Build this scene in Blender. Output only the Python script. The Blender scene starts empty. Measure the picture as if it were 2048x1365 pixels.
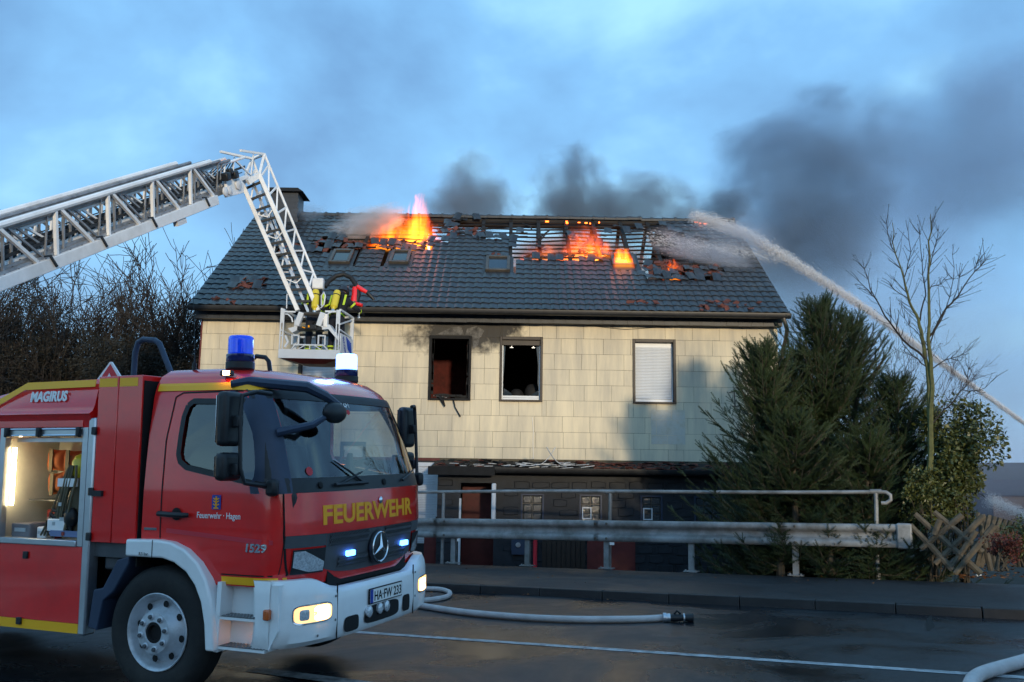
import bpy, bmesh, math, random
import numpy as np
from mathutils import Matrix, Vector
R = math.radians
sc = bpy.context.scene
COL = sc.collection
random.seed(7)
RNG = np.random.default_rng(7)

# ------------------------------------------------------------------ camera
F_PX, PITCH, ROLL = 1830.0, R(8.64), 0.0145      # focal length in photo pixels (2048 wide)
CAM = Vector((0, 0, 1.7))
_d = Vector((0, math.cos(PITCH), math.sin(PITCH)))
_u0 = Vector((0, -math.sin(PITCH), math.cos(PITCH)))
_r = Vector((1, 0, 0)) * math.cos(ROLL) + _u0 * math.sin(ROLL)
_u = _u0 * math.cos(ROLL) - Vector((1, 0, 0)) * math.sin(ROLL)
cam_data = bpy.data.cameras.new('camera'); cam = bpy.data.objects.new('camera', cam_data)
COL.objects.link(cam); sc.camera = cam
cam_data.sensor_width = 36.0; cam_data.lens = 36.0 * F_PX / 2048.0
cam_data.clip_start = 0.05; cam_data.clip_end = 3000
_m = Matrix((( _r.x, _u.x, -_d.x), (_r.y, _u.y, -_d.y), (_r.z, _u.z, -_d.z))).to_4x4()
_m.translation = CAM; cam.matrix_world = _m

# ------------------------------------------------------------------ sky, sun, exposure
SUN_EL, SUN_AZ = R(6.0), R(166)      # azimuth measured clockwise from +Y: low, behind the camera to the right
world = bpy.data.worlds.new('World'); sc.world = world; world.use_nodes = True
_t = world.node_tree; _t.nodes.clear()
def wn(t, **k):
    n = _t.nodes.new(t)
    for a, b in k.items(): setattr(n, a, b)
    return n
_out = wn('ShaderNodeOutputWorld'); _bg = wn('ShaderNodeBackground'); _bg.inputs['Strength'].default_value = 1.0
_sky = wn('ShaderNodeTexSky', sky_type='NISHITA', sun_disc=False, sun_elevation=SUN_EL, sun_rotation=SUN_AZ, altitude=200, dust_density=1.0)
_tc = wn('ShaderNodeTexCoord'); _mp = wn('ShaderNodeMapping'); _mp.inputs['Scale'].default_value = (1.0, 1.0, 1.45)
_mp.inputs['Rotation'].default_value = (0.0, 0.35, 0.5)
_n1 = wn('ShaderNodeTexNoise'); _n1.inputs['Scale'].default_value = 2.6; _n1.inputs['Detail'].default_value = 6; _n1.inputs['Roughness'].default_value = 0.50; _n1.inputs['Distortion'].default_value = 0.12
_rp = wn('ShaderNodeValToRGB'); _e = _rp.color_ramp.elements
_e[0].position = 0.36; _e[0].color = (0.125, 0.300, 0.590, 1)
_e[1].position = 0.62; _e[1].color = (0.40, 0.80, 1.08, 1)
_x = _rp.color_ramp.elements.new(0.50); _x.color = (0.210, 0.510, 0.900, 1)
_sm = wn('ShaderNodeMix', data_type='RGBA', blend_type='MIX'); _sm.inputs['Factor'].default_value = 0.75
_sg = wn('ShaderNodeMix', data_type='RGBA', blend_type='MULTIPLY'); _sg.inputs['Factor'].default_value = 1.0
_sg.inputs[7].default_value = (0.15, 0.15, 0.15, 1)
_t.links.new(_tc.outputs['Generated'], _mp.inputs['Vector']); _t.links.new(_mp.outputs['Vector'], _n1.inputs['Vector'])
_t.links.new(_n1.outputs['Fac'], _rp.inputs['Fac']); _t.links.new(_sky.outputs['Color'], _sg.inputs[6])
_t.links.new(_sg.outputs[2], _sm.inputs[6]); _t.links.new(_rp.outputs['Color'], _sm.inputs[7])
_t.links.new(_sm.outputs[2], _bg.inputs['Color']); _t.links.new(_bg.outputs['Background'], _out.inputs['Surface'])
sun_d = bpy.data.lights.new('sun', 'SUN'); sun_d.energy = 2.1; sun_d.angle = R(3.0); sun_d.color = (1.0, 0.82, 0.56)
sun = bpy.data.objects.new('sun', sun_d); COL.objects.link(sun)
_sv = Vector((math.sin(SUN_AZ) * math.cos(SUN_EL), math.cos(SUN_AZ) * math.cos(SUN_EL), math.sin(SUN_EL)))  # towards the sun
sun.rotation_euler = (-_sv).to_track_quat('-Z', 'Y').to_euler()
sc.view_settings.view_transform = 'Standard'; sc.view_settings.look = 'None'
sc.view_settings.exposure = 0.40; sc.view_settings.gamma = 1.0; sc.view_settings.use_curve_mapping = False
sc.cycles.volume_bounces = 1; sc.cycles.max_bounces = 6; sc.cycles.use_adaptive_sampling = True; sc.cycles.adaptive_threshold = 0.025; sc.cycles.transparent_max_bounces = 16
sc.cycles.use_denoising = True; sc.cycles.volume_step_rate = 0.8; sc.cycles.volume_max_steps = 192
sc.cycles.sample_clamp_indirect = 4.0

# ------------------------------------------------------------------ helpers
def ray(px, py): return _d + _r * ((px - 1024) / F_PX) - _u * ((py - 682.5) / F_PX)
def at(px, py, Y):                       # the world point seen at a photo pixel, at distance Y in front of the camera
    v = ray(px, py); return CAM + v * (Y / v.y)
def proj(p):
    v = Vector(p) - CAM; z = v.dot(_d); return 1024 + F_PX * v.dot(_r) / z, 682.5 - F_PX * v.dot(_u) / z

class MB:
    def __init__(s): s.v = []; s.f = []
    def add(s, vs, fs):
        n = len(s.v); s.v += [tuple(v) for v in vs]; s.f += [tuple(i + n for i in f) for f in fs]; return s
    def box(s, a, b, M=None):
        (x0, y0, z0), (x1, y1, z1) = a, b
        vs = [(x0,y0,z0),(x1,y0,z0),(x1,y1,z0),(x0,y1,z0),(x0,y0,z1),(x1,y0,z1),(x1,y1,z1),(x0,y1,z1)]
        if M is not None: vs = [M @ Vector(v) for v in vs]
        return s.add(vs, [(0,3,2,1),(4,5,6,7),(0,1,5,4),(1,2,6,5),(2,3,7,6),(3,0,4,7)])
    def cbox(s, c, size, M=None):
        h = [q / 2 for q in size]
        return s.box([c[i]-h[i] for i in range(3)], [c[i]+h[i] for i in range(3)], M)
    def bar(s, p, q, w, h, up=(0, 0, 1)):                    # rectangular bar from p to q
        p, q = Vector(p), Vector(q); d = (q - p).normalized(); up = Vector(up)
        a = d.cross(up)
        if a.length < 1e-4: a = d.cross(Vector((1, 0, 0)))
        a.normalize(); b = a.cross(d).normalized(); vs = []
        for e in (p, q):
            for i, j in ((-1,-1),(1,-1),(1,1),(-1,1)): vs.append(e + a*(i*w/2) + b*(j*h/2))
        return s.add(vs, [(0,1,2,3),(7,6,5,4),(0,4,5,1),(1,5,6,2),(2,6,7,3),(3,7,4,0)])
    def tube(s, pts, r, n=8, cap=True):
        pts = [Vector(p) for p in pts]; rs = r if isinstance(r, (list, tuple)) else [r] * len(pts)
        base = len(s.v); prev = None
        for i, p in enumerate(pts):
            t = (pts[min(i+1, len(pts)-1)] - pts[max(i-1, 0)]).normalized()
            if prev is None:
                a = t.cross(Vector((0, 0, 1)))
                if a.length < 1e-3: a = t.cross(Vector((1, 0, 0)))
            else: a = prev - t * prev.dot(t)
            a.normalize(); prev = a; b = t.cross(a)
            for k in range(n):
                w = 2 * math.pi * k / n
                s.v.append(tuple(p + (a * math.cos(w) + b * math.sin(w)) * rs[i]))
        for i in range(len(pts) - 1):
            for k in range(n):
                a0 = base + i*n + k; a1 = base + i*n + (k+1) % n
                s.f.append((a0, a1, a1 + n, a0 + n))
        if cap:
            s.f.append(tuple(base + k for k in range(n))[::-1]); e = base + (len(pts)-1)*n
            s.f.append(tuple(e + k for k in range(n)))
        return s
    def lathe(s, prof, o=(0,0,0), ax=(0,0,1), n=24, closed=False, caps=True):   # prof: (radius, height along axis)
        o = Vector(o); ax = Vector(ax).normalized(); a = ax.cross(Vector((0,0,1)))
        if a.length < 1e-3: a = Vector((1, 0, 0))
        a.normalize(); b = ax.cross(a); base = len(s.v); m = len(prof)
        for r, h in prof:
            for k in range(n):
                w = 2*math.pi*k/n; s.v.append(tuple(o + ax*h + (a*math.cos(w) + b*math.sin(w))*max(r, 1e-4)))
        for i in range(m if closed else m-1):
            for k in range(n):
                k2 = (k+1) % n; i2 = (i+1) % m
                s.f.append((base+i*n+k, base+i*n+k2, base+i2*n+k2, base+i2*n+k))
        if not closed and caps:
            s.f.append(tuple(base+k for k in range(n))[::-1]); s.f.append(tuple(base+(m-1)*n+k for k in range(n)))
        return s
    def prism(s, poly, fa, fb):            # polygon of (a,b); fa / fb map (a,b) to the two end faces
        n = len(poly); vs = [fa(*p) for p in poly] + [fb(*p) for p in poly]
        fs = [tuple(range(n))[::-1], tuple(range(n, 2*n))] + [(i, (i+1) % n, n+(i+1) % n, n+i) for i in range(n)]
        return s.add(vs, fs)
    def loft(s, rings, cap=True, closed=True):
        base = len(s.v); n = len(rings[0])
        for r in rings: s.v += [tuple(p) for p in r]
        for i in range(len(rings)-1):
            for k in range(n if closed else n-1):
                k2 = (k+1) % n; s.f.append((base+i*n+k, base+i*n+k2, base+(i+1)*n+k2, base+(i+1)*n+k))
        if cap and closed:
            s.f.append(tuple(base+k for k in range(n))[::-1]); s.f.append(tuple(base+(len(rings)-1)*n+k for k in range(n)))
        return s
    def sphere(s, c, r, nu=12, nv=8):
        r = r if isinstance(r, (list, tuple)) else (r, r, r); rings = []
        for j in range(1, nv):
            p = math.pi*j/nv
            rings.append([(c[0]+r[0]*math.sin(p)*math.cos(2*math.pi*k/nu), c[1]+r[1]*math.sin(p)*math.sin(2*math.pi*k/nu), c[2]-r[2]*math.cos(p)) for k in range(nu)])
        return s.loft(rings)
    def mesh(s, name, T=None, fix=True):
        me = bpy.data.meshes.new(name)
        vs = s.v if T is None else [tuple(T @ Vector(v)) for v in s.v]
        me.from_pydata(vs, [], s.f)
        if fix:
            bm = bmesh.new(); bm.from_mesh(me); bmesh.ops.recalc_face_normals(bm, faces=bm.faces); bm.to_mesh(me); bm.free()
        return me
    def build(s, name, mat, parent=None, smooth=False, bevel=0.0, seg=2, T=None, fix=True, ang=40):
        return link(name, s.mesh(name, T, fix), mat, parent, smooth, bevel, seg, ang)

def link(name, me, mat, parent=None, smooth=False, bevel=0.0, seg=2, ang=40):
    o = bpy.data.objects.new(name, me); COL.objects.link(o)
    if mat is not None and not me.materials: me.materials.append(mat)
    if parent is not None: o.parent = parent
    if smooth or bevel:
        for p in me.polygons: p.use_smooth = True
        try: me.set_sharp_from_angle(angle=R(ang))
        except Exception: pass
    if bevel:
        b = o.modifiers.new('bevel', 'BEVEL'); b.width = bevel; b.segments = seg; b.limit_method = 'ANGLE'; b.angle_limit = R(35)
        b.harden_normals = False
    return o
def empty(name, loc=(0,0,0), rz=0.0):
    o = bpy.data.objects.new(name, None); COL.objects.link(o); o.location = loc; o.rotation_euler = (0,0,rz); o.empty_display_size = .2; return o
def tag(o, label=None, cat=None, group=None, kind=None):
    for k, v in (('label', label), ('category', cat), ('group', group), ('kind', kind)):
        if v: o[k] = v
    return o
def copy_of(o, parent=None, loc=None):
    c = o.copy(); COL.objects.link(c); c.parent = parent
    if loc is not None: c.location = loc
    return c
def boolean(o, cutters, op='DIFFERENCE'):
    for c in cutters:
        m = o.modifiers.new('b', 'BOOLEAN'); m.operation = op; m.object = c; m.solver = 'EXACT'
    bpy.context.view_layer.update()
    me = bpy.data.meshes.new_from_object(o.evaluated_get(bpy.context.evaluated_depsgraph_get()))
    o.modifiers.clear(); o.data = me
    for c in cutters: bpy.data.objects.remove(c, do_unlink=True)
    return o
def text_mesh(body, size, depth=0.002, bold=0.0, sx=1.0, shear=0.0, spacing=1.0, align='LEFT'):
    cu = bpy.data.curves.new('t', 'FONT'); cu.body = body; cu.size = size; cu.extrude = depth; cu.offset = bold; cu.shear = shear
    cu.space_character = spacing; cu.align_x = align; cu.resolution_u = 3
    o = bpy.data.objects.new('t', cu); COL.objects.link(o); bpy.context.view_layer.update()
    me = bpy.data.meshes.new_from_object(o.evaluated_get(bpy.context.evaluated_depsgraph_get()))
    bpy.data.objects.remove(o); me.transform(Matrix.Diagonal((sx, 1, 1, 1))); return me
def text(name, body, size, M, mat, parent, **k):     # lettering in the plane of M (x right, y up, z out)
    me = text_mesh(body, size, **k); me.transform(M); me.materials.clear(); return link(name, me, mat, parent)
def frame(o, x, y):                                    # 4x4 with origin o, x axis, y axis, z = x cross y
    x = Vector(x).normalized(); y = Vector(y); y = (y - x*y.dot(x)).normalized(); z = x.cross(y)
    m = Matrix((x, y, z)).transposed().to_4x4(); m.translation = Vector(o); return m

# ------------------------------------------------------------------ materials
def lk(t, a, b): t.links.new(a, b)
def mat(name, col, rough=.6, metal=0.0, coat=0.0, var=0.0, vscale=6.0, bump=0.0, bscale=40.0, emit=None, es=0.0, spec=.5, dirt=None, dirt_amt=0.0, dscale=1.5, alpha=1.0, trans=0.0, ior=1.45, sub=0.0):
    m = bpy.data.materials.new(name); m.use_nodes = True; t = m.node_tree; b = t.nodes['Principled BSDF']
    b.inputs['Base Color'].default_value = (*col, 1); b.inputs['Roughness'].default_value = rough; b.inputs['Metallic'].default_value = metal
    b.inputs['Coat Weight'].default_value = coat; b.inputs['Coat Roughness'].default_value = .06; b.inputs['Specular IOR Level'].default_value = spec
    b.inputs['Transmission Weight'].default_value = trans; b.inputs['IOR'].default_value = ior; b.inputs['Alpha'].default_value = alpha
    if emit: b.inputs['Emission Color'].default_value = (*emit, 1); b.inputs['Emission Strength'].default_value = es
    tc = t.nodes.new('ShaderNodeTexCoord')
    src = None
    if var:
        n = t.nodes.new('ShaderNodeTexNoise'); n.inputs['Scale'].default_value = vscale; n.inputs['Detail'].default_value = 6; n.inputs['Roughness'].default_value = .6
        lk(t, tc.outputs['Object'], n.inputs['Vector'])
        r = t.nodes.new('ShaderNodeValToRGB'); r.color_ramp.elements[0].position = .3; r.color_ramp.elements[1].position = .7
        r.color_ramp.elements[0].color = (*[c*(1-var) for c in col], 1); r.color_ramp.elements[1].color = (*[min(1, c*(1+var)) for c in col], 1)
        lk(t, n.outputs['Fac'], r.inputs['Fac']); src = r.outputs['Color']
    if dirt:
        n = t.nodes.new('ShaderNodeTexNoise'); n.inputs['Scale'].default_value = dscale; n.inputs['Detail'].default_value = 8; n.inputs['Roughness'].default_value = .7
        lk(t, tc.outputs['Object'], n.inputs['Vector'])
        r = t.nodes.new('ShaderNodeValToRGB'); r.color_ramp.elements[0].position = .45; r.color_ramp.elements[1].position = .7
        r.color_ramp.elements[0].color = (0,0,0,1); r.color_ramp.elements[1].color = (dirt_amt,)*3 + (1,)
        lk(t, n.outputs['Fac'], r.inputs['Fac'])
        mx = t.nodes.new('ShaderNodeMix'); mx.data_type = 'RGBA'; lk(t, r.outputs['Color'], mx.inputs[0])
        if src: lk(t, src, mx.inputs[6])
        else: mx.inputs[6].default_value = (*col, 1)
        mx.inputs[7].default_value = (*dirt, 1); src = mx.outputs[2]
    if src: lk(t, src, b.inputs['Base Color'])
    if bump:
        n = t.nodes.new('ShaderNodeTexNoise'); n.inputs['Scale'].default_value = bscale; n.inputs['Detail'].default_value = 5
        lk(t, tc.outputs['Object'], n.inputs['Vector'])
        u = t.nodes.new('ShaderNodeBump'); u.inputs['Strength'].default_value = bump; u.inputs['Distance'].default_value = .01
        lk(t, n.outputs['Fac'], u.inputs['Height']); lk(t, u.outputs['Normal'], b.inputs['Normal'])
    return m
M = {}
def defm(k, *a, **kw): M[k] = mat(k, *a, **kw)
defm('red', (.80,.014,.012), .26, coat=1.0, var=.08, vscale=2, dirt=(.30,.02,.02), dirt_amt=.25, dscale=3)
defm('red_light', (.66,.03,.05), .35, coat=.5)
defm('truck_white', (.84,.85,.86), .35, coat=.4, dirt=(.45,.43,.40), dirt_amt=.25, dscale=2)
defm('yellow_stripe', (.97,.46,.015), .4)
defm('letter_yellow', (1.0,.40,.004), .4)
defm('letter_white', (.8,.8,.8), .5)
defm('black_plastic', (.012,.014,.018), .45, var=.3, vscale=10)
defm('dark_void', (.006,.006,.007), .8)
defm('grey_plastic', (.075,.08,.09), .5, var=.15)
defm('bluegrey_plastic', (.028,.045,.085), .45, var=.15)
defm('alu', (.58,.60,.64), .32, metal=.9, var=.08, vscale=12, dirt=(.3,.3,.3), dirt_amt=.3)
defm('alu_white', (.68,.70,.74), .4, coat=.2, var=.05, dirt=(.38,.36,.33), dirt_amt=.35, dscale=1.2)
defm('chrome', (.8,.8,.82), .08, metal=1.0)
defm('rubber', (.012,.012,.013), .75, bump=.2, bscale=60, dirt=(.05,.045,.04), dirt_amt=.5)
defm('galv', (.27,.28,.29), .6, metal=.4, var=.25, vscale=5, dirt=(.075,.068,.055), dirt_amt=.85, dscale=1.4, bump=.15)
# ------------------------------------------------------------------ setting: terrain, road, kerb, pavement
RA, RS, RZ0 = R(24.5), 0.0188, 0.073                 # the street runs obliquely and climbs slightly to the right
EU = Vector((math.cos(RA), -math.sin(RA), 0)); EN = Vector((math.sin(RA), math.cos(RA), 0))
def road(u, c, h=0.0):
    p = EU * u + EN * c; p.z = RZ0 + RS * u + h; return p
def road_uc(p): p = Vector((p[0], p[1], 0)); return p.dot(EU), p.dot(EN)
def ground_pt(px, py, h=0.0):                          # point of the street plane (raised by h) under a photo pixel
    v = ray(px, py); n = Vector((-RS*EU.x, -RS*EU.y, 1.0)); t = (RZ0 + h - n.dot(CAM)) / n.dot(v); return CAM + v * t

def wet_asphalt(name, base, lo, hi, patch):
    m = bpy.data.materials.new(name); m.use_nodes = True; t = m.node_tree; b = t.nodes['Principled BSDF']
    tc = t.nodes.new('ShaderNodeTexCoord')
    def noise(s, d=6, r=.6, dist=0.0):
        n = t.nodes.new('ShaderNodeTexNoise'); n.inputs['Scale'].default_value = s; n.inputs['Detail'].default_value = d; n.inputs['Roughness'].default_value = r; n.inputs['Distortion'].default_value = dist
        lk(t, tc.outputs['Object'], n.inputs['Vector']); return n
    def ramp(src, p0, c0, p1, c1):
        r = t.nodes.new('ShaderNodeValToRGB'); r.color_ramp.elements[0].position = p0; r.color_ramp.elements[1].position = p1
        r.color_ramp.elements[0].color = (*c0, 1); r.color_ramp.elements[1].color = (*c1, 1); lk(t, src, r.inputs['Fac']); return r
    fine = noise(160, 3); big = noise(.55, 6, .6, .6); mid = noise(3.0, 6)
    c1 = ramp(fine.outputs['Fac'], .3, [q*.55 for q in base], .72, [q*1.6 for q in base])
    c2 = ramp(mid.outputs['Fac'], .35, (.75,.75,.75), .7, (1.1,1.1,1.1))
    mx = t.nodes.new('ShaderNodeMix'); mx.data_type = 'RGBA'; mx.blend_type = 'MULTIPLY'; mx.inputs[0].default_value = 1
    lk(t, c1.outputs[0], mx.inputs[6]); lk(t, c2.outputs[0], mx.inputs[7]); lk(t, mx.outputs[2], b.inputs['Base Color'])
    rr = ramp(big.outputs['Fac'], .38, (lo,)*3, .62, (hi,)*3); lk(t, rr.outputs[0], b.inputs['Roughness'])
    b.inputs['Specular IOR Level'].default_value = .5
    bp = t.nodes.new('ShaderNodeBump'); bp.inputs['Distance'].default_value = .006
    bs = ramp(big.outputs['Fac'], .36, (.12,)*3, .56, (.55,)*3); lk(t, bs.outputs[0], bp.inputs['Strength'])
    lk(t, fine.outputs['Fac'], bp.inputs['Height']); lk(t, bp.outputs['Normal'], b.inputs['Normal'])
    return m
M['asphalt'] = wet_asphalt('asphalt', (.008,.011,.016), .16, .50, 0)
M['pave'] = wet_asphalt('pave', (.013,.014,.017), .45, .7, 0)
defm('earth', (.030,.026,.018), .95, var=.4, vscale=3, bump=.5, bscale=12)
defm('kerbstone', (.026,.024,.025), .6, var=.3, vscale=4, bump=.3, bscale=50)
defm('road_paint', (.40,.42,.44), .55, var=.15, vscale=15, dirt=(.028,.028,.030), dirt_amt=.95, dscale=7)

g = MB(); n = 24
def yard_z(x, y):
    u, c = road_uc((x, y)); base = RZ0 + RS * max(-60, min(60, u))
    k = max(0.0, min(1.0, (c - 16.3) / 1.8)); far = max(0.0, min(1.0, (c - 60) / 150))
    return base - .02 - .95 * k + 9 * far
xs = np.concatenate([np.linspace(-900, -80, 8), np.linspace(-70, 70, 57), np.linspace(80, 900, 8)])
ys = np.concatenate([np.linspace(-400, -60, 6), np.linspace(-50, 80, 66), np.linspace(95, 1500, 10)])
g.v = [(x, y, yard_z(x, y) - (.06 if road_uc((x, y))[1] < 16 else 0)) for y in ys for x in xs]
nx = len(xs); g.f = [(j*nx+i, j*nx+i+1, (j+1)*nx+i+1, (j+1)*nx+i) for j in range(len(ys)-1) for i in range(nx-1)]
tag(g.build('ground', M['earth'], fix=False), kind='structure')
def strip(name, c0, c1, h, m, u0=-70, u1=70, parent=None, kind='structure'):
    b = MB(); us = np.linspace(u0, u1, 57)
    for u in us: b.v += [tuple(road(u, c0, h)), tuple(road(u, c1, h))]
    b.f = [(2*i, 2*i+2, 2*i+3, 2*i+1) for i in range(56)]
    o = b.build(name, m, parent, fix=False)
    if kind: o['kind'] = kind
    return o
strip('road', -3.5, 13.2, 0, M['asphalt'])
strip('pavement', 13.34, 16.5, .12, M['pave'])
strip('pavement_across', -9, -3.6, .11, M['pave'])
kb = tag(empty('kerb'), kind='structure')
stone = MB().box((-.495, 0, -.2), (.495, .145, .122)).mesh('kerb_stone'); stone.materials.append(M['kerbstone'])
for i in range(-18, 22):
    o = link('kerb_stone', stone, None, kb, bevel=.012); p = road(i + random.uniform(-.003,.003), 13.2 + random.uniform(-.006,.006), random.uniform(-.005,.004))
    o.matrix_world = frame(p, EU + Vector((0,0,RS)), EN)
# painted lines, worn
def line_strip(name, pts, w, m, label=None):
    b = MB(); pts = [Vector(p) for p in pts]
    for i, p in enumerate(pts):
        d = (pts[min(i+1, len(pts)-1)] - pts[max(i-1, 0)]).normalized(); a = d.cross(Vector((0,0,1))).normalized()
        b.v += [tuple(p - a*w/2), tuple(p + a*w/2)]
    b.f = [(2*i, 2*i+2, 2*i+3, 2*i+1) for i in range(len(pts)-1)]
    o = b.build(name, m, None, fix=False); o['kind'] = 'structure'; return o
pa, pb = ground_pt(683, 1263), ground_pt(2048, 1356)
ua, ca = road_uc(pa); ub, cb = road_uc(pb)
line_strip('road_marking', [road(ua + (ub-ua)*k/40., ca + (cb-ca)*k/40., .004) for k in range(-30, 60)], .13, M['road_paint'])
pa, pb = ground_pt(505, 1340), ground_pt(690, 1364); ua, ca = road_uc(pa); ub, cb = road_uc(pb)
line_strip('road_marking', [road(ua + (ub-ua)*k/10., ca + (cb-ca)*k/10., .004) for k in range(0, 40)], .20, M['road_paint'])
# a crack and a patch seam in the asphalt near the kerb
defm('crack', (.006,.006,.006), .9)
b = MB(); pts = [(1862,1213),(1868,1222),(1862,1230),(1858,1240),(1861,1252),(1856,1262)]
for i, (x, y) in enumerate(pts):
    p = ground_pt(x, y, .003); w = .03 + .02*math.sin(i*2.1)
    b.v += [tuple(p - EU*w), tuple(p + EU*w)]
b.f = [(2*i, 2*i+1, 2*i+3, 2*i+2) for i in range(len(pts)-1)]
tag(b.build('road_crack', M['crack'], fix=False), kind='structure')

# ------------------------------------------------------------------ the burning house
def panel_mat():
    m = mat('facade_panel', (.47,.43,.34), .75, bump=.12, bscale=60); t = m.node_tree; b = t.nodes['Principled BSDF']
    ge = t.nodes.new('ShaderNodeNewGeometry'); oi = t.nodes.new('ShaderNodeObjectInfo')
    n1 = t.nodes.new('ShaderNodeTexNoise'); n1.inputs['Scale'].default_value = 1.1; n1.inputs['Detail'].default_value = 8; n1.inputs['Roughness'].default_value = .65
    mp = t.nodes.new('ShaderNodeMapping'); mp.inputs['Scale'].default_value = (2.6, 1, .35); lk(t, ge.outputs['Position'], mp.inputs[0]); lk(t, mp.outputs[0], n1.inputs['Vector'])
    r1 = t.nodes.new('ShaderNodeValToRGB'); e = r1.color_ramp.elements; e[0].position = .30; e[0].color = (.48,.44,.36,1); e[1].position = .64; e[1].color = (.71,.63,.47,1)
    lk(t, n1.outputs['Fac'], r1.inputs['Fac'])
    mv = t.nodes.new('ShaderNodeMix'); mv.data_type = 'RGBA'; mv.blend_type = 'MULTIPLY'; mv.inputs[0].default_value = 1
    r2 = t.nodes.new('ShaderNodeValToRGB'); r2.color_ramp.elements[0].color = (.92,.92,.93,1); r2.color_ramp.elements[1].color = (1.03,1.02,1.0,1)
    lk(t, oi.outputs['Random'], r2.inputs['Fac']); lk(t, r1.outputs[0], mv.inputs[6]); lk(t, r2.outputs[0], mv.inputs[7])
    # soot: a shape of its own above and right of the burnt window
    sx = t.nodes.new('ShaderNodeSeparateXYZ'); lk(t, ge.outputs['Position'], sx.inputs[0])
    def math_(op, a, bb, cl=False):
        q = t.nodes.new('ShaderNodeMath'); q.operation = op; q.use_clamp = cl
        for i, z in enumerate((a, bb)):
            if z is None: continue
            if isinstance(z, (int, float)): q.inputs[i].default_value = z
            else: lk(t, z, q.inputs[i])
        return q.outputs[0]
    ns = t.nodes.new('ShaderNodeTexNoise'); ns.inputs['Scale'].default_value = 2.6; ns.inputs['Detail'].default_value = 7; ns.inputs['Roughness'].default_value = .65; lk(t, ge.outputs['Position'], ns.inputs['Vector'])
    dx = math_('DIVIDE', math_('SUBTRACT', sx.outputs['X'], -1.15), 1.75); dz = math_('DIVIDE', math_('SUBTRACT', sx.outputs['Z'], 5.66), .78)
    skew = math_('SUBTRACT', dz, math_('MULTIPLY', dx, .22))
    rr = math_('SQRT', math_('ADD', math_('MULTIPLY', dx, dx), math_('MULTIPLY', skew, skew)), None)
    sv = math_('ADD', rr, math_('MULTIPLY', math_('SUBTRACT', ns.outputs['Fac'], .52), 1.3))
    sr = t.nodes.new('ShaderNodeValToRGB'); e = sr.color_ramp.elements; e[0].position = .60; e[0].color = (1,1,1,1); e[1].position = 1.12; e[1].color = (0,0,0,1); lk(t, sv, sr.inputs['Fac'])
    mx = t.nodes.new('ShaderNodeMix'); mx.data_type = 'RGBA'; lk(t, math_('MULTIPLY', sr.outputs[0], .94), mx.inputs[0]); lk(t, mv.outputs[2], mx.inputs[6]); mx.inputs[7].default_value = (.011,.012,.017,1)
    lk(t, mx.outputs[2], b.inputs['Base Color']); return m
M['panel'] = panel_mat()
defm('joint', (.10,.085,.06), .9)
defm('patch_white', (.56,.55,.50), .7, var=.15, vscale=3, dirt=(.40,.34,.22), dirt_amt=.8, dscale=3)
defm('slate', (.022,.028,.040), .5, var=.35, vscale=7, bump=.3, bscale=15)
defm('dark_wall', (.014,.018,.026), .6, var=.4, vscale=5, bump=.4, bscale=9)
defm('brown_frame', (.022,.015,.012), .5, var=.3)
defm('char', (.008,.008,.009), .8, var=.5, bump=.5, bscale=30)
defm('char_wood', (.012,.010,.009), .75, var=.5, bump=.6, bscale=25)
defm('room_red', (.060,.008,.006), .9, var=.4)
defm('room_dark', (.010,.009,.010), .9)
defm('white_pvc', (.62,.66,.72), .4, var=.05)
defm('maroon', (.11,.016,.016), .55, var=.25)
defm('gutter', (.020,.021,.024), .45, var=.3)
defm('zinc', (.085,.075,.065), .45, metal=.4, var=.3)
defm('tile', (.020,.024,.031), .36, var=.45, vscale=5, bump=.25, bscale=30, dirt=(.055,.055,.05), dirt_amt=.4, dscale=2.2)
defm('tile_broken', (.11,.034,.024), .85, var=.5, vscale=8)
defm('glass_sky', (.02,.03,.04), .04, spec=.8)
defm('glass_block', (.05,.06,.07), .15, spec=.8, var=.4, vscale=25, bump=.8, bscale=30)

HX0, HX1, FY = -8.24, 7.06, 24.0
house = empty('burning_house', (0, 29, -.9))
tag(house, 'two storey house with cream panelled wall and burning dark tiled roof', 'house')
def hpart(mb, name, m, parent=None, **k):
    return mb.build(name, m, parent or house, T=(Matrix.Translation((0, -29, .9))), **k)
WINS = [(-5.62,-4.52,3.75,5.45), (-2.18,-1.08,3.756,5.456), (-.307,.811,3.75,5.456), (3.211,4.331,3.743,5.441), (-4.42,-3.78,1.95,2.62)]
# masonry behind the panels, pieced round the openings
mb = MB(); zs = sorted({-.9, 5.83} | {w[2] for w in WINS} | {w[3] for w in WINS})
for z0, z1 in zip(zs[:-1], zs[1:]):
    x = HX0 + .015
    for w in sorted(w for w in WINS if w[2] <= z0 + 1e-6 and w[3] >= z1 - 1e-6) + [(HX1 - .015,)*2]:
        if w[0] - x > 1e-6: mb.box((x, FY + .03, z0), (w[0], FY + .33, z1))
        x = w[1]
wall = hpart(mb, 'front_wall', M['joint'])
mb = MB().box((HX0 + .02, FY + .335, -.9), (HX0 + .35, 34.4, 5.83)).box((HX1 - .35, FY + .335, -.9), (HX1 - .02, 34.4, 5.83)).box((HX0 + .36, 34.1, -.9), (HX1 - .36, 34.4, 5.83))
for x in (HX0 + .02, HX1 - .35):          # gable triangles
    mb.prism([(24.4, 5.84), (34.0, 5.84), (29.0, 9.75)], lambda a, b, x=x: (x, a, b), lambda a, b, x=x: (x + .33, a, b))
hpart(mb, 'side_wall', M['joint'])
hpart(MB().box((HX0 + .4, 24.4, 5.68), (HX1 - .4, 34.0, 5.8)), 'attic_floor', M['room_dark'])
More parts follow.
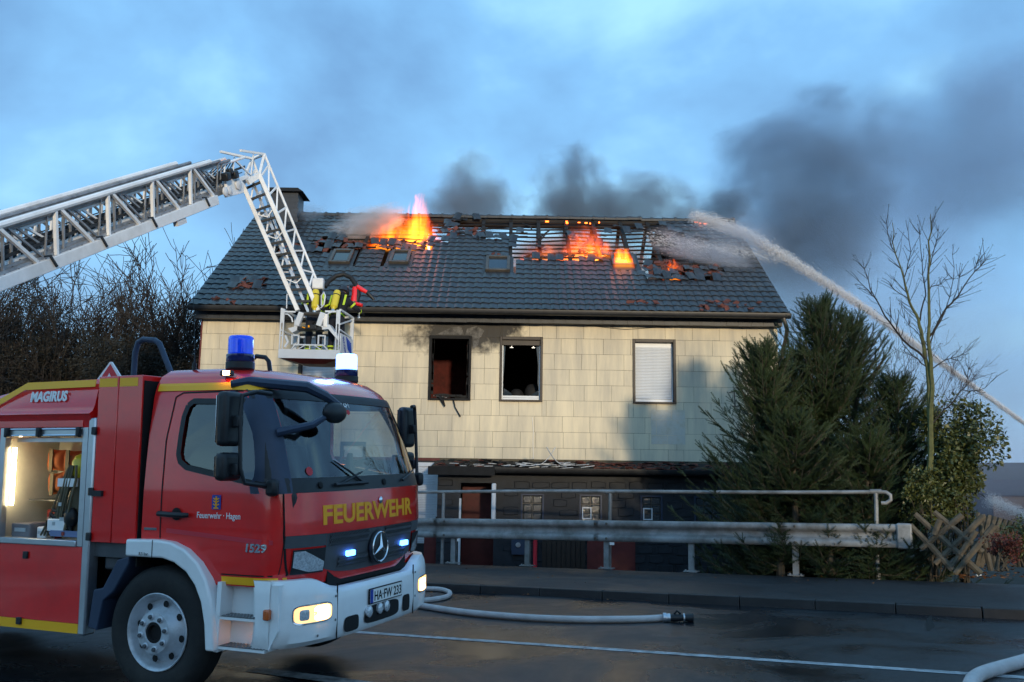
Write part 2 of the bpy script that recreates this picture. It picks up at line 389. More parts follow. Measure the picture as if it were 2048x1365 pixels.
hpart(MB().box((HX0 + .4, 24.4, 2.75), (HX1 - .4, 34.0, 2.9)), 'floor', M['room_dark'])
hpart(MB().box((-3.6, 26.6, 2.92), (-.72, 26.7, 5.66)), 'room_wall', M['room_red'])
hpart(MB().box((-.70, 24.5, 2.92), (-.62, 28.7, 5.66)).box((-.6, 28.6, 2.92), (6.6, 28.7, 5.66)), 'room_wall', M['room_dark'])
# facade panels, one by one
wall_panels = {}
def panel(x0, x1, z0, z1):
    key = (round(x1-x0, 3), round(z1-z0, 3))
    if key not in wall_panels:
        me = MB().box((-key[0]/2+.0035, -.015, -key[1]/2+.0035), (key[0]/2-.0035, .0, key[1]/2-.0035)).mesh('panel'); me.materials.append(M['panel']); wall_panels[key] = me
    o = bpy.data.objects.new('panel', wall_panels[key]); COL.objects.link(o); o.parent = wall
    o.location = ((x0+x1)/2, FY + .028 + random.uniform(-.004, .002) - 29, (z0+z1)/2 + .9); o.rotation_euler = (random.uniform(-.006,.006), random.uniform(-.004,.004), random.uniform(-.004,.004))
rows = [5.815] + [5.434 - .4137*k for k in range(8)] + [2.24]
for k in range(len(rows)-1):
    z1, z0 = rows[k], rows[k+1]
    offs = (.12, .48, .30, .62, .05, .42, .2, .55, .33)[k]
    x = HX0 - .72 + offs
    cuts = [HX0]
    while x < HX1 - .1:
        if x > HX0 + .08: cuts.append(x)
        x += .722 if random.random() > .12 else .40
    cuts.append(HX1)
    for a, c in zip(cuts[:-1], cuts[1:]):
        rects = [(a, c, z0, z1)]
        for w in WINS:
            nz = []
            for (s0, s1, q0, q1) in rects:
                if w[1] <= s0 or w[0] >= s1 or w[3] <= q0 or w[2] >= q1: nz.append((s0, s1, q0, q1)); continue
                if s0 < w[0]: nz.append((s0, w[0], q0, q1))
                if s1 > w[1]: nz.append((w[1], s1, q0, q1))
                m0, m1 = max(s0, w[0]), min(s1, w[1])
                if q0 < w[2]: nz.append((m0, m1, q0, w[2]))
                if q1 > w[3]: nz.append((m0, m1, w[3], q1))
            rects = nz
        for (s0, s1, q0, q1) in rects:
            if s1 - s0 > .03 and q1 - q0 > .025: panel(s0, s1, q0, q1)
# corner trims, maroon edge at the left, band under the panels
hpart(MB().box((HX0 - .025, FY - .01, -.9), (HX0 + .012, FY + .1, 5.81)), 'corner_trim', M['maroon'])
hpart(MB().box((HX0 - .01, FY - .02, 2.17), (-1.84, FY + .029, 2.236)), 'wall_band', M['maroon'])
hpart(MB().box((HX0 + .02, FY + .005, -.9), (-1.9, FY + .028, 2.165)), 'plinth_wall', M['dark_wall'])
# pale rectangle left by a sign taken down
pp = MB()
for (a, c, e, f) in ((3.675,4.2,3.32,3.575),(4.215,4.563,3.32,3.575),(3.675,3.80,2.915,3.31),(3.815,4.563,2.915,3.31),(3.675,4.10,2.68,2.905),(4.11,4.563,2.68,2.905)):
    pp.box((a, FY + .006, e), (c, FY + .0105, f))
hpart(pp, 'bleached_patch', M['patch_white'])
nb = MB().bar((5.74, FY+.0, 4.06), (5.88, FY+.0, 4.10), .02, .03, (0,1,0)).bar((5.865, FY+.0, 4.10), (5.885, FY+.0, 3.70), .02, .035, (0,1,0)).bar((5.80, FY+.0, 3.70), (5.97, FY+.0, 3.70), .02, .03, (0,1,0))
hpart(nb, 'house_number', M['zinc'])
defm('wire', (.02,.02,.02), .6)
hpart(MB().tube([(.56,FY+.005,3.33),(.59,FY-.004,3.0),(.585,FY,2.7),(.60,FY-.003,2.26)], .007, 5), 'loose_wire', M['letter_white'])
hpart(MB().tube([(1.9,FY-.01,5.80),(3.0,FY-.012,5.70),(4.0,FY-.012,5.78),(4.2,FY-.01,5.80)], .006, 5), 'loose_cable', M['wire'])
# windows
def window(i, kind):
    x0, x1, z0, z1 = WINS[i]; w = empty('window'); w.parent = house; w.location = (0, -29, .9)
    P = lambda mb, name, m, **k: mb.build(name, m, w, **k)
    fr = MB(); t = .055
    fm = M['char'] if kind == 'burnt' else M['brown_frame'] if kind != 'small' else M['grey_plastic']
    fr.box((x0-.01, FY-.03, z0-.01), (x0+t, FY+.20, z1+.01)).box((x1-t, FY-.03, z0-.01), (x1+.01, FY+.20, z1+.01))
    fr.box((x0+t, FY-.03, z1-t-.02), (x1-t, FY+.20, z1+.01)).box((x0+t, FY-.045, z0-.012), (x1-t, FY+.20, z0+t-.015))
    P(fr, 'frame', fm, bevel=.006)
    if kind == 'burnt':
        b = MB()
        for k in range(26):
            s = random.choice((-1, 1)); x = (x0+t+.03) if s < 0 else (x1-t-.03); z = random.uniform(z0+.1, z1-.15)
            b.cbox((x, FY+.12, z), (random.uniform(.02,.07), .05, random.uniform(.1,.35)))
        for k in range(30):
            b.cbox((random.uniform(x0+.1,x1-.1), FY+random.uniform(.02,.12), z0+.05+random.uniform(0,.1)), (random.uniform(.05,.2),.05,random.uniform(.02,.05)))
        P(b, 'charred_sash', M['char'])
        P(MB().tube([(x0+.66,FY-.03,z0+.04),(x0+.68,FY-.09,z0-.04),(x0+.72,FY-.07,z0-.2),(x0+.86,FY-.05,z0-.44)], [.015,.018,.014,.02], 6), 'hanging_strip', M['char'])
        P(MB().tube([(x0+.30,FY-.04,z0+.08),(x0+.38,FY-.10,z0-.02),(x0+.45,FY-.08,z0-.18)], [.05,.045,.02], 6), 'hanging_strip', M['char'])
        g2 = MB()
        for k in range(14): g2.cbox((x0+.12+random.uniform(0,.35), FY+.0, z0+.06+random.uniform(0,.05)), (random.uniform(.02,.07),.04,.02))
        P(g2, 'melted_remains', M['grey_plastic'])
    elif kind == 'broken':
        P(MB().box((x0+t, FY+.05, z1-.21), (x1-t, FY+.16, z1-t-.022)), 'roller_box', M['brown_frame'])
        s = MB().box((x0+t+.03, FY+.06, z0+.045), (x1-t-.03, FY+.14, z0+.09)).box((x0+t+.03, FY+.07, z0+.10), (x1-t-.03, FY+.13, z0+.15))
        s.box((x0+t, FY+.08, z0+.05), (x0+t+.028, FY+.14, z1-.22)).box((x1-t-.028, FY+.08, z0+.05), (x1-t, FY+.14, z1-.22))
        P(s, 'sash', M['white_pvc'])
        sh = MB()
        for pts in ([(x0+.09,z0+.16),(x0+.35,z0+.16),(x0+.30,z0+.22),(x0+.12,z0+.34)], [(x1-.30,z0+.16),(x1-.09,z0+.16),(x1-.09,z0+.30),(x1-.2,z0+.24)], [(x1-.16,z1-.24),(x1-.085,z1-.24),(x1-.085,z0+.32),(x1-.12,z0+.5),(x1-.11,z0+.95)], [(x0+.085,z1-.24),(x0+.13,z1-.24),(x0+.12,z1-.6),(x0+.10,z1-1.0),(x0+.085,z1-1.05)]):
            P(MB().prism(pts, lambda a, c: (a, FY+.10, c), lambda a, c: (a, FY+.106, c)), 'glass_shard', M['glass_sky'])
        P(MB().cbox((x0+.30, FY+.11, z1-.27), (.09,.02,.015)).cbox((x0+.30, FY+.11, z1-.245), (.015,.02,.04)).cbox((x1-.24, FY+.11, z1-.27), (.09,.02,.015)).cbox((x1-.24, FY+.11, z1-.245), (.015,.02,.04)), 'bracket', M['alu'])
        P(MB().sphere((x0+.45, FY+.5, z0+.18), (.2,.2,.2)).sphere((x1-.25, FY+.6, z0+.25), (.22,.2,.28)), 'fallen_bedding', M['char'], smooth=True)
    else:
        P(MB().box((x0+t, FY+.12, z1-.20), (x1-t, FY+.2, z1-t-.022)), 'shutter_box', M['white_pvc'])
        n = 34 if kind == 'shut' else 12; zb = z0 + .13; dz = (z1-.20-zb)/n
        me = MB().prism([(0,0),(.010,dz*.25),(.012,dz*.6),(.006,dz*.92),(0,dz*.92)], lambda a, c: (x0+t+.02, FY+.14-a, c), lambda a, c: (x1-t-.04, FY+.14-a, c)).mesh('shutter_slat'); me.materials.append(M['white_pvc'])
        for k in range(n):
            o = bpy.data.objects.new('shutter_slat', me); COL.objects.link(o); o.parent = w; o.location = (0, 0, zb + k*dz)
        P(MB().box((x0+t, FY+.145, zb), (x1-t, FY+.15, z1-.19)), 'shutter_back', M['grey_plastic'])
        P(MB().box((x0+t+.012, FY+.09, z0+.045), (x1-t-.012, FY+.16, z0+.115)).box((x1-t-.032, FY+.10, z0+.118), (x1-t-.004, FY+.155, z1-.21)), 'sash', M['white_pvc'])
    return w
defm('spalled', (.13,.125,.12), .9, var=.5, vscale=9, bump=.8, bscale=14, dirt=(.02,.02,.02), dirt_amt=.9, dscale=5)
for poly in ([(-2.02,5.49),(-1.60,5.70),(-1.35,5.72),(-1.28,5.50)], [(-1.24,5.50),(-1.20,5.66),(-.95,5.74),(-.74,5.62),(-.82,5.44),(-1.04,5.36),(-1.06,5.46)], [(-1.04,5.34),(-.86,5.42),(-.90,5.22),(-1.02,5.12)]):
    hpart(MB().prism(poly, lambda a, c: (a, FY - .002, c), lambda a, c: (a, FY + .012, c)), 'spalled_panel', M['spalled'])
for i, k in enumerate(('shut', 'burnt', 'broken', 'shut', 'small')): window(i, k)
# ground floor roller shutter left of the porch
sx0, sx1 = at(846, 980, FY).x - .35, at(886, 980, FY).x
so = empty('roller_shutter'); so.parent = house; so.location = (0, -29, .9)
MB().box((sx0, FY-.01, .05), (sx0+.05, FY+.004, 2.12)).box((sx1-.06, FY-.03, .05), (sx1, FY+.004, 2.12)).box((sx0+.05, FY-.03, 2.02), (sx1-.06, FY+.004, 2.12)).build('frame', M['white_pvc'], so)
me = MB().prism([(0,0),(.012,.012),(.012,.032),(0,.042)], lambda a, c: (sx0+.05, FY-a, c), lambda a, c: (sx1-.06, FY-a, c)).mesh('slat'); me.materials.append(M['white_pvc'])
for k in range(46):
    o = bpy.data.objects.new('slat', me); COL.objects.link(o); o.parent = so; o.location = (0, 0, .06 + k*.0425)
# eaves: slate fascia shingles, soffit, gutter, downpipe
hpart(MB().box((HX0 - .10, 23.72, 5.80), (HX1 + .05, FY + .02, 6.0)).box((HX0 - .05, 23.80, 6.001), (HX1, FY + .3, 6.30)), 'eaves_box', M['slate'])
me = MB().prism([(-.16,.0),(.16,.0),(.16,.185),(-.16,.185)], lambda a, c: (a, 23.705 + .012, c), lambda a, c: (a, 23.705, c)).mesh('slate_shingle'); me.materials.append(M['slate'])
for k in range(47):
    o = bpy.data.objects.new('slate_shingle', me); COL.objects.link(o); o.parent = house; x = HX0 + .06 + k*.325
    o.location = (x, -29 + random.uniform(-.004, .004), 5.79 + .9 + random.uniform(-.006,.004)); o.rotation_euler = (0, random.uniform(-.02,.02), 0)
gp = [(-.085, .06), (-.08, -.02), (-.05, -.06), (0, -.075), (.05, -.06), (.08, -.02), (.085, .06), (.075, .06), (.07, -.015), (.04, -.05), (0, -.063), (-.04, -.05), (-.07, -.015), (-.075, .06)]
hpart(MB().prism(gp, lambda a, c: (-8.40, 23.32 + a, 6.0 + c), lambda a, c: (7.2, 23.32 + a, 6.0 + c)), 'gutter', M['gutter'], smooth=True)
hpart(MB().tube([(7.02,23.32,5.95),(7.06,23.32,5.82),(7.13,23.40,5.66),(7.16,23.62,5.45),(7.15,23.88,5.2),(7.13,23.93,4.9),(7.13,23.93,-.8)], .055, 10), 'downpipe', M['zinc'], smooth=True)

# roof ------------------------------------------------------------
EAVE, RIDGE = Vector((0, 23.40, 6.07)), Vector((0, 29.0, 10.16))
SL = (RIDGE - EAVE); SLEN = SL.length; SD = SL.normalized(); SN = Vector((0, -SD.z, SD.y))
NR = 21; CL = SLEN / NR; NCOL = 68; RX0, RX1 = -8.40, 7.20; CW = (RX1 - RX0) / NCOL
def in_poly(x, y, P):
    c = False; j = len(P) - 1
    for i in range(len(P)):
        if (P[i][1] > y) != (P[j][1] > y) and x < (P[j][0]-P[i][0])*(y-P[i][1])/(P[j][1]-P[i][1]) + P[i][0]: c = not c
        j = i
    return c
# the burnt-out holes, outlined in the photograph, taken onto the roof plane
HOLES = [[(684,480),(700,456),(760,436),(905,430),(905,448),(880,462),(902,474),(860,482),(800,487),(740,490),(690,492)],
         [(905,446),(965,440),(1040,438),(1040,474),(965,474),(905,462)],
         [(1036,438),(1312,438),(1330,462),(1400,484),(1425,536),(1330,545),(1296,524),(1250,512),(1140,514),(1040,514),(1032,498),(1046,474)]]
def roof_pt(x, v): return EAVE + SD * (v * SLEN) + Vector((x, 0, 0))
def burnt(x, v):
    px, py = proj(roof_pt(x, v)); return any(in_poly(px, py, P) for P in HOLES)
SKYL = [((657,531),(668,506),(709,506),(700,531)), ((777,531),(785,507),(825,507),(816,531)), ((968,547),(975,519),(1021,519),(1019,547)), ((1222,536),(1222,513),(1268,513),(1270,536))]
sky_rects = []
for q in SKYL:
    pts = []
    for (px, py) in q:
        v = ray(px, py); t = (EAVE - CAM).dot(SN) / v.dot(SN); pts.append(CAM + v*t)
    xs_ = [p.x for p in pts]; vs_ = [(p - EAVE).dot(SD) for p in pts]
    sky_rects.append((sum(xs_[0:2])/2, sum(xs_[2:4])/2, (vs_[0]+vs_[3])/2, (vs_[1]+vs_[2])/2))
def tile_mesh():
    b = MB(); n = 7; prof = [(k/(n-1), .018*math.sin(math.pi*min(1, k/(n-1)*1.45))**1.0 - .010*max(0, (k/(n-1)-.7)/.3)) for k in range(n)]
    for yy, dz in ((-.03, .030), (CL*1.06, .006)):
        for a, h in prof: b.v.append(((a-.5)*CW*1.04, yy, h + dz))
    for a, h in prof: b.v.append(((a-.5)*CW*1.04, -.03, h + .012))
    b.f = [(k, k+1, n+k+1, n+k) for k in range(n-1)] + [(2*n+k, 2*n+k+1, k+1, k) for k in range(n-1)]
    me = b.mesh('roof_tile', fix=False)
    for p in me.polygons: p.use_smooth = True
    me.set_sharp_from_angle(angle=R(50)); me.materials.append(M['tile']); return me
TM = tile_mesh(); TV = [v.co.copy() for v in TM.vertices]; TF = [tuple(p.vertices) for p in TM.polygons]
ROT = Matrix((Vector((1,0,0)), SD, SN)).transposed()
roof = empty('roof'); roof.parent = house; roof.location = (0, -29, .9)
rest = MB(); under = MB(); frag = MB()
for r in range(NR):
    v0 = r / NR
    for cidx in range(NCOL):
        x = RX0 + (cidx + .5) * CW; vc = (r + .5) / NR
        if burnt(x, vc): continue
        s_mid = vc * SLEN
        if any(a - CW*.5 < x < bb + CW*.5 and lo - CL*.45 < s_mid < hi + CL*.45 for a, bb, lo, hi in sky_rects): continue
        near = any(burnt(x + dx, vc + dv) for dx, dv in ((CW,0),(-CW,0),(0,1/NR),(0,-1/NR)))
        px, py = proj(roof_pt(x, vc))
        shabby = (550 < px < 690 and 480 < py < 512) or (690 < px < 870 and 486 < py < 505) or (465 < px < 530 and 560 < py < 582) or (1290 < px < 1440 and 536 < py < 566)
        rot = Matrix.Identity(3); lift = random.uniform(0, .004)
        jz = random.uniform(-.008, .008)
        if near or shabby:
            if random.random() < (.35 if shabby else .25):
                continue
            jz = random.uniform(-.35, .35) if random.random() < .6 else jz; lift = random.uniform(0, .07)
            rot = Matrix.Rotation(jz, 3, 'Z') @ Matrix.Rotation(random.uniform(-.15, .3), 3, 'X')
        p = EAVE + SD * (r * CL) + SN * (.03 + lift) + Vector((x, 0, 0))
        if r < 4:
            o = bpy.data.objects.new('roof_tile', TM); COL.objects.link(o); o.parent = roof
            m3 = ROT @ rot; mm = m3.to_4x4(); mm.translation = p + Vector((random.uniform(-.004,.004), 0, 0)); o.matrix_local = mm
        else:
            m3 = ROT @ rot; rest.add([m3 @ q + p for q in TV], TF)
        a = EAVE + SD*(r*CL) + Vector((x - CW/2, 0, 0)); bq = a + Vector((CW, 0, 0)); cq = bq + SD*CL; dq = a + SD*CL
        if not (near or shabby): under.add([a, bq, cq, dq], [(0,1,2,3)])
o = rest.build('roof_tiles_upper', M['tile'], roof, fix=False); o['kind'] = 'stuff'
for p in o.data.polygons: p.use_smooth = True
o.data.set_sharp_from_angle(angle=R(50))
under.build('light_block_underlay', M['char'], roof, fix=False)  # unseen dark sheet added under the tiles to stop light leaking through
# broken tile pieces lying on the slope and at the eaves
def shard(px, py, s, lift=.05):
    v = ray(px, py); t = (EAVE - CAM).dot(SN) / v.dot(SN); c = CAM + v*t + SN*lift
    m3 = ROT @ Matrix.Rotation(random.uniform(0, 6.3), 3, 'Z') @ Matrix.Rotation(random.uniform(-.6, .6), 3, 'X') @ Matrix.Rotation(random.uniform(-.5,.5), 3, 'Y')
    pts = [(-s, -s*.6), (s*random.uniform(.5,1), -s*.7), (s, s*random.uniform(.2,.7)), (-s*.3, s*.7)]
    frag.add([c + m3 @ Vector((a, e, .009)) for a, e in pts] + [c + m3 @ Vector((a, e, -.009)) for a, e in pts], [(0,1,2,3),(7,6,5,4)] + [(i,(i+1)%4,4+(i+1)%4,4+i) for i in range(4)])
for (x0, x1, y0, y1, n) in ((560,700,484,508,40),(690,880,486,500,34),(470,530,562,580,22),(425,470,600,610,8),(1050,1140,512,520,18),(1290,1440,534,556,50),(985,1000,480,560,3),(1260,1330,606,616,5),(1395,1520,608,628,18),(1300,1340,520,545,12),(1140,1250,504,522,22),(880,965,460,476,24)):
    for k in range(n): shard(random.uniform(x0, x1), random.uniform(y0, y1), random.uniform(.05, .13), random.uniform(.05,.09))
fo = frag.build('broken_tile_pieces', M['tile_broken'], roof); fo['kind'] = 'stuff'
# ridge capping, verge boards, rear slope, rafters, battens
capm = MB(); capm.prism([(.16*math.cos(R(a)), .11*math.sin(R(a))) for a in (-15, 20, 55, 90, 125, 160, 195)], lambda a, c: (-.19, a, c), lambda a, c: (.17, a*.93, c*.93))
capm.prism([(.18*math.cos(R(a)), .13*math.sin(R(a))) for a in (-15, 20, 55, 90, 125, 160, 195)], lambda a, c: (.13, a, c), lambda a, c: (.20, a, c))
cme = capm.mesh('ridge_tile'); cme.materials.append(M['tile'])
for k in range(41):
    o = bpy.data.objects.new('ridge_tile', cme); COL.objects.link(o); o.parent = roof; x = -8.2 + k*.38
    o.location = (x, 29.0 + random.uniform(-.008,.008), 10.16 + random.uniform(-.008,.010) - (.02 if 4.0 < x < 6.6 else 0)); o.rotation_euler = (0, random.uniform(-.02,.02), 0)
MB().box((RX0 + .05, 28.9, 9.86), (RX1 - .05, 29.08, 10.10)).build('ridge_beam', M['char_wood'], roof)
for x in (RX0 + .03, RX1 - .07):
    MB().bar((x, EAVE.y - .02, EAVE.z - .06), (x, RIDGE.y, RIDGE.z - .06), .05, .16, SN).build('verge_board', M['gutter'], roof)
rs = MB()
for i in range(68):
    for j in range(10):
        x = RX0 + i*CW; fx = (x + CW/2); hole = (.3 < fx < 4.6 and j < 6) or (-2.9 < fx < .9 and j < 3)
        if hole: continue
        a = RIDGE + Vector((0, .56*j, -.405*j)); b2 = a + Vector((0, .56, -.405))
        rs.add([(x, a.y, a.z), (x+CW, a.y, a.z), (x+CW, b2.y, b2.z), (x, b2.y, b2.z)], [(0,1,2,3)])
rs.build('rear_slope', M['char'], roof, fix=False)
for k in range(18):
    x = RX0 + .35 + k*.885
    MB().bar((x, EAVE.y + .1, EAVE.z - .02), (x, RIDGE.y - .05, RIDGE.z - .12), .11, .15, SN).build('rafter', M['char_wood'], roof)
    MB().bar((x, 34.5, 6.1), (x, RIDGE.y + .05, RIDGE.z - .16), .10, .14, SN).build('rear_rafter', M['char_wood'], roof)
for r in range(6, NR):
    segs = []; x = RX0 + .2
    ok = [burnt(RX0 + (c + .5)*CW, (r + .35)/NR) for c in range(NCOL)]
    c = 0
    while c < NCOL:
        if ok[c]:
            e = c
            while e < NCOL and ok[e]: e += 1
            segs.append((RX0 + (c - 1.5)*CW, RX0 + (e + 1.5)*CW)); c = e
        else: c += 1
    for a, e in segs:
        n = max(2, int((e - a)/.5)); pts = []
        for i in range(n + 1):
            x = a + (e - a)*i/n
            q = EAVE + SD*(r*CL + random.uniform(-.012,.012)) + SN*(.0 + random.uniform(-.02,.004) - .02*math.sin(i*1.3)) ; pts.append((x, q.y, q.z))
        b = MB()
        for p, q in zip(pts[:-1], pts[1:]): b.bar(p, Vector(q) + Vector((.01,0,0)), .035, .045, SN)
        b.build('batten', M['char_wood'], roof)
# a few charred ends dangling in the hole and slipped tiles hung on battens
b = MB()
for (x0, y0, x1, y1) in ((1098,462,1075,478),(1090,470,1080,482),(1045,448,1062,454),(1060,452,1063,458),(1285,455,1300,450)):
    def rp(px, py):
        v = ray(px, py); t = (EAVE + SN*.05 - CAM).dot(SN) / v.dot(SN); return CAM + v*t
    b.bar(rp(x0, y0), rp(x1, y1), .04, .03, SN)
b.build('charred_splinters', M['char_wood'], roof)
sl = MB()
for (px, py) in ((1088,506),(1078,500),(1150,484),(1143,476),(1205,478),(1216,470),(1165,498),(1175,494),(1198,497),(1160,505),(1235,458),(1280,462),(895,452),(905,458),(915,446),(925,442),(888,462),(1255,470)):
    v = ray(px, py); t = (EAVE - CAM).dot(SN) / v.dot(SN); p = CAM + v*t + SN*.06
    m3 = ROT @ Matrix.Rotation(random.uniform(-.6,.6), 3, 'Z') @ Matrix.Rotation(random.uniform(-.3,.3), 3, 'X'); sl.add([m3 @ q + p for q in TV], TF)
o = sl.build('slipped_tiles', M['tile'], roof, fix=False); o['kind'] = 'stuff'
# roof windows
for i, (a, c, lo, hi) in enumerate(sky_rects):
    w = empty('roof_window'); w.parent = house; w.matrix_local = Matrix.Translation((0, -29, .9)) @ Matrix.Translation(EAVE) @ ROT.to_4x4()
    f = MB(); t = .09
    f.box((a, lo, .0), (a+t, hi, .13)).box((c-t, lo, .0), (c, hi, .13)).box((a+t, lo, .0), (c-t, lo+t*1.3, .12)).box((a+t, hi-t*1.2, .0), (c-t, hi, .14))
    f.build('frame', M['bluegrey_frame'] if 'bluegrey_frame' in M else M['zinc'], w, bevel=.008)
    MB().box((a-.12, lo-.28, .035), (c+.12, lo-.005, .05)).box((a-.10, lo-.004, .03), (a-.004, hi+.08, .05)).box((c+.004, lo-.004, .03), (c+.10, hi+.08, .05)).build('flashing', M['gutter'], w)
    if i != 3: MB().box((a+t, lo+t*1.3, .07), (c-t, hi-t*1.2, .085)).build('pane', M['glass_sky'], w)
# chimney
ch = MB().box((-7.78, 28.35, 9.3), (-6.93, 29.15, 10.72)); hpart(ch, 'chimney_stack', M['slate'])
me = MB().box((-.085, -.012, 0), (.085, 0, .17)).mesh('chimney_slate'); me.materials.append(M['slate'])
for r_ in range(7):
    for k in range(5):
        o = bpy.data.objects.new('chimney_slate', me); COL.objects.link(o); o.parent = house
        o.location = (-7.69 + k*.168 + (.03 if r_ % 2 else 0), 28.345 - 29, 9.55 + r_*.165 + .9); o.rotation_euler = (-.03, random.uniform(-.02,.02), 0)
hpart(MB().loft([[(-7.98,28.2,10.73),(-6.75,28.2,10.73),(-6.75,29.3,10.73),(-7.98,29.3,10.73)], [(-7.9,28.25,10.86),(-6.93,28.25,10.86),(-6.93,29.2,10.86),(-7.9,29.2,10.86)]]), 'chimney_cap', M['char'])

# lean-to along the front of the house ---------------------------------
LY = 22.3
lean = empty('lean_to_extension', (2.5, LY, -.9)); tag(lean, 'low dark clad extension with glass block windows along the house front', 'extension')
def lpart(mb, name, m, parent=None, **k): return mb.build(name, m, parent or lean, T=Matrix.Translation((-2.5, -LY, .9)), **k)
lx0, lx1 = -1.80, 6.75
gw = [(at(a, 1000, LY).x, at(c, 1000, LY).x) for a, c in ((1042,1088),(1159,1204),(1281,1325),(1388,1446))]
door0, door1 = at(921, 1000, LY).x, at(988, 1000, LY).x
openings = [(door0, door1, -.9, 1.62)] + [(a, c, .55, 1.38) for a, c in gw]
mb = MB(); zs = sorted({-.9, 1.86} | {o_[2] for o_ in openings} | {o_[3] for o_ in openings})
for z0, z1 in zip(zs[:-1], zs[1:]):
    x = lx0 + .06
    for w in sorted(w for w in openings if w[2] <= z0 + 1e-6 and w[3] >= z1 - 1e-6) + [(lx1,)*2]:
        if w[0] - x > 1e-6: mb.box((x, LY, z0), (w[0], LY + .22, z1))
        x = w[1]
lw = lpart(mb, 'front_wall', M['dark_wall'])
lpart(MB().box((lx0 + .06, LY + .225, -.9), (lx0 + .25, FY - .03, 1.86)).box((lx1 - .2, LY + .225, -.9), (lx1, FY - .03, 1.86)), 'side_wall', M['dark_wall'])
# rough cladding stones set on the wall
cl_me = []
for q in range(6):
    w_, h_ = random.uniform(.30,.48), random.uniform(.15,.21); pts = [(-w_/2,-h_/2+random.uniform(0,.03)),(0,-h_/2),(w_/2,-h_/2+random.uniform(0,.03)),(w_/2,h_/2-random.uniform(0,.03)),(0,h_/2),(-w_/2,h_/2-random.uniform(0,.03))]
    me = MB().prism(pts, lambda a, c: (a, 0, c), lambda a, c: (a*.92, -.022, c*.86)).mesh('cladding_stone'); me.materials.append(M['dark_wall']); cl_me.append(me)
for r_ in range(11):
    x = lx0 + .25 + (r_ % 2)*.2
    while x < 5.4:
        z = -.55 + r_*.215
        if not any(o_[0]-.24 < x < o_[1]+.24 and o_[2]-.1 < z < o_[3]+.1 for o_ in openings):
            o = bpy.data.objects.new('cladding_stone', random.choice(cl_me)); COL.objects.link(o); o.parent = lean; o.location = (x - 2.5, -.001, z + .9 + random.uniform(-.02,.02))
        x += .46
for a, c in gw:
    w = empty('glass_block_window'); w.parent = lean; w.location = (-2.5, -LY, .9); n = 3 if c - a > .6 else 2; bw = (c-a-.08)/n
    MB().box((a, LY-.012, .55), (a+.04, LY+.1, 1.38)).box((c-.04, LY-.012, .55), (c, LY+.1, 1.38)).box((a+.04, LY-.012, 1.345), (c-.04, LY+.1, 1.38)).build('frame', M['bluegrey_plastic'], w)
    me = MB().loft([[(.012,.0,.012),(bw-.012,.0,.012),(bw-.012,.0,.188),(.012,.0,.188)], [(.03,-.02,.03),(bw-.03,-.02,.03),(bw-.03,-.02,.17),(.03,-.02,.17)]]).mesh('glass_block'); me.materials.append(M['glass_block'])
    for i in range(n):
        for j in range(4):
            o = bpy.data.objects.new('glass_block', me); COL.objects.link(o); o.parent = w; o.location = (a + .04 + i*bw, LY + .05, .55 + j*.2)
    MB().box((a+.04, LY+.052, .55), (c-.04, LY+.09, 1.345)).build('mortar_back', M['zinc'], w)
for a, c in gw[1:3]:
    x0_, x1_ = a + .06, a + .06 + (c-a)*.42; v_ = MB()
    v_.box((x0_, LY-.03, .80), (x0_+.025, LY+.04, 1.08)).box((x1_-.025, LY-.03, .80), (x1_, LY+.04, 1.08)).box((x0_+.025, LY-.03, 1.055), (x1_-.025, LY+.04, 1.08)).box((x0_+.025, LY-.03, .80), (x1_-.025, LY+.04, .825))
    lpart(v_, 'vent_frame', M['white_pvc'])
# porch recess, door, sign panel
lpart(MB().box((door0, LY+.9, -.9), (door1, LY+.96, 1.62)), 'door', M['maroon'])
lpart(MB().box((door0 - .03, LY-.03, -.9), (door0 + .02, LY+.06, 1.25)), 'door_post', M['white_pvc'])
sgx = at(988, 980, LY-.35).x
lpart(MB().box((sgx-.055, LY-.42, .62), (sgx+.05, LY-.03, 1.62)), 'sign_box', M['white_pvc'], bevel=.03)
# low red boards, pipe, letter box in the shadow below the rail
lpart(MB().box((at(1174,1100,LY).x, LY-.05, -.85), (at(1270,1100,LY).x, LY-.025, .42)), 'red_board', M['maroon'])
lpart(MB().box((at(846,1100,LY).x, LY+.2, -.85), (at(886,1100,LY).x, LY+.25, .35)), 'red_board', M['maroon'])
lpart(MB().tube([(at(1070,1100,LY).x, LY-.10, -.8), (at(1070,1100,LY).x, LY-.10, .45)], .05, 10), 'red_pipe', M['red_light'], smooth=True)
for k in range(9):
    x = at(1084, 1100, LY).x + k*.115
    lpart(MB().box((x, LY-.05, -.85), (x+.10, LY-.025, .40)), 'brown_board', M['brown_frame'])
bx = at(1036, 1095, LY).x; lb = lpart(MB().box((bx-.16, LY-.12, -.05), (bx+.16, LY-.025, .42)), 'letter_box', M['bluegrey_plastic'], bevel=.01)
lpart(MB().lathe([(.05,0),(.06,.01),(.05,.02),(.03,.02)], (bx, LY-.125, .18), (0,-1,0), 14), 'letter_box_lock', M['alu'])
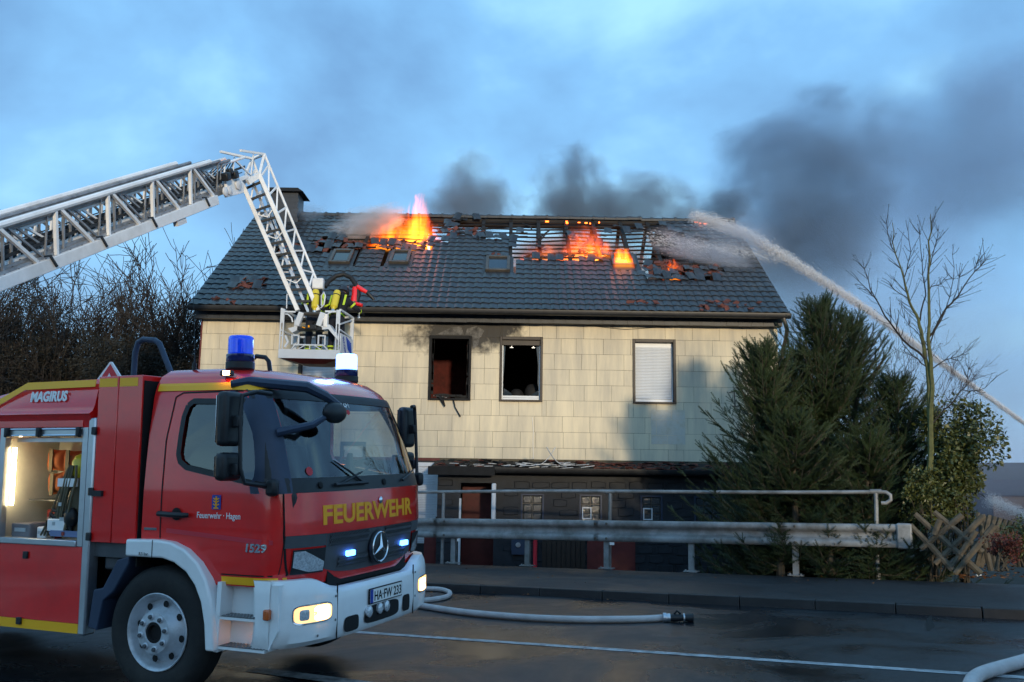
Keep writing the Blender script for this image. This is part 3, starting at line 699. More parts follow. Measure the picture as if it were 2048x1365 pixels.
# lean-to roof, buried in broken tile and fallen debris
rp_ = MB(); rp_.prism([(21.95,1.90),(24.0,2.13),(24.0,2.18),(21.95,1.95)], lambda a, c: (lx0-.12, a, c), lambda a, c: (lx1+.1, a, c)); lr = lpart(rp_, 'roof', M['char'])
lpart(MB().prism(gp, lambda a, c: (-.35, 21.87+a, 1.93+c), lambda a, c: (lx1+.1, 21.87+a, 1.93+c)), 'gutter', M['gutter'], smooth=True)
lpart(MB().box((lx0-.14, 21.80, 1.80), (-.36, 21.94, 2.0)), 'charred_fascia', M['char'])
defm('debris_white', (.55,.57,.60), .6, var=.2)
dw, dr, dk = MB(), MB(), MB()
for k in range(330):
    x = random.uniform(lx0, lx1); y = random.uniform(21.92, 23.9); z = 1.95 + (y-21.95)*.112 + random.uniform(.0,.05)
    m3 = Matrix.Rotation(random.uniform(0,6.3),3,'Z') @ Matrix.Rotation(random.uniform(-.5,.5),3,'X'); s = random.uniform(.04,.15)
    tgt = dr if random.random() < (.75 if x > 1.6 else .3) else dk
    vs = [Vector((x,y,z)) + m3 @ Vector(q) for q in ((-s,-s*.5,0),(s,-s*.6,0),(s*.7,s*.5,0),(-s*.6,s*.6,0),(-s,-s*.5,.016),(s,-s*.6,.016),(s*.7,s*.5,.016),(-s*.6,s*.6,.016))]
    tgt.add(vs, [(3,2,1,0),(4,5,6,7),(0,1,5,4),(1,2,6,5),(2,3,7,6),(3,0,4,7)])
for k in range(46):
    x = random.choice((random.uniform(-1.6, 2.0), random.uniform(.2, 1.4))); y = random.uniform(21.9, 22.6); z = 1.99 + (y-21.95)*.112 + random.uniform(0,.09)
    a = random.uniform(-.4,.4); L = random.uniform(.12,.4)
    dw.bar((x-L/2, y, z - L/2*math.sin(a)*.4), (x+L/2, y+random.uniform(-.1,.1), z + L/2*math.sin(a)*.4), random.uniform(.03,.09), .012)
for k, (x, s) in enumerate(((.62, 1), (1.32, -1))):     # curled strips of roller shutter
    for j in range(6):
        a = j*.16; dw.bar((x + s*(j*.075), 22.0, 2.06 + .012*j*j), (x + s*(j*.075+.08), 22.0, 2.06 + .012*(j+1)**2), .22, .012, (0,0,1))
for mm, nm, tt in ((dw,'fallen_white_strips','debris_white'),(dr,'fallen_broken_tiles','tile_broken'),(dk,'charred_debris','char')):
    o = lpart(mm, nm, M[tt]); o['kind'] = 'stuff'
# ------------------------------------------------------------------ the fire truck (local frame: x forward, y to its far side, z up)
TA, TT = R(22.5), R(2.0)
TH_ = Vector((math.cos(TA), -math.sin(TA), 0)); TN0 = Vector((math.sin(TA), math.cos(TA), 0)); Z0 = Vector((0, 0, 1))
TN = TN0*math.cos(TT) + Z0*math.sin(TT); TZ = Z0*math.cos(TT) - TN0*math.sin(TT)
TO = at(308.6, 1266, 7.45) - TZ*.508
TM4 = Matrix((TH_, TN, TZ)).transposed().to_4x4(); TM4.translation = TO; TINV = TM4.inverted()
truck = bpy.data.objects.new('fire_truck', None); COL.objects.link(truck); truck.matrix_world = TM4
tag(truck, 'red fire truck with raised turntable ladder, white bumper and blue beacons', 'fire truck')
def tp(mb, name, m, parent=None, **k): return mb.build(name, m, parent or truck, **k)
def glass_mat(name, tint, tr=.82):
    m = bpy.data.materials.new(name); m.use_nodes = True; t = m.node_tree; t.nodes.clear()
    o = t.nodes.new('ShaderNodeOutputMaterial'); mx = t.nodes.new('ShaderNodeMixShader'); tb = t.nodes.new('ShaderNodeBsdfTransparent'); gl = t.nodes.new('ShaderNodeBsdfGlossy'); fr = t.nodes.new('ShaderNodeFresnel')
    tb.inputs['Color'].default_value = (*tint, 1); gl.inputs['Roughness'].default_value = .02; fr.inputs['IOR'].default_value = 1.5
    mp = t.nodes.new('ShaderNodeMath'); mp.operation = 'MULTIPLY_ADD'; mp.inputs[1].default_value = 1.0; mp.inputs[2].default_value = .10; lk(t, fr.outputs[0], mp.inputs[0])
    lk(t, mp.outputs[0], mx.inputs[0]); lk(t, tb.outputs[0], mx.inputs[1]); lk(t, gl.outputs[0], mx.inputs[2]); lk(t, mx.outputs[0], o.inputs[0]); return m
M['windscreen'] = glass_mat('windscreen', (.80,.86,.86)); M['side_glass'] = glass_mat('side_glass', (.50,.56,.58))
def emit_mat(name, col, s):
    m = bpy.data.materials.new(name); m.use_nodes = True; b = m.node_tree.nodes['Principled BSDF']; b.inputs['Base Color'].default_value = (*col, 1); b.inputs['Roughness'].default_value = .2
    b.inputs['Emission Color'].default_value = (*col, 1); b.inputs['Emission Strength'].default_value = s; return m
M['lamp_warm'] = emit_mat('lamp_warm', (1.0,.62,.26), 1.1); M['lamp_hot'] = emit_mat('lamp_hot', (1.0,.76,.42), 22)
M['blue_led'] = emit_mat('blue_led', (.06,.22,1.0), 9); M['blue_flash'] = emit_mat('blue_flash', (.15,.36,1.0), 4.5)
M['amber'] = emit_mat('amber', (1.0,.20,.01), 6); M['amber_hot'] = emit_mat('amber_hot', (1.0,.52,.18), 40)
M['strip_light'] = emit_mat('strip_light', (1.0,.78,.42), 26)
defm('blue_dome', (.004,.035,.55), .08, coat=1.0, var=.5, vscale=9, emit=(.0,.05,.9), es=.35)
defm('blue_dome_dark', (.006,.012,.10), .12, coat=1.0)
defm('lamp_lens', (.55,.58,.62), .12, metal=.3, var=.4, vscale=60, coat=1.0)
defm('orange_lens', (.55,.10,.01), .2, coat=.8)
defm('sign_red', (.55,.02,.03), .4); defm('plate_white', (.80,.80,.78), .4); defm('plate_blue', (.01,.05,.35), .4)
defm('seat_grey', (.03,.032,.036), .9); defm('rim', (.56,.59,.64), .42, metal=.35, var=.12, vscale=6, dirt=(.12,.11,.10), dirt_amt=.5, dscale=4)

YC, HW = 1.15, 1.13
_zs = [.90,1.05,1.30,1.60,1.68,2.05,2.38,2.46,2.54,2.595,2.61]
_xf = [1.25,1.28,1.30,1.285,1.265,1.135,.99,.93,.82,.66,.52]
_yi = [.03,.01,.0,.005,.01,.035,.075,.10,.15,.25,.34]
def prof(z): return float(np.interp(z, _zs, _xf)), float(np.interp(z, _zs, _yi)) + .02
CM, CR = 3.0, .42
def front_x(y, z):
    xf, yi = prof(z); w = min(1.0, abs(YC - y)/(YC - yi)); return (xf - CR) + CR*(1 - w**CM)**(1/CM) - .0*w
def fsurf(y, z, off=.004):
    x = front_x(y, z); e = .01
    dx = (front_x(min(y+e, 2*YC), z) - front_x(max(y-e, 0), z))/(2*e); dz = (front_x(y, z+e) - front_x(y, z-e))/(2*e)
    n = Vector((1, -dx, -dz)); 
    if n.length > 6: n = Vector((0, -1 if y < YC else 1, 0))
    n.normalize(); return Vector((x, y, z)) + n*off
def ring(z, shrink=0.0, xr=-.2):
    xf, yi = prof(z); yi += shrink; xf -= shrink; pts = []
    for k in range(0, 15):
        a = math.pi/2*(1 - k/14.); w = math.sin(a)**(2/CM) if a > 0 else 0.0
        pts.append((xf - CR + CR*max(0, math.cos(a))**(2/CM), YC - w*(YC - yi), z))
    half = [(xr + shrink, yi, z), (xr + .1, yi, z), (min(.45, xf - CR - .03), yi, z)] + pts
    other = [(x, 2*YC - y, zz) for x, y, zz in half][::-1]
    return half + other[1:]
outer = MB().loft([ring(z) for z in _zs]).mesh('cab')
cab = link('cab', outer, M['red'], None)
inner = link('cut', MB().loft([ring(z, .055) for z in (.98,1.05,1.30,1.60,1.68,2.05,2.38,2.46,2.53)]).mesh('cut'), None)
cab.data.materials.append(M['black_plastic']); inner.data.materials.append(M['red']); inner.data.materials.append(M['black_plastic'])
for p in inner.data.polygons: p.material_index = 1
def cutter(poly, y0, y1): return link('cut', MB().prism(poly, lambda a, c: (a, y0, c), lambda a, c: (a, y1, c)).mesh('cut'), None)
arch = [(-.5,.5), (-.5,1.215), (.02,1.215), (.18,1.20), (.33,1.14), (.45,1.04), (.53,.93), (.575,.80), (.58,.5)]
door_win = [(.17,2.29), (.14,2.20), (.125,1.90), (.15,1.84), (.22,1.795), (.45,1.755), (.99,1.66), (1.0,1.70), (.955,2.0), (.90,2.27), (.88,2.31), (.22,2.325)]
wsp = [(.17,1.71), (2.13,1.71), (2.06,2.34), (.24,2.34)]
wsc = link('cut', MB().prism(wsp, lambda a, c: (.7, a, c), lambda a, c: (1.6, a, c)).mesh('cut'), None)
boolean(cab, [inner, cutter(arch, -.5, 3), cutter(door_win, -.5, 3), wsc])
cab.parent = truck
for p in cab.data.polygons: p.use_smooth = True
cab.data.set_sharp_from_angle(angle=R(32))
# door: panel lines, seals, glass
def side_y(x, z):
    xf, yi = prof(z); xb = xf - CR
    if x <= xb: return yi
    w = (1 - min(1, ((x - xb)/CR))**CM)**(1/CM); return YC - w*(YC - yi)
def side_strip(path, w, m, name, parent, off=.004, mirror=False):      # a flat band that follows the cab side along (x,z) points
    b = MB(); n = len(path)
    for i, (x, z) in enumerate(path):
        d = Vector((path[min(i+1, n-1)][0] - path[max(i-1, 0)][0], 0, path[min(i+1, n-1)][1] - path[max(i-1, 0)][1])).normalized(); q = Vector((-d.z, 0, d.x))
        for s in (-1, -.33, .33, 1):
            xx, zz = x + q.x*s*w/2, z + q.z*s*w/2; y = side_y(xx, zz) - off
            b.v.append((xx, 2*YC - y if mirror else y, zz))
    b.f = [(4*i+k, 4*i+4+k, 4*i+5+k, 4*i+1+k) for i in range(n-1) for k in range(3)]; return tp(b, name, m, parent, fix=False)
def dense(path, n=8, close=False):
    out = []; P = path + ([path[0]] if close else [])
    for (a, b), (c, d) in zip(P[:-1], P[1:]):
        for k in range(n): out.append((a + (c-a)*k/n, b + (d-b)*k/n))
    out.append(P[-1]); return out
door = empty('door'); door.parent = truck
side_strip(dense(door_win, 4, True), .045, M['black_plastic'], 'window_seal', door, .006)
side_strip(dense([(-.005,1.235), (-.015,2.0), (.03,2.36), (.10,2.395), (.84,2.40), (.93,2.36), (1.03,2.0), (1.105,1.66), (1.125,1.35), (1.125,.985)], 8), .012, M['dark_void'], 'door_gap', door, .003)
side_strip(dense([(.60,.985), (1.125,.985)], 6), .010, M['dark_void'], 'door_gap', door, .003)
for mir in (False, True):
    gp_ = dense(door_win, 3, True)[:-1]; b = MB(); ys_ = [side_y(x, z) + .014 for x, z in gp_]
    b.add([(x, (2*YC - y) if mir else y, z) for (x, z), y in zip(gp_, ys_)], [tuple(range(len(gp_)))]); tp(b, 'side_window', M['side_glass'], door if not mir else truck, fix=False)
side_strip(dense([(.06,1.30), (1.06,1.235)], 8), .035, M['red_light'], 'door_crease', door, .006)
hd = MB().tube([(.0,.0,1.432), (.02,-.035,1.432), (.14,-.045,1.428), (.26,-.035,1.425), (.285,.0,1.425)], [.018,.022,.022,.022,.018], 10); tp(hd, 'handle', M['black_plastic'], door, smooth=True)
tp(MB().lathe([(.045,0),(.05,.004),(.03,.005)], (.16, .012, 1.43), (0,-1,0), 18), 'handle_recess', M['dark_void'], door)
def side_text(body, x, z, size, m, parent, name='lettering', y=None, **k):
    me = text_mesh(body, size, **k)
    for v in me.vertices:
        X, Zz = x + v.co.x, z + v.co.y; v.co = (X, (side_y(X, Zz) if y is None else y) - .005 - v.co.z, Zz)
    me.materials.clear(); return link(name, me, m, parent)
side_text('Feuerwehr · Hagen', .355, 1.405, .068, M['letter_white'], door, 'door_lettering', bold=.0005, sx=.80, depth=.001)
side_text('1529', .82, 1.165, .085, M['chrome'], door, 'model_number', bold=.003, sx=1.15, depth=.004, shear=.1)
cy = side_y(.54, 1.5) - .004
cr = tp(MB().box((.50, cy-.003, 1.475), (.585, cy, 1.585)), 'crest', M['plate_blue'], door)
tb = MB().bar((.5425, cy-.005, 1.485), (.5425, cy-.005, 1.575), .012, .004, (0,1,0))
for zz in (1.515, 1.54, 1.56):
    tb.bar((.5425, cy-.005, zz-.012), (.515, cy-.005, zz), .008, .004, (0,1,0)).bar((.5425, cy-.005, zz-.012), (.57, cy-.005, zz), .008, .004, (0,1,0))
tp(tb.bar((.52, cy-.005, 1.485), (.565, cy-.005, 1.485), .01, .004, (0,1,0)), 'crest_tree', M['letter_yellow'], cr)
tp(MB().box((-.17, side_y(-.1, 1.30)-.005, 1.295), (-.04, side_y(-.1, 1.30)-.0005, 1.315)), 'badge', M['chrome'])
# yellow bands on the cab
side_strip(dense([(-.17,2.445), (.60,2.44), (.86,2.43)], 10), .062, M['yellow_stripe'], 'upper_stripe', truck, .010)
side_strip(dense([(.60,.94), (1.12,.94)], 8), .058, M['yellow_stripe'], 'lower_stripe', truck, .003)
# windscreen, black surround, front panel, grille
ws = MB(); ny, nz = 24, 10
for j in range(nz+1):
    z = 1.66 + (2.395 - 1.66)*j/nz
    for i in range(ny+1):
        lo = np.interp(z, [1.66,2.395], [.10,.17]); y = lo + (2*YC - 2*lo)*i/ny; ws.v.append(tuple(fsurf(y, z, .006)))
ws.f = [(j*(ny+1)+i, j*(ny+1)+i+1, (j+1)*(ny+1)+i+1, (j+1)*(ny+1)+i) for j in range(nz) for i in range(ny)]
wsm = ws.mesh('windscreen', fix=False); wo = link('windscreen', wsm, M['windscreen'], truck, smooth=True)
def front_band(y0, y1, z0, z1, m, name, parent=None, off=.010, ny=20, nz=4, top=None, bot=None):
    b = MB()
    for j in range(nz+1):
        for i in range(ny+1):
            y = y0 + (y1-y0)*i/ny; a = bot(y) if bot else z0; c = top(y) if top else z1; z = a + (c-a)*j/nz; b.v.append(tuple(fsurf(y, z, off)))
    b.f = [(j*(ny+1)+i, j*(ny+1)+i+1, (j+1)*(ny+1)+i+1, (j+1)*(ny+1)+i) for j in range(nz) for i in range(ny)]
    return tp(b, name, m, parent, fix=False, smooth=True)
front_band(.045, 2*YC-.045, 1.605, 1.715, M['black_plastic'], 'windscreen_cowl', wo, .011, 26)
front_band(.12, 2*YC-.12, 2.335, 2.405, M['black_plastic'], 'windscreen_header', wo, .011, 26)
for s in (0, 1):
    f = (lambda y: 2*YC - y) if s else (lambda y: y); b = MB(); n = 12
    for j in range(n+1):
        z = 1.60 + .80*j/n
        for k in range(4):
            lo = np.interp(z, [1.6,2.4], [.022,.098]); y = lo + k*.045; b.v.append(tuple(fsurf(f(y), z, .010)))
    b.f = [(j*4+k, j*4+k+1, (j+1)*4+k+1, (j+1)*4+k) for j in range(n) for k in range(3)]
    tp(b, 'pillar_trim', M['bluegrey_plastic'], wo, fix=False, smooth=True)
front_band(.10, 2*YC-.10, 1.285, 1.60, M['red'], 'front_flap', truck, .012, 28, 6)
front_band(.10, .105, 1.0, 1.60, M['dark_void'], 'flap_gap', truck, .014, 1, 8); front_band(2*YC-.105, 2*YC-.10, 1.0, 1.60, M['dark_void'], 'flap_gap', truck, .014, 1, 8)
me = text_mesh('FEUERWEHR', .185, depth=.001, bold=.006, sx=1.0)
w0 = max(v.co.x for v in me.vertices); h0 = max(v.co.y for v in me.vertices)
for v in me.vertices:
    y = .40 + v.co.x/w0*1.42; z = 1.355 + v.co.y/h0*.145; v.co = fsurf(y, z, .015 + v.co.z)
me.materials.clear(); link('lettering', me, M['letter_yellow'], truck)
tp(MB().lathe([(.028,0),(.030,.008),(.02,.016),(.008,.02)], fsurf(1.21, 1.505, .014), (1,0,0), 20), 'flap_badge', M['chrome'], smooth=True)
gr = front_band(.46, 2*YC-.46, .985, 1.28, M['grey_plastic'], 'grille', truck, .008, 28, 4, bot=lambda y: .955 + .06*((y-YC)/.7)**4)
front_band(.11, .458, 1.19, 1.283, M['grey_plastic'], 'grille_wing', gr, .008, 10, 3); front_band(2*YC-.458, 2*YC-.11, 1.19, 1.283, M['grey_plastic'], 'grille_wing', gr, .008, 10, 3)
def mesh_patch(y0, y1, zlo, zhi, nm):
    front_band(y0, y1, 0, 0, M['dark_void'], nm, gr, .014, 10, 2, top=zhi, bot=zlo)
    wires = MB(); n = 26
    for i in range(n+1):
        y = y0 + (y1-y0)*i/n; a, c = zlo(y), zhi(y); k = 4
        for q in range(k):
            wires.tube([fsurf(y + (.012 if q % 2 else -.012), a + (c-a)*q/k, .019), fsurf(y + (-.012 if q % 2 else .012), a + (c-a)*(q+1)/k, .019)], .0045, 3, cap=False)
    w = tp(wires, nm + '_wires', M['grey_plastic'], gr, fix=False); w['kind'] = 'stuff'
mesh_patch(.50, 1.02, lambda y: 1.185, lambda y: 1.275, 'upper_mesh'); mesh_patch(1.30, 1.80, lambda y: 1.185, lambda y: 1.275, 'upper_mesh')
mesh_patch(.62, 1.02, lambda y: 1.01, lambda y: 1.085, 'lower_mesh'); mesh_patch(1.30, 1.68, lambda y: 1.01, lambda y: 1.085, 'lower_mesh')
# three-pointed star in its ring
SC = fsurf(YC + .02, 1.118, .03)
tp(MB().lathe([(.135,-.02),(.145,.0),(.140,.018),(.125,.024)], SC, (1,0,0), 32), 'emblem_disc', M['black_plastic'], smooth=True)
tp(MB().lathe([(.112,.022),(.122,.030),(.130,.024),(.121,.016)], SC, (1,0,0), 36, closed=True), 'emblem_ring', M['chrome'], smooth=True)
st = MB(); cx = SC + Vector((.034, 0, 0))
for k in range(3):
    a = math.pi/2 + k*2*math.pi/3; d = Vector((0, math.cos(a), math.sin(a))); q = Vector((0, -math.sin(a), math.cos(a)))
    st.add([cx + q*.026, cx - q*.026, cx + d*.118 - Vector((.008,0,0)), cx + Vector((.014,0,0))], [(0,2,3),(1,3,2),(0,3,1)])
tp(st, 'emblem_star', M['chrome'], fix=True)
for yy in (.76, 1.66):
    tp(MB().box((-.02,-.062,-.024), (.012,.062,.024), frame(fsurf(yy, 1.103, .022), (0,1,0), (0,0,1)) @ Matrix.Rotation(R(90), 4, 'Y')) if False else MB().cbox(fsurf(yy, 1.103, .022), (.03,.115,.045)), 'blue_flasher', M['blue_led'], bevel=.008)
# indicator clusters at the corners
for s, (ya, yb) in enumerate(((.17,.44), (2*YC-.44,2*YC-.17))):
    lens = front_band(ya, yb, 1.0, 1.175, M['lamp_lens'], 'indicator_lamp', truck, .022, 10, 6, top=lambda y: 1.165 - .10*(abs(y-YC) < .9)*max(0, .9-abs(y-YC))/.2, bot=lambda y: 1.005 + .05*max(0, abs(y-YC)-.85)/.15)
    front_band(ya-.008, yb+.010, .992, 1.178, M['black_plastic'], 'lamp_surround', lens, .018, 10, 4)
# bumper
def bump_ring(z, grow):
    pts = []
    xf = 1.365 + grow; yi = -.01 - grow*.5
    for k in range(0, 19):
        a = math.pi/2*(1 - k/18.); w = math.sin(a)**(2/3.2) if a > 0 else 0.
        pts.append((xf - .40 + .40*max(0, math.cos(a))**(2/3.2), YC - w*(YC - yi), z))
    return [(1.0 if False else 1.09, yi, z)] + pts
def bumper_mesh():
    b = MB(); zl = [.46,.50,.60,.72,.84,.90,.955]; gl = [-.05,-.01,.0,.0,-.004,-.012,-.035]
    ringsF = []
    for z, gq in zip(zl, gl):
        h = bump_ring(z, gq); full = h + [(x, 2*YC - y, zz) for x, y, zz in h][::-1][1:]
        # the middle is lower than the corners
        full = [(x, y, (zz if zz < .8 else zz - (.10*(zz-.8)/.155)*(lambda q: q*q*(3-2*q))(min(1, max(0, (.92-abs(y-YC))/.34))))) for x, y, zz in full]
        ringsF.append(full)
    n = len(ringsF[0])
    inner_ = [[(x - .06, y + (.06 if y < YC else -.06)*(abs(y-YC) > .5), zz) for x, y, zz in r] for r in ringsF]
    b.loft(ringsF, cap=False, closed=False); b.loft(inner_, cap=False, closed=False)
    m = len(ringsF)
    for k in range(n-1):
        b.f.append((k, k+1, m*n + k+1, m*n + k)); b.f.append(((m-1)*n+k, (m-1)*n+k+1, m*n+(m-1)*n+k+1, m*n+(m-1)*n+k))
    return b
bumper = tp(bumper_mesh(), 'bumper', M['truck_white'], smooth=True)
def bx_(y, z, gq=0.0):
    yi = -.01; w = min(1, abs(YC-y)/(YC-yi)); return 1.365 - .40 + .40*(1 - w**3.2)**(1/3.2) + gq
def bump_patch(y0, y1, z0, z1, m, name, parent, off=.004, n=12, round_=0.0):
    b = MB(); k = 28; c = ((y0+y1)/2, (z0+z1)/2); pts = []
    for i in range(k):
        a = 2*math.pi*i/k; e = .45
        pts.append((c[0] + (y1-y0)/2*math.copysign(abs(math.cos(a))**e, math.cos(a)), c[1] + (z1-z0)/2*math.copysign(abs(math.sin(a))**e, math.sin(a))))
    b.add([(bx_(y, z, off), y, z) for y, z in pts] + [(bx_(c[0], c[1], off + .006), *c)], [(i, (i+1) % k, k) for i in range(k)])
    return tp(b, name, m, parent, fix=False, smooth=True)
for s in (0, 1):
    f = (lambda y: 2*YC - y) if s else (lambda y: y)
    ya, yb = sorted((f(.10), f(.44))); bump_patch(ya - .012, yb + .012, .625, .775, M['chrome'], 'headlight_rim', bumper, .003)
    bump_patch(ya, yb, .638, .762, M['lamp_warm'], 'headlight', bumper, .009)
    ya, yb = sorted((f(.255), f(.41))); bump_patch(ya, yb, .648, .752, M['lamp_hot'], 'headlight_bulb', bumper, .0125); ya, yb = sorted((f(.13), f(.21))); bump_patch(ya, yb, .66, .74, M['lamp_lens'], 'headlight_reflector', bumper, .0125)
for (y0, y1, z0, z1) in ((.60,.80,.50,.62), (1.52,1.66,.52,.66)): bump_patch(y0, y1, z0, z1, M['dark_void'], 'air_intake', bumper, .004)
bump_patch(.88, 1.45, .515, .655, M['dark_void'], 'air_intake', bumper, .004)
for y in (.93, 1.10, 1.21): tp(MB().lathe([(.04,-.02),(.045,.02),(.03,.03),(.01,.032)], (1.372, y, .605 + .01*y), (1,0,0), 18), 'siren_horn', M['lamp_lens'], bumper, smooth=True)
for (y, z) in ((.49,.80),(.49,.62),(.30,.53),(1.78,.83),(1.78,.62)): tp(MB().lathe([(.010,0),(.010,.004),(.004,.005)], (bx_(y, z, .001), y, z), (1,0,0), 10), 'bolt', M['galv'], bumper)
for y in (.515, 1.745): tp(MB().box((bx_(y,.7,.0005)-.01, y-.002, .47), (bx_(y,.7,.0015), y+.002, .90)), 'bumper_seam', M['dark_void'], bumper)
pl = tp(MB().box((1.372, .93, .668), (1.384, 1.475, .795)), 'number_plate', M['dark_void'], bevel=.004)
tp(MB().box((1.3842, .94, .678), (1.3862, 1.465, .786)), 'plate_face', M['plate_white'], pl); tp(MB().box((1.3864, .94, .678), (1.3872, .985, .786)), 'country_band', M['plate_blue'], pl)
me = text_mesh('HA·FW 233', .105, depth=.0005, bold=.002, sx=.78); w0 = max(v.co.x for v in me.vertices)
for v in me.vertices: v.co = (1.3870 + v.co.z, 1.0 + v.co.x/w0*.455, .693 + v.co.y)
me.materials.clear(); link('plate_number', me, M['dark_void'], pl)
tp(MB().box((1.0, .52, .86), (1.24, 2*YC-.52, 1.0)).box((.75,.3,.5),(1.22,2*YC-.3,.85)), 'engine_bay', M['dark_void'])
# step module between door and bumper
step = tp(MB().prism([(.585,.42), (1.09,.45), (1.16,.62), (1.16,.95), (1.12,.95), (1.12,.905), (.605,.905)], lambda a, c: (a, .14, c), lambda a, c: (a, .20, c)), 'step_module', M['truck_white'])
def polyy(poly, y0, y1, name, m, parent, **k): return tp(MB().prism(poly, lambda a, c: (a, y0, c), lambda a, c: (a, y1, c)), name, m, parent, **k)
polyy([(1.085,.45),(1.165,.60),(1.165,.93),(1.10,.93),(1.085,.66)], .0, .139, 'step_side', M['truck_white'], step)
polyy([(.58,.41),(.62,.41),(.64,.93),(.60,.93)], .0, .139, 'step_side', M['truck_white'], step)
for z, x1 in ((.655, 1.09), (.435, 1.05)):
    tp(MB().box((.622, .0, z), (x1, .139, z+.022)), 'tread_or_shade_plate', M['truck_white'], step)
    t = MB()
    for i in range(14):
        for j in range(3): t.cbox((.65 + i*.03, .025 + j*.045, z+.026), (.017,.025,.007))
    tt = tp(t, 'tread_studs', M['galv'], step); tt['kind'] = 'stuff'
    tp(MB().box((.625, -.004, z+.0225), (x1-.01, .138, z+.0235)), 'tread_mat', M['grey_plastic'], step)
tp(MB().cbox((1.02,.132,.555), (.075,.014,.032)), 'side_marker', M['amber'], step, bevel=.005); tp(MB().sphere((1.02,.118,.555), .014), 'side_marker_bulb', M['amber_hot'], step, smooth=True)
tp(MB().cbox((1.0,.131,.845), (.055,.016,.03)), 'step_vent', M['dark_void'], step)
tp(MB().cbox((1.085,-.025,.72), (.05,.05,.08)), 'side_indicator', M['orange_lens'], step, bevel=.012)
# wheel arch fender
def fender_poly():
    o = [(-.30,1.222),(.02,1.228),(.16,1.215),(.30,1.165),(.43,1.07),(.52,.95),(.575,.80),(.605,.62),(.625,.42)]
    i = [(.535,.42),(.515,.62),(.475,.78),(.41,.90),(.32,.995),(.20,1.06),(.08,1.088),(-.30,1.088)]; return o + i
fe = polyy(fender_poly(), -.045, .30, 'fender', M['truck_white'], truck, bevel=.018, seg=3)
tp(MB().box((-.022,-.047,1.09), (-.016,-.0452,1.226)), 'fender_seam', M['dark_void'], fe)
side_text('8,5 bar', -.15, 1.105, .034, M['dark_void'], fe, 'pressure_note', y=-.0445, depth=.0006)
polyy([(-.30,1.08),(-.42,1.05),(-.56,.82),(-.66,.80),(-.70,.50),(-.60,.48),(-.55,.72),(-.44,.80),(-.30,1.02)], .0, .32, 'rear_mudguard', M['bluegrey_plastic'], truck, bevel=.01)
# front wheel
def wheel(x, y, r, name='wheel', far=False):
    w = empty(name); w.parent = truck; w.location = (x, y, r); s = 1 if not far else -1
    ax = (0, -s, 0); k = r/.508
    MB().lathe([(q*k, h) for q, h in ((.285,-.26),(.40,-.27),(.475,-.25),(.505,-.20),(.508,-.13),(.505,-.06),(.475,-.012),(.42,.006),(.36,.002),(.315,-.008),(.292,-.02))], (0,0,0), ax, 48, caps=False).build('tyre', M['rubber'], w, smooth=True)
    gv = MB()
    for q in range(4):
        rr = (.5086)*k; gv.lathe([(rr,-.185+q*.036),(rr,-.179+q*.036)], (0,0,0), ax, 48, caps=False)
    gv.build('tread_groove', M['dark_void'], w)
    MB().lathe([(q*k, h) for q, h in ((.296,-.02),(.302,-.004),(.296,.002),(.280,-.008),(.272,-.03),(.250,-.075),(.240,-.085),(.190,-.045),(.165,.02),(.158,.030),(.085,.034),(.080,.025))], (0,0,0), ax, 48, caps=False).build('rim', M['rim'], w, smooth=True)
    MB().lathe([(.0795*k,-.02),(.0795*k,.026),(.06*k,.027),(.055*k,-.0)], (0,0,0), ax, 28).build('hub', M['dark_void'], w, smooth=True)
    nut = MB().lathe([(.017,0),(.017,.022),(.012,.028)], (0,0,0), ax, 6).mesh('wheel_nut'); nut.materials.append(M['grey_plastic'])
    coll = MB().lathe([(.026,0),(.027,.006),(.02,.010)], (0,0,0), ax, 14).mesh('nut_collar'); coll.materials.append(M['rim'])
    for q in range(8):
        a = 2*math.pi*q/8 + .2
        for me in (coll, nut):
            o = bpy.data.objects.new(me.name, me); COL.objects.link(o); o.parent = w; o.location = (.125*k*math.cos(a), -s*.032, .125*k*math.sin(a))
    hole = MB().lathe([(.026,0),(.028,.002),(.022,.0035)], (0,0,0), ax, 16).mesh('hand_hole'); hole.materials.append(M['dark_void'])
    for q in range(8):
        a = 2*math.pi*q/8 + .58; d = Vector((math.cos(a), 0, math.sin(a)))
        o = bpy.data.objects.new('hand_hole', hole); COL.objects.link(o); o.parent = w; o.location = d*.216*k + Vector((0, s*.050, 0))
    return w
wheel(0, .02, .508); wheel(0, 2*YC-.02, .508, far=True); wheel(-4.2, .02, .508); wheel(-4.2, 2*YC-.02, .508, far=True)
tp(MB().box((-5.8,.55,.55), (.9,1.75,.98)).box((-.15,.28,.40),(.15,2.0,.62)).box((-1.0,.35,.45),(-.3,1.9,1.1)), 'chassis', M['dark_void'])
# interior: dashboard, steering wheel, seats
tp(MB().prism([(.62,1.30),(1.16,1.30),(1.18,1.60),(1.08,1.685),(.80,1.70),(.66,1.62)], lambda a, c: (a, .14, c), lambda a, c: (a, 2*YC-.14, c)), 'dashboard', M['black_plastic'], bevel=.03)
tp(MB().lathe([(.215,-.014),(.232,0),(.215,.014),(.20,0)], (.70, 1.72, 1.735), Vector((-.55,0,.83)), 28, closed=True).tube([(.70,1.72,1.735),(.83,1.72,1.58)], .03, 8).bar((.70,1.52,1.735),(.70,1.92,1.735), .03,.02), 'steering_wheel', M['black_plastic'], smooth=True)
for y in (.50, 1.75):
    seat = MB().box((-.1, y-.24, 1.2), (.42, y+.24, 1.36)).box((-.14, y-.24, 1.36), (.02, y+.24, 1.98)).box((-.14, y-.14, 2.0), (-.02, y+.14, 2.2)); tp(seat, 'seat', M['seat_grey'], bevel=.05)
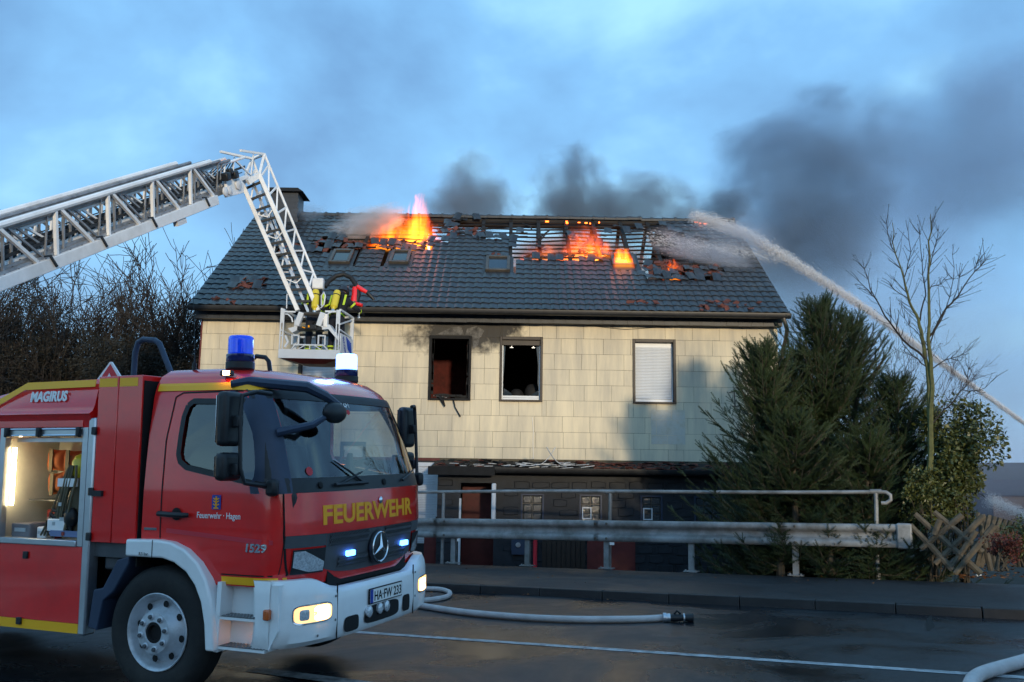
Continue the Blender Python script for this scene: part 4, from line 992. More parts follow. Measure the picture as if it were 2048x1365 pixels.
tp(MB().tube([(1.05,.22,1.69),(1.02,.24,1.84),(.98,.26,1.86)], .014, 6), 'grab_handle', M['black_plastic'], smooth=True); tp(MB().tube([(1.10,2.05,1.69),(1.07,2.04,1.86),(.97,2.02,1.88),(.95,2.02,1.72)], .018, 6), 'grab_handle', M['black_plastic'], smooth=True)
tp(MB().tube([(1.16,.95,1.69),(1.12,1.0,1.85),(1.11,1.02,1.90)], [.05,.03,.025], 8), 'radio_stalk', M['black_plastic'], smooth=True)
tp(MB().box((-.14,.22,2.40), (.5,2*YC-.22,2.46)), 'cab_headliner', M['black_plastic'])
# windscreen markings, wipers, front mirrors
me = text_mesh('2-DLK23-1', .085, depth=.0005, bold=.002, sx=.62); 
for v in me.vertices: v.co = fsurf(.88 + v.co.x, 2.30 + v.co.y, .009 + v.co.z)
me.materials.clear(); link('call_sign', me, M['letter_white'], wo)
for (y, z, r_) in ((1.06,2.255,.022), (.33,1.765,.035)):
    tp(MB().lathe([(r_,0),(r_,.002)], fsurf(y, z, .010), (1,-.2,.3), 20), 'sticker', M['sign_red'], wo)
for (y0, z0, y1, z1) in ((.62,1.655,.98,1.745), (.95,1.65,.62,1.84), (1.62,1.655,1.98,1.74)):
    tp(MB().tube([fsurf(y0, z0, .03), fsurf((y0+y1)/2, (z0+z1)/2, .03), fsurf(y1, z1, .022)], [.012,.009,.006], 6), 'wiper', M['black_plastic'], wo, smooth=True)
tp(MB().tube([fsurf(.55,1.65,.03), fsurf(1.0,1.655,.032)], .016, 6), 'wiper_motor', M['black_plastic'], wo, smooth=True)
for y in (.40, 1.30): tp(MB().lathe([(.025,0),(.028,.01),(.02,.014)], fsurf(y, 1.655, .011), (1,0,.2), 16), 'washer_cap', M['dark_void'], wo)
# front blind-spot mirror on its swept arm
am = MB(); p0 = fsurf(.13, 2.44, .01); arm = [p0 + Vector((-.10,-.03,.01)), p0 + Vector((.02,.05,.03)), Vector((1.14,.32,2.43)), Vector((1.20,.48,2.37)), Vector((1.24,.62,2.30))]
am.tube(arm, [.03,.042,.045,.04,.028], 8); am.tube([fsurf(.16,2.06,.02), Vector((1.20,.32,2.13)), Vector((1.24,.50,2.22))], [.035,.03,.02], 8)
fm_ = tp(am, 'front_mirror_arm', M['bluegrey_plastic'], smooth=True)
tp(MB().sphere((1.24,.57,2.235), (.06,.155,.088), 20, 12), 'front_mirror', M['black_plastic'], fm_, smooth=True)
# door mirrors
for mir in (0, 1):
    f = (lambda y: 2*YC - y) if mir else (lambda y: y)
    mm = empty('door_mirror'); mm.parent = truck
    MB().tube([(1.02,f(.03),2.36),(.98,f(-.10),2.37),(.93,f(-.20),2.34),(.93,f(-.22),2.20),(.95,f(-.22),1.80),(.97,f(-.19),1.69),(1.06,f(.0),1.66)], [.018,.018,.018,.016,.016,.018,.018], 8).build('bracket', M['black_plastic'], mm, smooth=True)
    MB().cbox((1.085,f(-.01),1.65), (.10,.07,.13)).build('mirror_foot', M['black_plastic'], mm, bevel=.03)
    for zc, hh in ((2.165,.205), (1.81,.105)):
        MB().cbox((.83, f(-.21), zc), (.10,.23,2*hh)).build('mirror_housing', M['black_plastic'], mm, bevel=.04, seg=3)
        MB().cbox((.778, f(-.21), zc), (.003,.19,2*hh-.06)).build('mirror_glass', M['chrome'], mm)
        MB().cbox((.905, f(-.215), zc-.02), (.07,.06,.09)).build('mirror_clamp', M['black_plastic'], mm, bevel=.012)
# beacons and roof gear
def beacon(x, y, z, lit):
    b = empty('beacon'); b.parent = truck; b.location = (x, y, z)
    MB().lathe([(.10,-.02),(.118,.0),(.118,.05),(.112,.055)], n=28).build('beacon_foot', M['black_plastic'], b, smooth=True)
    MB().lathe([(.112,.055),(.115,.06),(.115,.115),(.108,.12)], n=28).build('beacon_base', M['blue_dome_dark'], b, smooth=True)
    dm = MB(); pr = [(.102,.12)]
    for k in range(8): pr += [(.104,.125+k*.016),(.102,.133+k*.016)]
    dm.lathe(pr + [(.10,.262),(.09,.272),(.06,.276)], n=28).build('beacon_dome', M['blue_flash'] if lit else M['blue_dome'], b, smooth=True)
    if lit:
        L = bpy.data.lights.new('beacon_light', 'POINT'); L.energy = 12; L.color = (.2,.4,1); L.shadow_soft_size = .1; lo = bpy.data.objects.new('beacon_light', L); COL.objects.link(lo); lo.parent = b; lo.location = (0,0,.45)
beacon(.43, .38, 2.605, False); beacon(.47, 1.93, 2.60, True)
sm = tp(MB().cbox((.505,.13,2.545), (.10,.06,.045)), 'roof_marker', M['black_plastic'], bevel=.01)
tp(MB().cbox((.525,.095,2.545), (.055,.012,.032)), 'roof_marker_lens', M['amber_hot'], sm)
def hoop(pts, r, name='grab_rail', m='black_plastic'): return tp(MB().tube(pts, r, 8), name, M[m], smooth=True)
hoop([(.255,.75,2.58),(.262,.75,2.72),(.30,.75,2.75),(.40,.75,2.735),(.435,.75,2.70),(.46,.75,2.58)], .02)
tp(MB().tube([(-1.24,.9,2.56),(-1.235,.9,2.86),(-1.20,.9,2.955),(-1.14,.9,2.98),(-1.0,.9,2.965),(-.94,.9,2.93),(-.77,.9,2.62)], .028, 10), 'ladder_rest', M['bluegrey_plastic'], smooth=True); tp(MB().box((-1.28,.84,2.50),(-.70,.96,2.60)), 'ladder_rest_base', M['bluegrey_plastic'])
tp(MB().tube([(.02,.30,2.60),(.02,.30,2.66)], .018, 8).tube([(.02,.30,2.66),(.02,.30,2.70),(.0,.30,3.0),(-.045,.30,3.42)], [.012,.004,.0025,.0018], 5), 'aerial', M['black_plastic'], smooth=True)

# equipment body -----------------------------------------------------
BX0, BX1 = -7.0, -.775
def slab(x0, x1, z0, z1, y0, y1, name, m, parent=None, **k): return tp(MB().box((x0, y0, z0), (x1, y1, z1)), name, m, parent, **k)
body = empty('equipment_body'); body.parent = truck
# upper cheek with chamfered shoulder: cross-section in y,z swept along x, falling away at the rear end
def cheek_ring(x, top): return [(x,.0,2.12),(x,-.02,2.22),(x,-.035,2.235),(x,.0,2.26),(x,.02,2.30),(x,.06,top-.06),(x,.11,top-.01),(x,.35,top),(x,.35,2.12)]
tp(MB().loft([cheek_ring(x, z) for x, z in ((-3.6,2.05+.3),(-2.4,2.40),(-2.05,2.42),(-1.88,2.45),(-1.62,2.535),(-1.2,2.54),(-.775,2.545))]), 'side_cheek', M['red'], body, smooth=True)
tp(MB().add([(x, yy, z) for x, z in ((-1.93,2.33),(-1.62,2.475),(-.80,2.485)) for yy in (.052,)] + [(x, yy, z) for x, z in ((-1.87,2.40),(-1.60,2.535),(-.80,2.545)) for yy in (.052,)], [(0,1,4,3),(1,2,5,4)]) if False else MB().prism([(-1.95,2.30),(-1.62,2.455),(-.80,2.465),(-.80,2.525),(-1.60,2.52),(-1.95,2.36)], lambda a, c: (a, .008 + max(0,(c-2.30))*.17, c), lambda a, c: (a, .014 + max(0,(c-2.30))*.17, c)), 'upper_stripe', M['yellow_stripe'], body)
me = text_mesh('MAGIRUS', .118, depth=.001, bold=.005, sx=.85); w0 = max(v.co.x for v in me.vertices)
for v in me.vertices:
    X, Zz = -1.53 + v.co.x/w0*.43, 2.352 + v.co.y; v.co = (X, .018 + max(0,(Zz-2.30))*.16 - .006 - v.co.z, Zz)
me.materials.clear(); link('body_lettering', me, M['letter_white'], body)
slab(-3.0, -.86, 2.125, 2.20, -.012, .03, 'shutter_housing', M['red'], body)
# lower doors
slab(-1.79, -.80, .52, 1.135, -.004, .03, 'lower_door', M['red'], body); slab(-3.2, -1.797, .52, 1.135, -.004, .03, 'lower_door', M['red'], body)
slab(-3.2, -.80, .44, .517, -.004, .03, 'lower_stripe', M['yellow_stripe'], body)
for (x, z) in ((-1.43,1.045), (-1.46,.50), (-1.80,.98), (-1.82,.56)): tp(MB().cbox((x,-.012,z), (.055,.02,.06)), 'hinge', M['black_plastic'], body, bevel=.006)
# aluminium posts and the opened compartment
slab(-.80, -.72, .43, 2.20, -.012, .10, 'corner_post', M['alu'], body, bevel=.014)
slab(-.862, -.803, 1.14, 2.12, -.006, .05, 'door_guide', M['alu'], body); slab(-1.83, -1.765, 1.14, 2.12, -.006, .05, 'door_guide', M['alu'], body)
slab(-1.76, -.865, 1.135, 1.185, -.02, .06, 'sill', M['alu'], body, bevel=.006)
sh = slab(-1.76, -.865, 2.045, 2.12, .0, .04, 'rolled_shutter', M['alu'], body)
for z in (2.055, 2.108): tp(MB().tube([(-1.76,-.006,z),(-.866,-.006,z)], .009, 8), 'grip_bar', M['chrome'], sh, smooth=True)
for x in (-1.74,-1.36,-.90): tp(MB().cbox((x,-.012,2.082), (.04,.05,.085)), 'bar_bracket', M['black_plastic'], sh, bevel=.01)
comp = MB(); comp.box((-1.83,.62,1.14),(-.80,.65,2.12)).box((-1.86,.06,1.14),(-1.832,.62,2.12)).box((-.80,.10,1.14),(-.78,.62,2.12)).box((-1.83,.0601,2.122),(-.80,.62,2.14)).box((-1.83,.03,1.10),(-.80,.65,1.138))
defm('compartment', (.40,.40,.36), .6, var=.1)
tp(comp, 'compartment_lining', M['compartment'], body)
tp(MB().box((-1.758,.065,1.45),(-1.735,.09,1.95)), 'compartment_lamp', M['strip_light'], body)
slab(-1.75,-.87, 2.0, 2.035, .10,.13, 'ceiling_rail', M['alu'], body); slab(-1.80,-.82,1.48,1.49,.30,.60,'shelf',M['glass_block'],body)
# narrow lockers between the body and the cab
slab(-.715,-.50,1.18,2.543,-.004,.5,'locker_door',M['red'],body,bevel=.006); slab(-.495,-.245,1.18,2.545,-.002,.5,'locker_door',M['red'],body,bevel=.006)
slab(-.705,-.51,2.455,2.525,-.006,-.0045,'upper_stripe',M['yellow_stripe'],body); slab(-.485,-.29,2.455,2.525,-.004,-.0025,'upper_stripe',M['yellow_stripe'],body)
slab(-.70,-.60,1.555,1.60,-.03,-.0045,'locker_latch',M['black_plastic'],body)
for z in (2.09,1.59,1.225): tp(MB().cbox((-.722,-.02,z),(.05,.02,.065)),'hinge',M['black_plastic'],body,bevel=.006)
slab(-.245,-.235,1.0,2.5,.02,2*YC-.05,'bulkhead',M['dark_void'],body)
slab(-.72,-.30,1.06,1.175,.05,.45,'locker_plinth',M['grey_plastic'],body); slab(-.66,-.5,.95,1.06,.1,.2,'air_dryer',M['grey_plastic'],body,bevel=.02)
# far side and rear of the body, deck and turntable
slab(-7.0,-3.2,.45,2.2,.0,.05,'side_panel',M['red'],body); slab(-7.0,-.775,.45,2.3,2*YC-.05,2*YC,'side_panel',M['red'],body); slab(-7.0,-6.95,.45,2.2,.055,2*YC-.055,'rear_panel',M['red'],body)
slab(-7.0,-.775,1.98,2.0,.66,2*YC-.055,'deck',M['galv'],body)
slab(-7.0,-1.9,1.98,2.0,.055,.655,'deck',M['galv'],body)
tp(MB().lathe([(.75,2.0),(.75,2.15),(.6,2.2),(.55,2.6)], (-5.6,YC,0), (0,0,1), 32), 'turntable', M['alu_white'], smooth=True)
# hazard triangle standing on the roof
tri = MB(); tri.prism([(-1.36,2.545),(-1.185,2.735),(-1.165,2.735),(-1.0,2.545)], lambda a, c: (a, .55, c), lambda a, c: (a, .565, c)); to = tp(tri, 'warning_triangle', M['letter_white'], body)
tp(MB().prism([(-1.315,2.55),(-1.175,2.715),(-1.045,2.55)], lambda a, c: (a,.546,c), lambda a, c: (a,.549,c)), 'triangle_border', M['sign_red'], to); tp(MB().prism([(-1.225,2.55),(-1.176,2.63),(-1.13,2.55)], lambda a, c: (a,.541,c), lambda a, c: (a,.545,c)), 'triangle_field', M['letter_white'], to)
tp(MB().sphere((-1.176,.54,2.57), (.03,.004,.03)), 'triangle_symbol', M['dark_void'], to)

for y in (.30, 2*YC - .30):                       # dipped beams
    L = bpy.data.lights.new('headlight_beam', 'SPOT'); L.energy = 8; L.color = (1,.78,.5); L.spot_size = R(75); L.spot_blend = .8; L.shadow_soft_size = .08
    o = bpy.data.objects.new('headlight_beam', L); COL.objects.link(o); o.parent = truck; o.location = (1.45, y, .70); o.rotation_euler = (0, R(-80), 0)
# ------------------------------------------------------------------ turntable ladder (built in place, belongs to the truck)
def wp(mb, name, m, parent=None, **k): return mb.build(name, m, parent or truck, T=TINV, **k)
defm('ladder_white', (.80,.82,.85), .38, coat=.25, var=.05, dirt=(.36,.34,.31), dirt_amt=.4, dscale=1.0)
defm('ladder_dark', (.020,.022,.026), .6, var=.4)
defm('ladder_inner_shaded', (.26,.27,.29), .5, metal=.4, var=.3)  # darker grey paints in the shade inside the nested sections
LA0, LA1 = at(0, 568, 13.0), at(505, 372, 20.3)
LD = (LA1 - LA0).normalized(); LS = LD.cross(Z0).normalized(); LU = LS.cross(LD).normalized()
LEN = (LA1 - LA0).length; BACK = -4.6
def lp(s, side, up): return LA0 + LD*s + LS*side + LU*up
for k in range(4):
    sec = empty('ladder_section'); sec.parent = truck
    near, far = -.05*k, -.78 + .05*k; bo, to_ = .05*k, .80 - .055*k
    s0, s1 = BACK + .25*k, LEN + (-1.75, -1.25, -.7, .12)[k]
    bh = (.20, .10, .09, .08)[k]
    for side in (near, far):
        if k == 0:
            wp(MB().bar(lp(s0, side, bo), lp(s1, side, bo), .10, bh, LU), 'bottom_chord', M['ladder_white'], sec, bevel=.012)
        else: wp(MB().bar(lp(s0, side, bo + .05), lp(s1, side, bo + .05), .06, bh, LU), 'bottom_chord', M['ladder_inner_shaded'] if k < 3 else M['ladder_white'], sec)
        wp(MB().tube([lp(s0, side, to_), lp(s1, side, to_)], (.052,.035,.032,.032)[k], 8), 'top_chord', M['ladder_white'] if k in (0, 3) else M['ladder_inner_shaded'], sec, smooth=True)
        n = int((s1 - s0)/1.42); st = MB()
        for i in range(n + 1):
            s = s0 + .25 + i*1.42
            if s + .62 > s1: break
            w = .055 if k == 0 else .035
            for p_, q_ in ((lp(s, side, bo + bh/2), lp(s + .22, side, to_)), (lp(s + .30, side, to_), lp(s + .95, side, bo + bh/2))):
                if k == 0: wp(MB().bar(p_, q_, w, w, LD), 'strut', M['ladder_white'], sec)
                else: st.bar(p_, q_, w, w, LD)
            if k: st.bar(lp(s + .95, side, bo + bh/2), lp(s + 1.25, side, to_), .025, .025, LD)
        if k: x = wp(st, 'lattice', M['ladder_inner_shaded'] if k < 3 else M['ladder_white'], sec); x['kind'] = 'stuff'
    n = int((s1 - s0)/.31)
    rg = MB().tube([LS*(near - .0), LS*far], .018, 6).mesh('rung'); rg.transform(TINV.to_3x3().to_4x4()); rg.materials.append(M['ladder_dark'])
    for i in range(n):
        if k in (0, 3) or i % 2:
            o = bpy.data.objects.new('rung', rg); COL.objects.link(o); o.parent = sec; o.location = TINV @ lp(s0 + .1 + i*.31, 0, bo + .09)
    if k:
        cb = MB()
        for q in range(3): cb.tube([lp(s0, near - .12 - .2*q, bo + .15 + .03*q), lp(s1, near - .12 - .2*q, bo + .15 + .03*q)], .012, 5)
        wp(cb.bar(lp(s0, near-.02, bo+.28), lp(s1, near-.02, bo+.28), .02, .05, LU), 'cable_run', M['ladder_dark'], sec)
        pl_ = MB().bar(lp(s0, near-.3, bo+.04), lp(s1, near-.3, bo+.04), .5, .02, LU); wp(pl_, 'tread_or_shade_plate', M['ladder_dark'], sec)  # dark plate added so the ladder's inside reads as shaded
for s in (1.1, 2.45, 4.05, 6.1):                                # little dark stay brackets on the outer beam
    wp(MB().bar(lp(s, .065, .14), lp(s + .08, .075, -.05), .03, .035, LD).bar(lp(s - .12, .06, .16), lp(s + .02, .065, .14), .03, .03), 'stay_bracket', M['black_plastic'])
wp(MB().cbox((0,0,0), (.10,.34,.10), frame(lp(LEN - 3.3, -.02, -.16), LS, LD)), 'bump_stop', M['alu_white'])
wp(MB().bar(lp(BACK - .1, -.39, -.2), lp(BACK + .1, -.39, -1.6), 1.0, .8, LD), 'turntable_yoke', M['alu_white'])
# pulley head where the articulated arm hinges
hx = LEN - .85
wp(MB().prism([(-.55,-.02),(.25,-.06),(.36,.12),(.12,.36),(-.10,.52),(-.42,.42)], lambda a, c: lp(hx + a, .06, c), lambda a, c: lp(hx + a, .0, c)), 'hinge_plate', M['ladder_white'], bevel=.01)
for (a, c, r_) in ((.02,.17,.12),(-.62,.12,.10),(-.42,.10,.09)): wp(MB().lathe([(r_,0),(r_,.03),(r_*.6,.04),(r_*.3,.05)], lp(hx + a, .07, c), LS, 22), 'pulley', M['alu_white'], smooth=True)
for (a, c, z_) in ((-.50,.42,.16), (-.12,.40,.15), (-.30,.50,.12)): wp(MB().cbox((0,0,0), (z_,z_*1.2,z_*1.1), frame(lp(hx + a, .10, c), LS, LD)), 'spotlight', M['black_plastic'], bevel=.03)
cabs = MB()
for q in range(7): cabs.tube([lp(hx - 1.2, -.1 - .08*q, .12), lp(hx - .5, -.08 - .08*q, .30 + .03*(q % 3)), lp(hx + .1, -.1 - .07*q, .50), lp(hx + .45, -.15 - .06*q, .62)], .014, 5)
wp(cabs, 'hose_bundle', M['ladder_dark'], smooth=True)
# articulated arm
arm = empty('articulated_arm'); arm.parent = truck
AY = 20.45
ra0, ra1 = at(484, 366, AY), at(596, 622, AY - .15); rb0, rb1 = at(519, 350, AY), at(637, 622, AY - .15)
ha0, ha1 = at(505, 318, AY + .5), at(592, 566, AY + .35); hb0, hb1 = at(529, 309, AY + .5), at(636, 568, AY + .35)
AU = Vector((0,-1,0))
for p, q, nm in ((ra0, ra1, 'side_rail'), (rb0, rb1, 'side_rail')): wp(MB().bar(p, q, .095, .12, AU), nm, M['ladder_white'], arm, bevel=.012)
for p, q in ((ha0, ha1), (hb0, hb1)): wp(MB().tube([p, q], .030, 8), 'hand_rail', M['ladder_white'], arm, smooth=True)
n = 6
for i in range(n):
    t0, t1 = i/n, (i + .5)/n; t2 = (i + 1)/n
    for r0, r1, h0_, h1_ in ((ra0, ra1, ha0, ha1), (rb0, rb1, hb0, hb1)):
        wp(MB().bar(r0.lerp(r1, t0*.82 + .02), h0_.lerp(h1_, t1), .035, .035), 'strut', M['ladder_white'], arm); wp(MB().bar(h0_.lerp(h1_, t1), r0.lerp(r1, t2*.82 + .02), .035, .035), 'strut', M['ladder_white'], arm)
    a, b_ = ra0.lerp(ra1, t1), rb0.lerp(rb1, t1); c_ = a.lerp(b_, .5) + (ra1 - ra0).normalized()*.16
    if i in (1, 2, 4): wp(MB().bar(a, c_, .03, .02).bar(b_, c_, .03, .02), 'cross_brace', M['ladder_white'], arm)
for i in range(11):
    t = .05 + i*.088; a, b_ = ra0.lerp(ra1, t), rb0.lerp(rb1, t); wp(MB().bar(a.lerp(b_, .06), a.lerp(b_, .94), .045, .05), 'rung', M['ladder_dark'], arm)
wp(MB().bar(ha0, hb0, .06, .06).bar(hb0, lp(LEN + .1, -.2, .80), .05, .05).bar(ha0, lp(LEN + .1, -.7, .80), .05, .05).bar(ha0, ra0, .05, .05).bar(hb0, rb0, .06, .06).bar(rb0, ra0, .07, .07).bar(ra0, lp(LEN - .1, -.4, .0), .07, .09).bar(rb0, lp(LEN - .1, -.05, .1), .08, .12), 'knuckle_frame', M['ladder_white'], arm)
wp(MB().bar(ra0.lerp(rb0, .5) + Vector((0,.12,0)), ra1.lerp(rb1, .5) + Vector((0,.12,-.05)), .06, .05, AU), 'hydraulic_line', M['alu'], arm)
wp(MB().cbox(hb1 + Vector((.05, -.2, -.05)), (.26,.2,.26)), 'levelling_cylinder', M['alu_white'], arm, bevel=.03)
# ------------------------------------------------------------------ rescue basket
BY = 20.05; BO = at(556, 716, BY); byaw = R(6)
BXv = Vector((math.cos(byaw), -math.sin(byaw), -.02)).normalized(); BYv = Vector((math.sin(byaw), math.cos(byaw), 0)); BZv = Vector((.0, 0, 1))
BM = Matrix((BXv, BYv, BZv)).transposed().to_4x4(); BM.translation = BO
BW, BD, BH = 1.39, 1.02, 1.10
bk = empty('rescue_basket'); bk.parent = truck
def bp(mb, name, m, **k): return mb.build(name, m, bk, T=TINV @ BM, **k)
defm('basket_white', (.60,.65,.72), .4, coat=.2, var=.06, dirt=(.35,.34,.32), dirt_amt=.3)
bp(MB().box((0,0,0), (BW,.03,.20)).box((0,BD-.03,0), (BW,BD,.20)).box((0,.031,0), (.03,BD-.031,.20)), 'floor_skirt', M['basket_white'])
bp(MB().box((.03,.03,.02), (BW-.03,BD-.03,.05)), 'basket_floor', M['galv'])
bp(MB().loft([[(.05,.0,-.001),(BW-.05,.0,-.001),(BW-.05,BD,-.001),(.05,BD,-.001)], [(.45,.25,-.09),(BW-.4,.25,-.09),(BW-.4,BD-.2,-.09),(.45,BD-.2,-.09)]]), 'under_frame', M['maroon'])
for x, y in ((.045,.02), (BW-.07,.02), (.02,BD-.03), (BW-.03,BD-.03)):
    front_ = y < .5; bp(MB().box((x-.04,y-.02,.20), (x+.04,y+.03,BH)) if not front_ else MB().box((x-.045,y-.02,.20),(x-.018,y+.02,BH)).box((x+.018,y-.02,.20),(x+.045,y+.02,BH)).box((x-.018,y-.02,.78),(x+.018,y+.02,BH)).box((x-.018,y-.02,.48),(x+.018,y+.02,.52)), 'corner_post', M['basket_white'], bevel=.008)
tr = MB()
for p, q in (((.02,BD-.02,BH),(BW-.03,BD-.02,BH)), ((.02,.02,BH),(.02,BD-.02,BH)), ((BW-.03,.02,BH),(BW-.03,BD-.02,BH)), ((.02,BD-.02,.62),(BW-.03,BD-.02,.62)), ((.02,.02,.62),(.02,BD-.02,.62))): tr.bar(p, q, .045, .045)
bp(tr, 'top_rail', M['basket_white'])
fr_ = MB()
fr_.bar((.09,.02,1.04),(.34,.02,1.04),.03,.035).bar((1.02,.02,1.06),(1.27,.02,1.06),.03,.04)
fr_.bar((.30,.0,.20),(.38,.0,.30),.025,.035,(0,1,0)).bar((.38,.0,.30),(1.02,.0,.30),.03,.03).bar((1.02,.0,.30),(1.12,.0,.20),.025,.035,(0,1,0)).bar((.62,.0,.30),(.46,.0,.21),.02,.025,(0,1,0)).bar((.80,.0,.30),(.96,.0,.21),.02,.025,(0,1,0)).bar((.71,.0,.30),(.71,.0,.20),.02,.025,(0,1,0))
for xa in (.30, .90): fr_.bar((xa,.0,.30),(xa,.0,.52),.03,.03).bar((xa+.15,.0,.30),(xa+.15,.0,.52),.03,.03).bar((xa,.0,.51),(xa+.15,.0,.51),.03,.03)
bp(fr_, 'front_lattice', M['basket_white'])
hp = MB().tube([(.12,-.01,.98),(.19,-.03,.97),(.27,-.03,.90),(.30,-.02,.80)], .018, 6).tube([(1.05,.0,.70),(1.06,-.02,.95),(1.12,-.02,1.02),(1.20,-.01,1.05)], .018, 6).tube([(.12,.05,1.12),(.11,.05,1.38),(.115,.05,1.45)], .012, 6).tube([(.90,.1,1.20),(.90,.06,1.42),(.96,.04,1.50),(1.0,.03,1.42),(.98,.03,1.22),(.90,.05,1.14)], .015, 6).tube([(.12,.06,.50),(.20,.02,.36),(.14,.0,.24)], .03, 6)
bp(hp, 'hand_loops', M['basket_white'], smooth=True)
sd = MB().bar((BW-.03,.03,.78),(BW-.03,BD-.03,1.04),.03,.03).bar((BW-.03,.03,.66),(BW-.03,BD-.05,.62),.03,.03)
bp(sd, 'side_brace', M['basket_white'])
sp = bp(MB().box((BW-.012,.031,.0), (BW+.006,BD-.031,.58)), 'side_panel', M['basket_white'])
me = text_mesh('MAGIRUS', .15, depth=.001, bold=.004, sx=.9); me.transform(frame((BW+.0085,.16,.50), Vector((0,.55,-.83)), Vector((0,.83,.55)))); me.transform(TINV @ BM); me.materials.clear(); link('basket_lettering', me, M['plate_blue'], bk)
db = MB()
for q in range(5): db.bar((BW+.008,.42+.09*q,.56-.02*q), (BW+.008,.60+.07*q,.28-.02*q), .004, .032, (1,0,0))
bp(db, 'side_stripes', M['plate_blue'])
cn = bp(MB().box((.42,-.06,.62),(.98,.16,.70)).box((.62,-.09,.64),(.86,.0,.74)), 'mounting_yoke', M['black_plastic'], bevel=.01)
bp(MB().prism([(.20,.66),(.44,.72),(.44,.64),(.30,.56)], lambda a, c: (a,-.03,c), lambda a, c: (a,.22,c)), 'yoke_wing', M['basket_white']); bp(MB().prism([(.96,.72),(1.14,.76),(1.34,.50),(1.34,.42),(1.12,.66),(.96,.64)], lambda a, c: (a,-.03,c), lambda a, c: (a,.22,c)), 'yoke_wing', M['basket_white'])
[bp(MB().bar((xa,-.02,.72),(xb,-.02,1.02),.12,.10,(0,1,0)), 'yoke_arm', M['basket_white'], bevel=.01) for xa, xb in ((.40,.50),(.90,.99))]
bp(MB().tube([(.48,.0,1.0),(1.0,.0,1.0)], .04, 8), 'pivot_shaft', M['zinc'], smooth=True); bp(MB().box((1.0,-.04,.70),(1.09,.08,1.0)), 'control_box', M['letter_white'], bevel=.015)
bp(MB().tube([(.55,-.1,.68),(.62,-.11,.66)], .012, 6).cbox((.70,-.10,.70),(.03,.02,.05)), 'yoke_latch', M['letter_yellow'])
# water monitor with its hose on the basket edge
mon = empty('water_monitor', tuple(BM @ Vector((BW - .02, .82, BH)))); tag(mon, 'red water cannon with black hose loop on the rescue basket rim', 'water cannon')
MI = mon.matrix_world.inverted() if False else Matrix.Translation(-Vector(mon.location))
def mp_(mb, name, m, **k): return mb.build(name, m, mon, T=MI, **k)
W = lambda px, py, Y: at(px, py, Y)
defm('hose_black', (.010,.011,.013), .6, bump=.3, bscale=80)
mp_(MB().tube([W(650,574,20.7), W(658,562,20.8), W(672,552,20.9), W(688,549,20.95), W(703,556,20.9), W(713,572,20.85), W(717,590,20.8), W(713,605,20.8)], .058, 10), 'hose', M['hose_black'], smooth=True)
mp_(MB().tube([W(708,604,20.8), W(710,590,20.8), W(711,577,20.85)], [.09,.075,.085], 12), 'monitor_body', M['red'], smooth=True)
mp_(MB().tube([W(714,573,20.8), W(724,580,20.8), W(734,585,20.8)], [.05,.055,.045], 12), 'barrel', M['red'], smooth=True)
mp_(MB().tube([W(734,585,20.8), W(740,591,20.8), W(748,600,20.8)], [.045,.05,.03], 12), 'nozzle', M['black_plastic'], smooth=True)
mp_(MB().tube([W(712,608,20.75), W(724,611,20.7)], [.05,.04], 10), 'valve', M['red'], smooth=True)
mp_(MB().tube([W(719,620,20.8), W(718,634,20.8)], .008, 5).sphere(W(718,636,20.8), .035), 'valve_handle', M['alu'], smooth=True)
mp_(MB().tube([W(700,573,20.8), W(706,574,20.8)], .03, 8), 'coupling', M['black_plastic'], smooth=True)

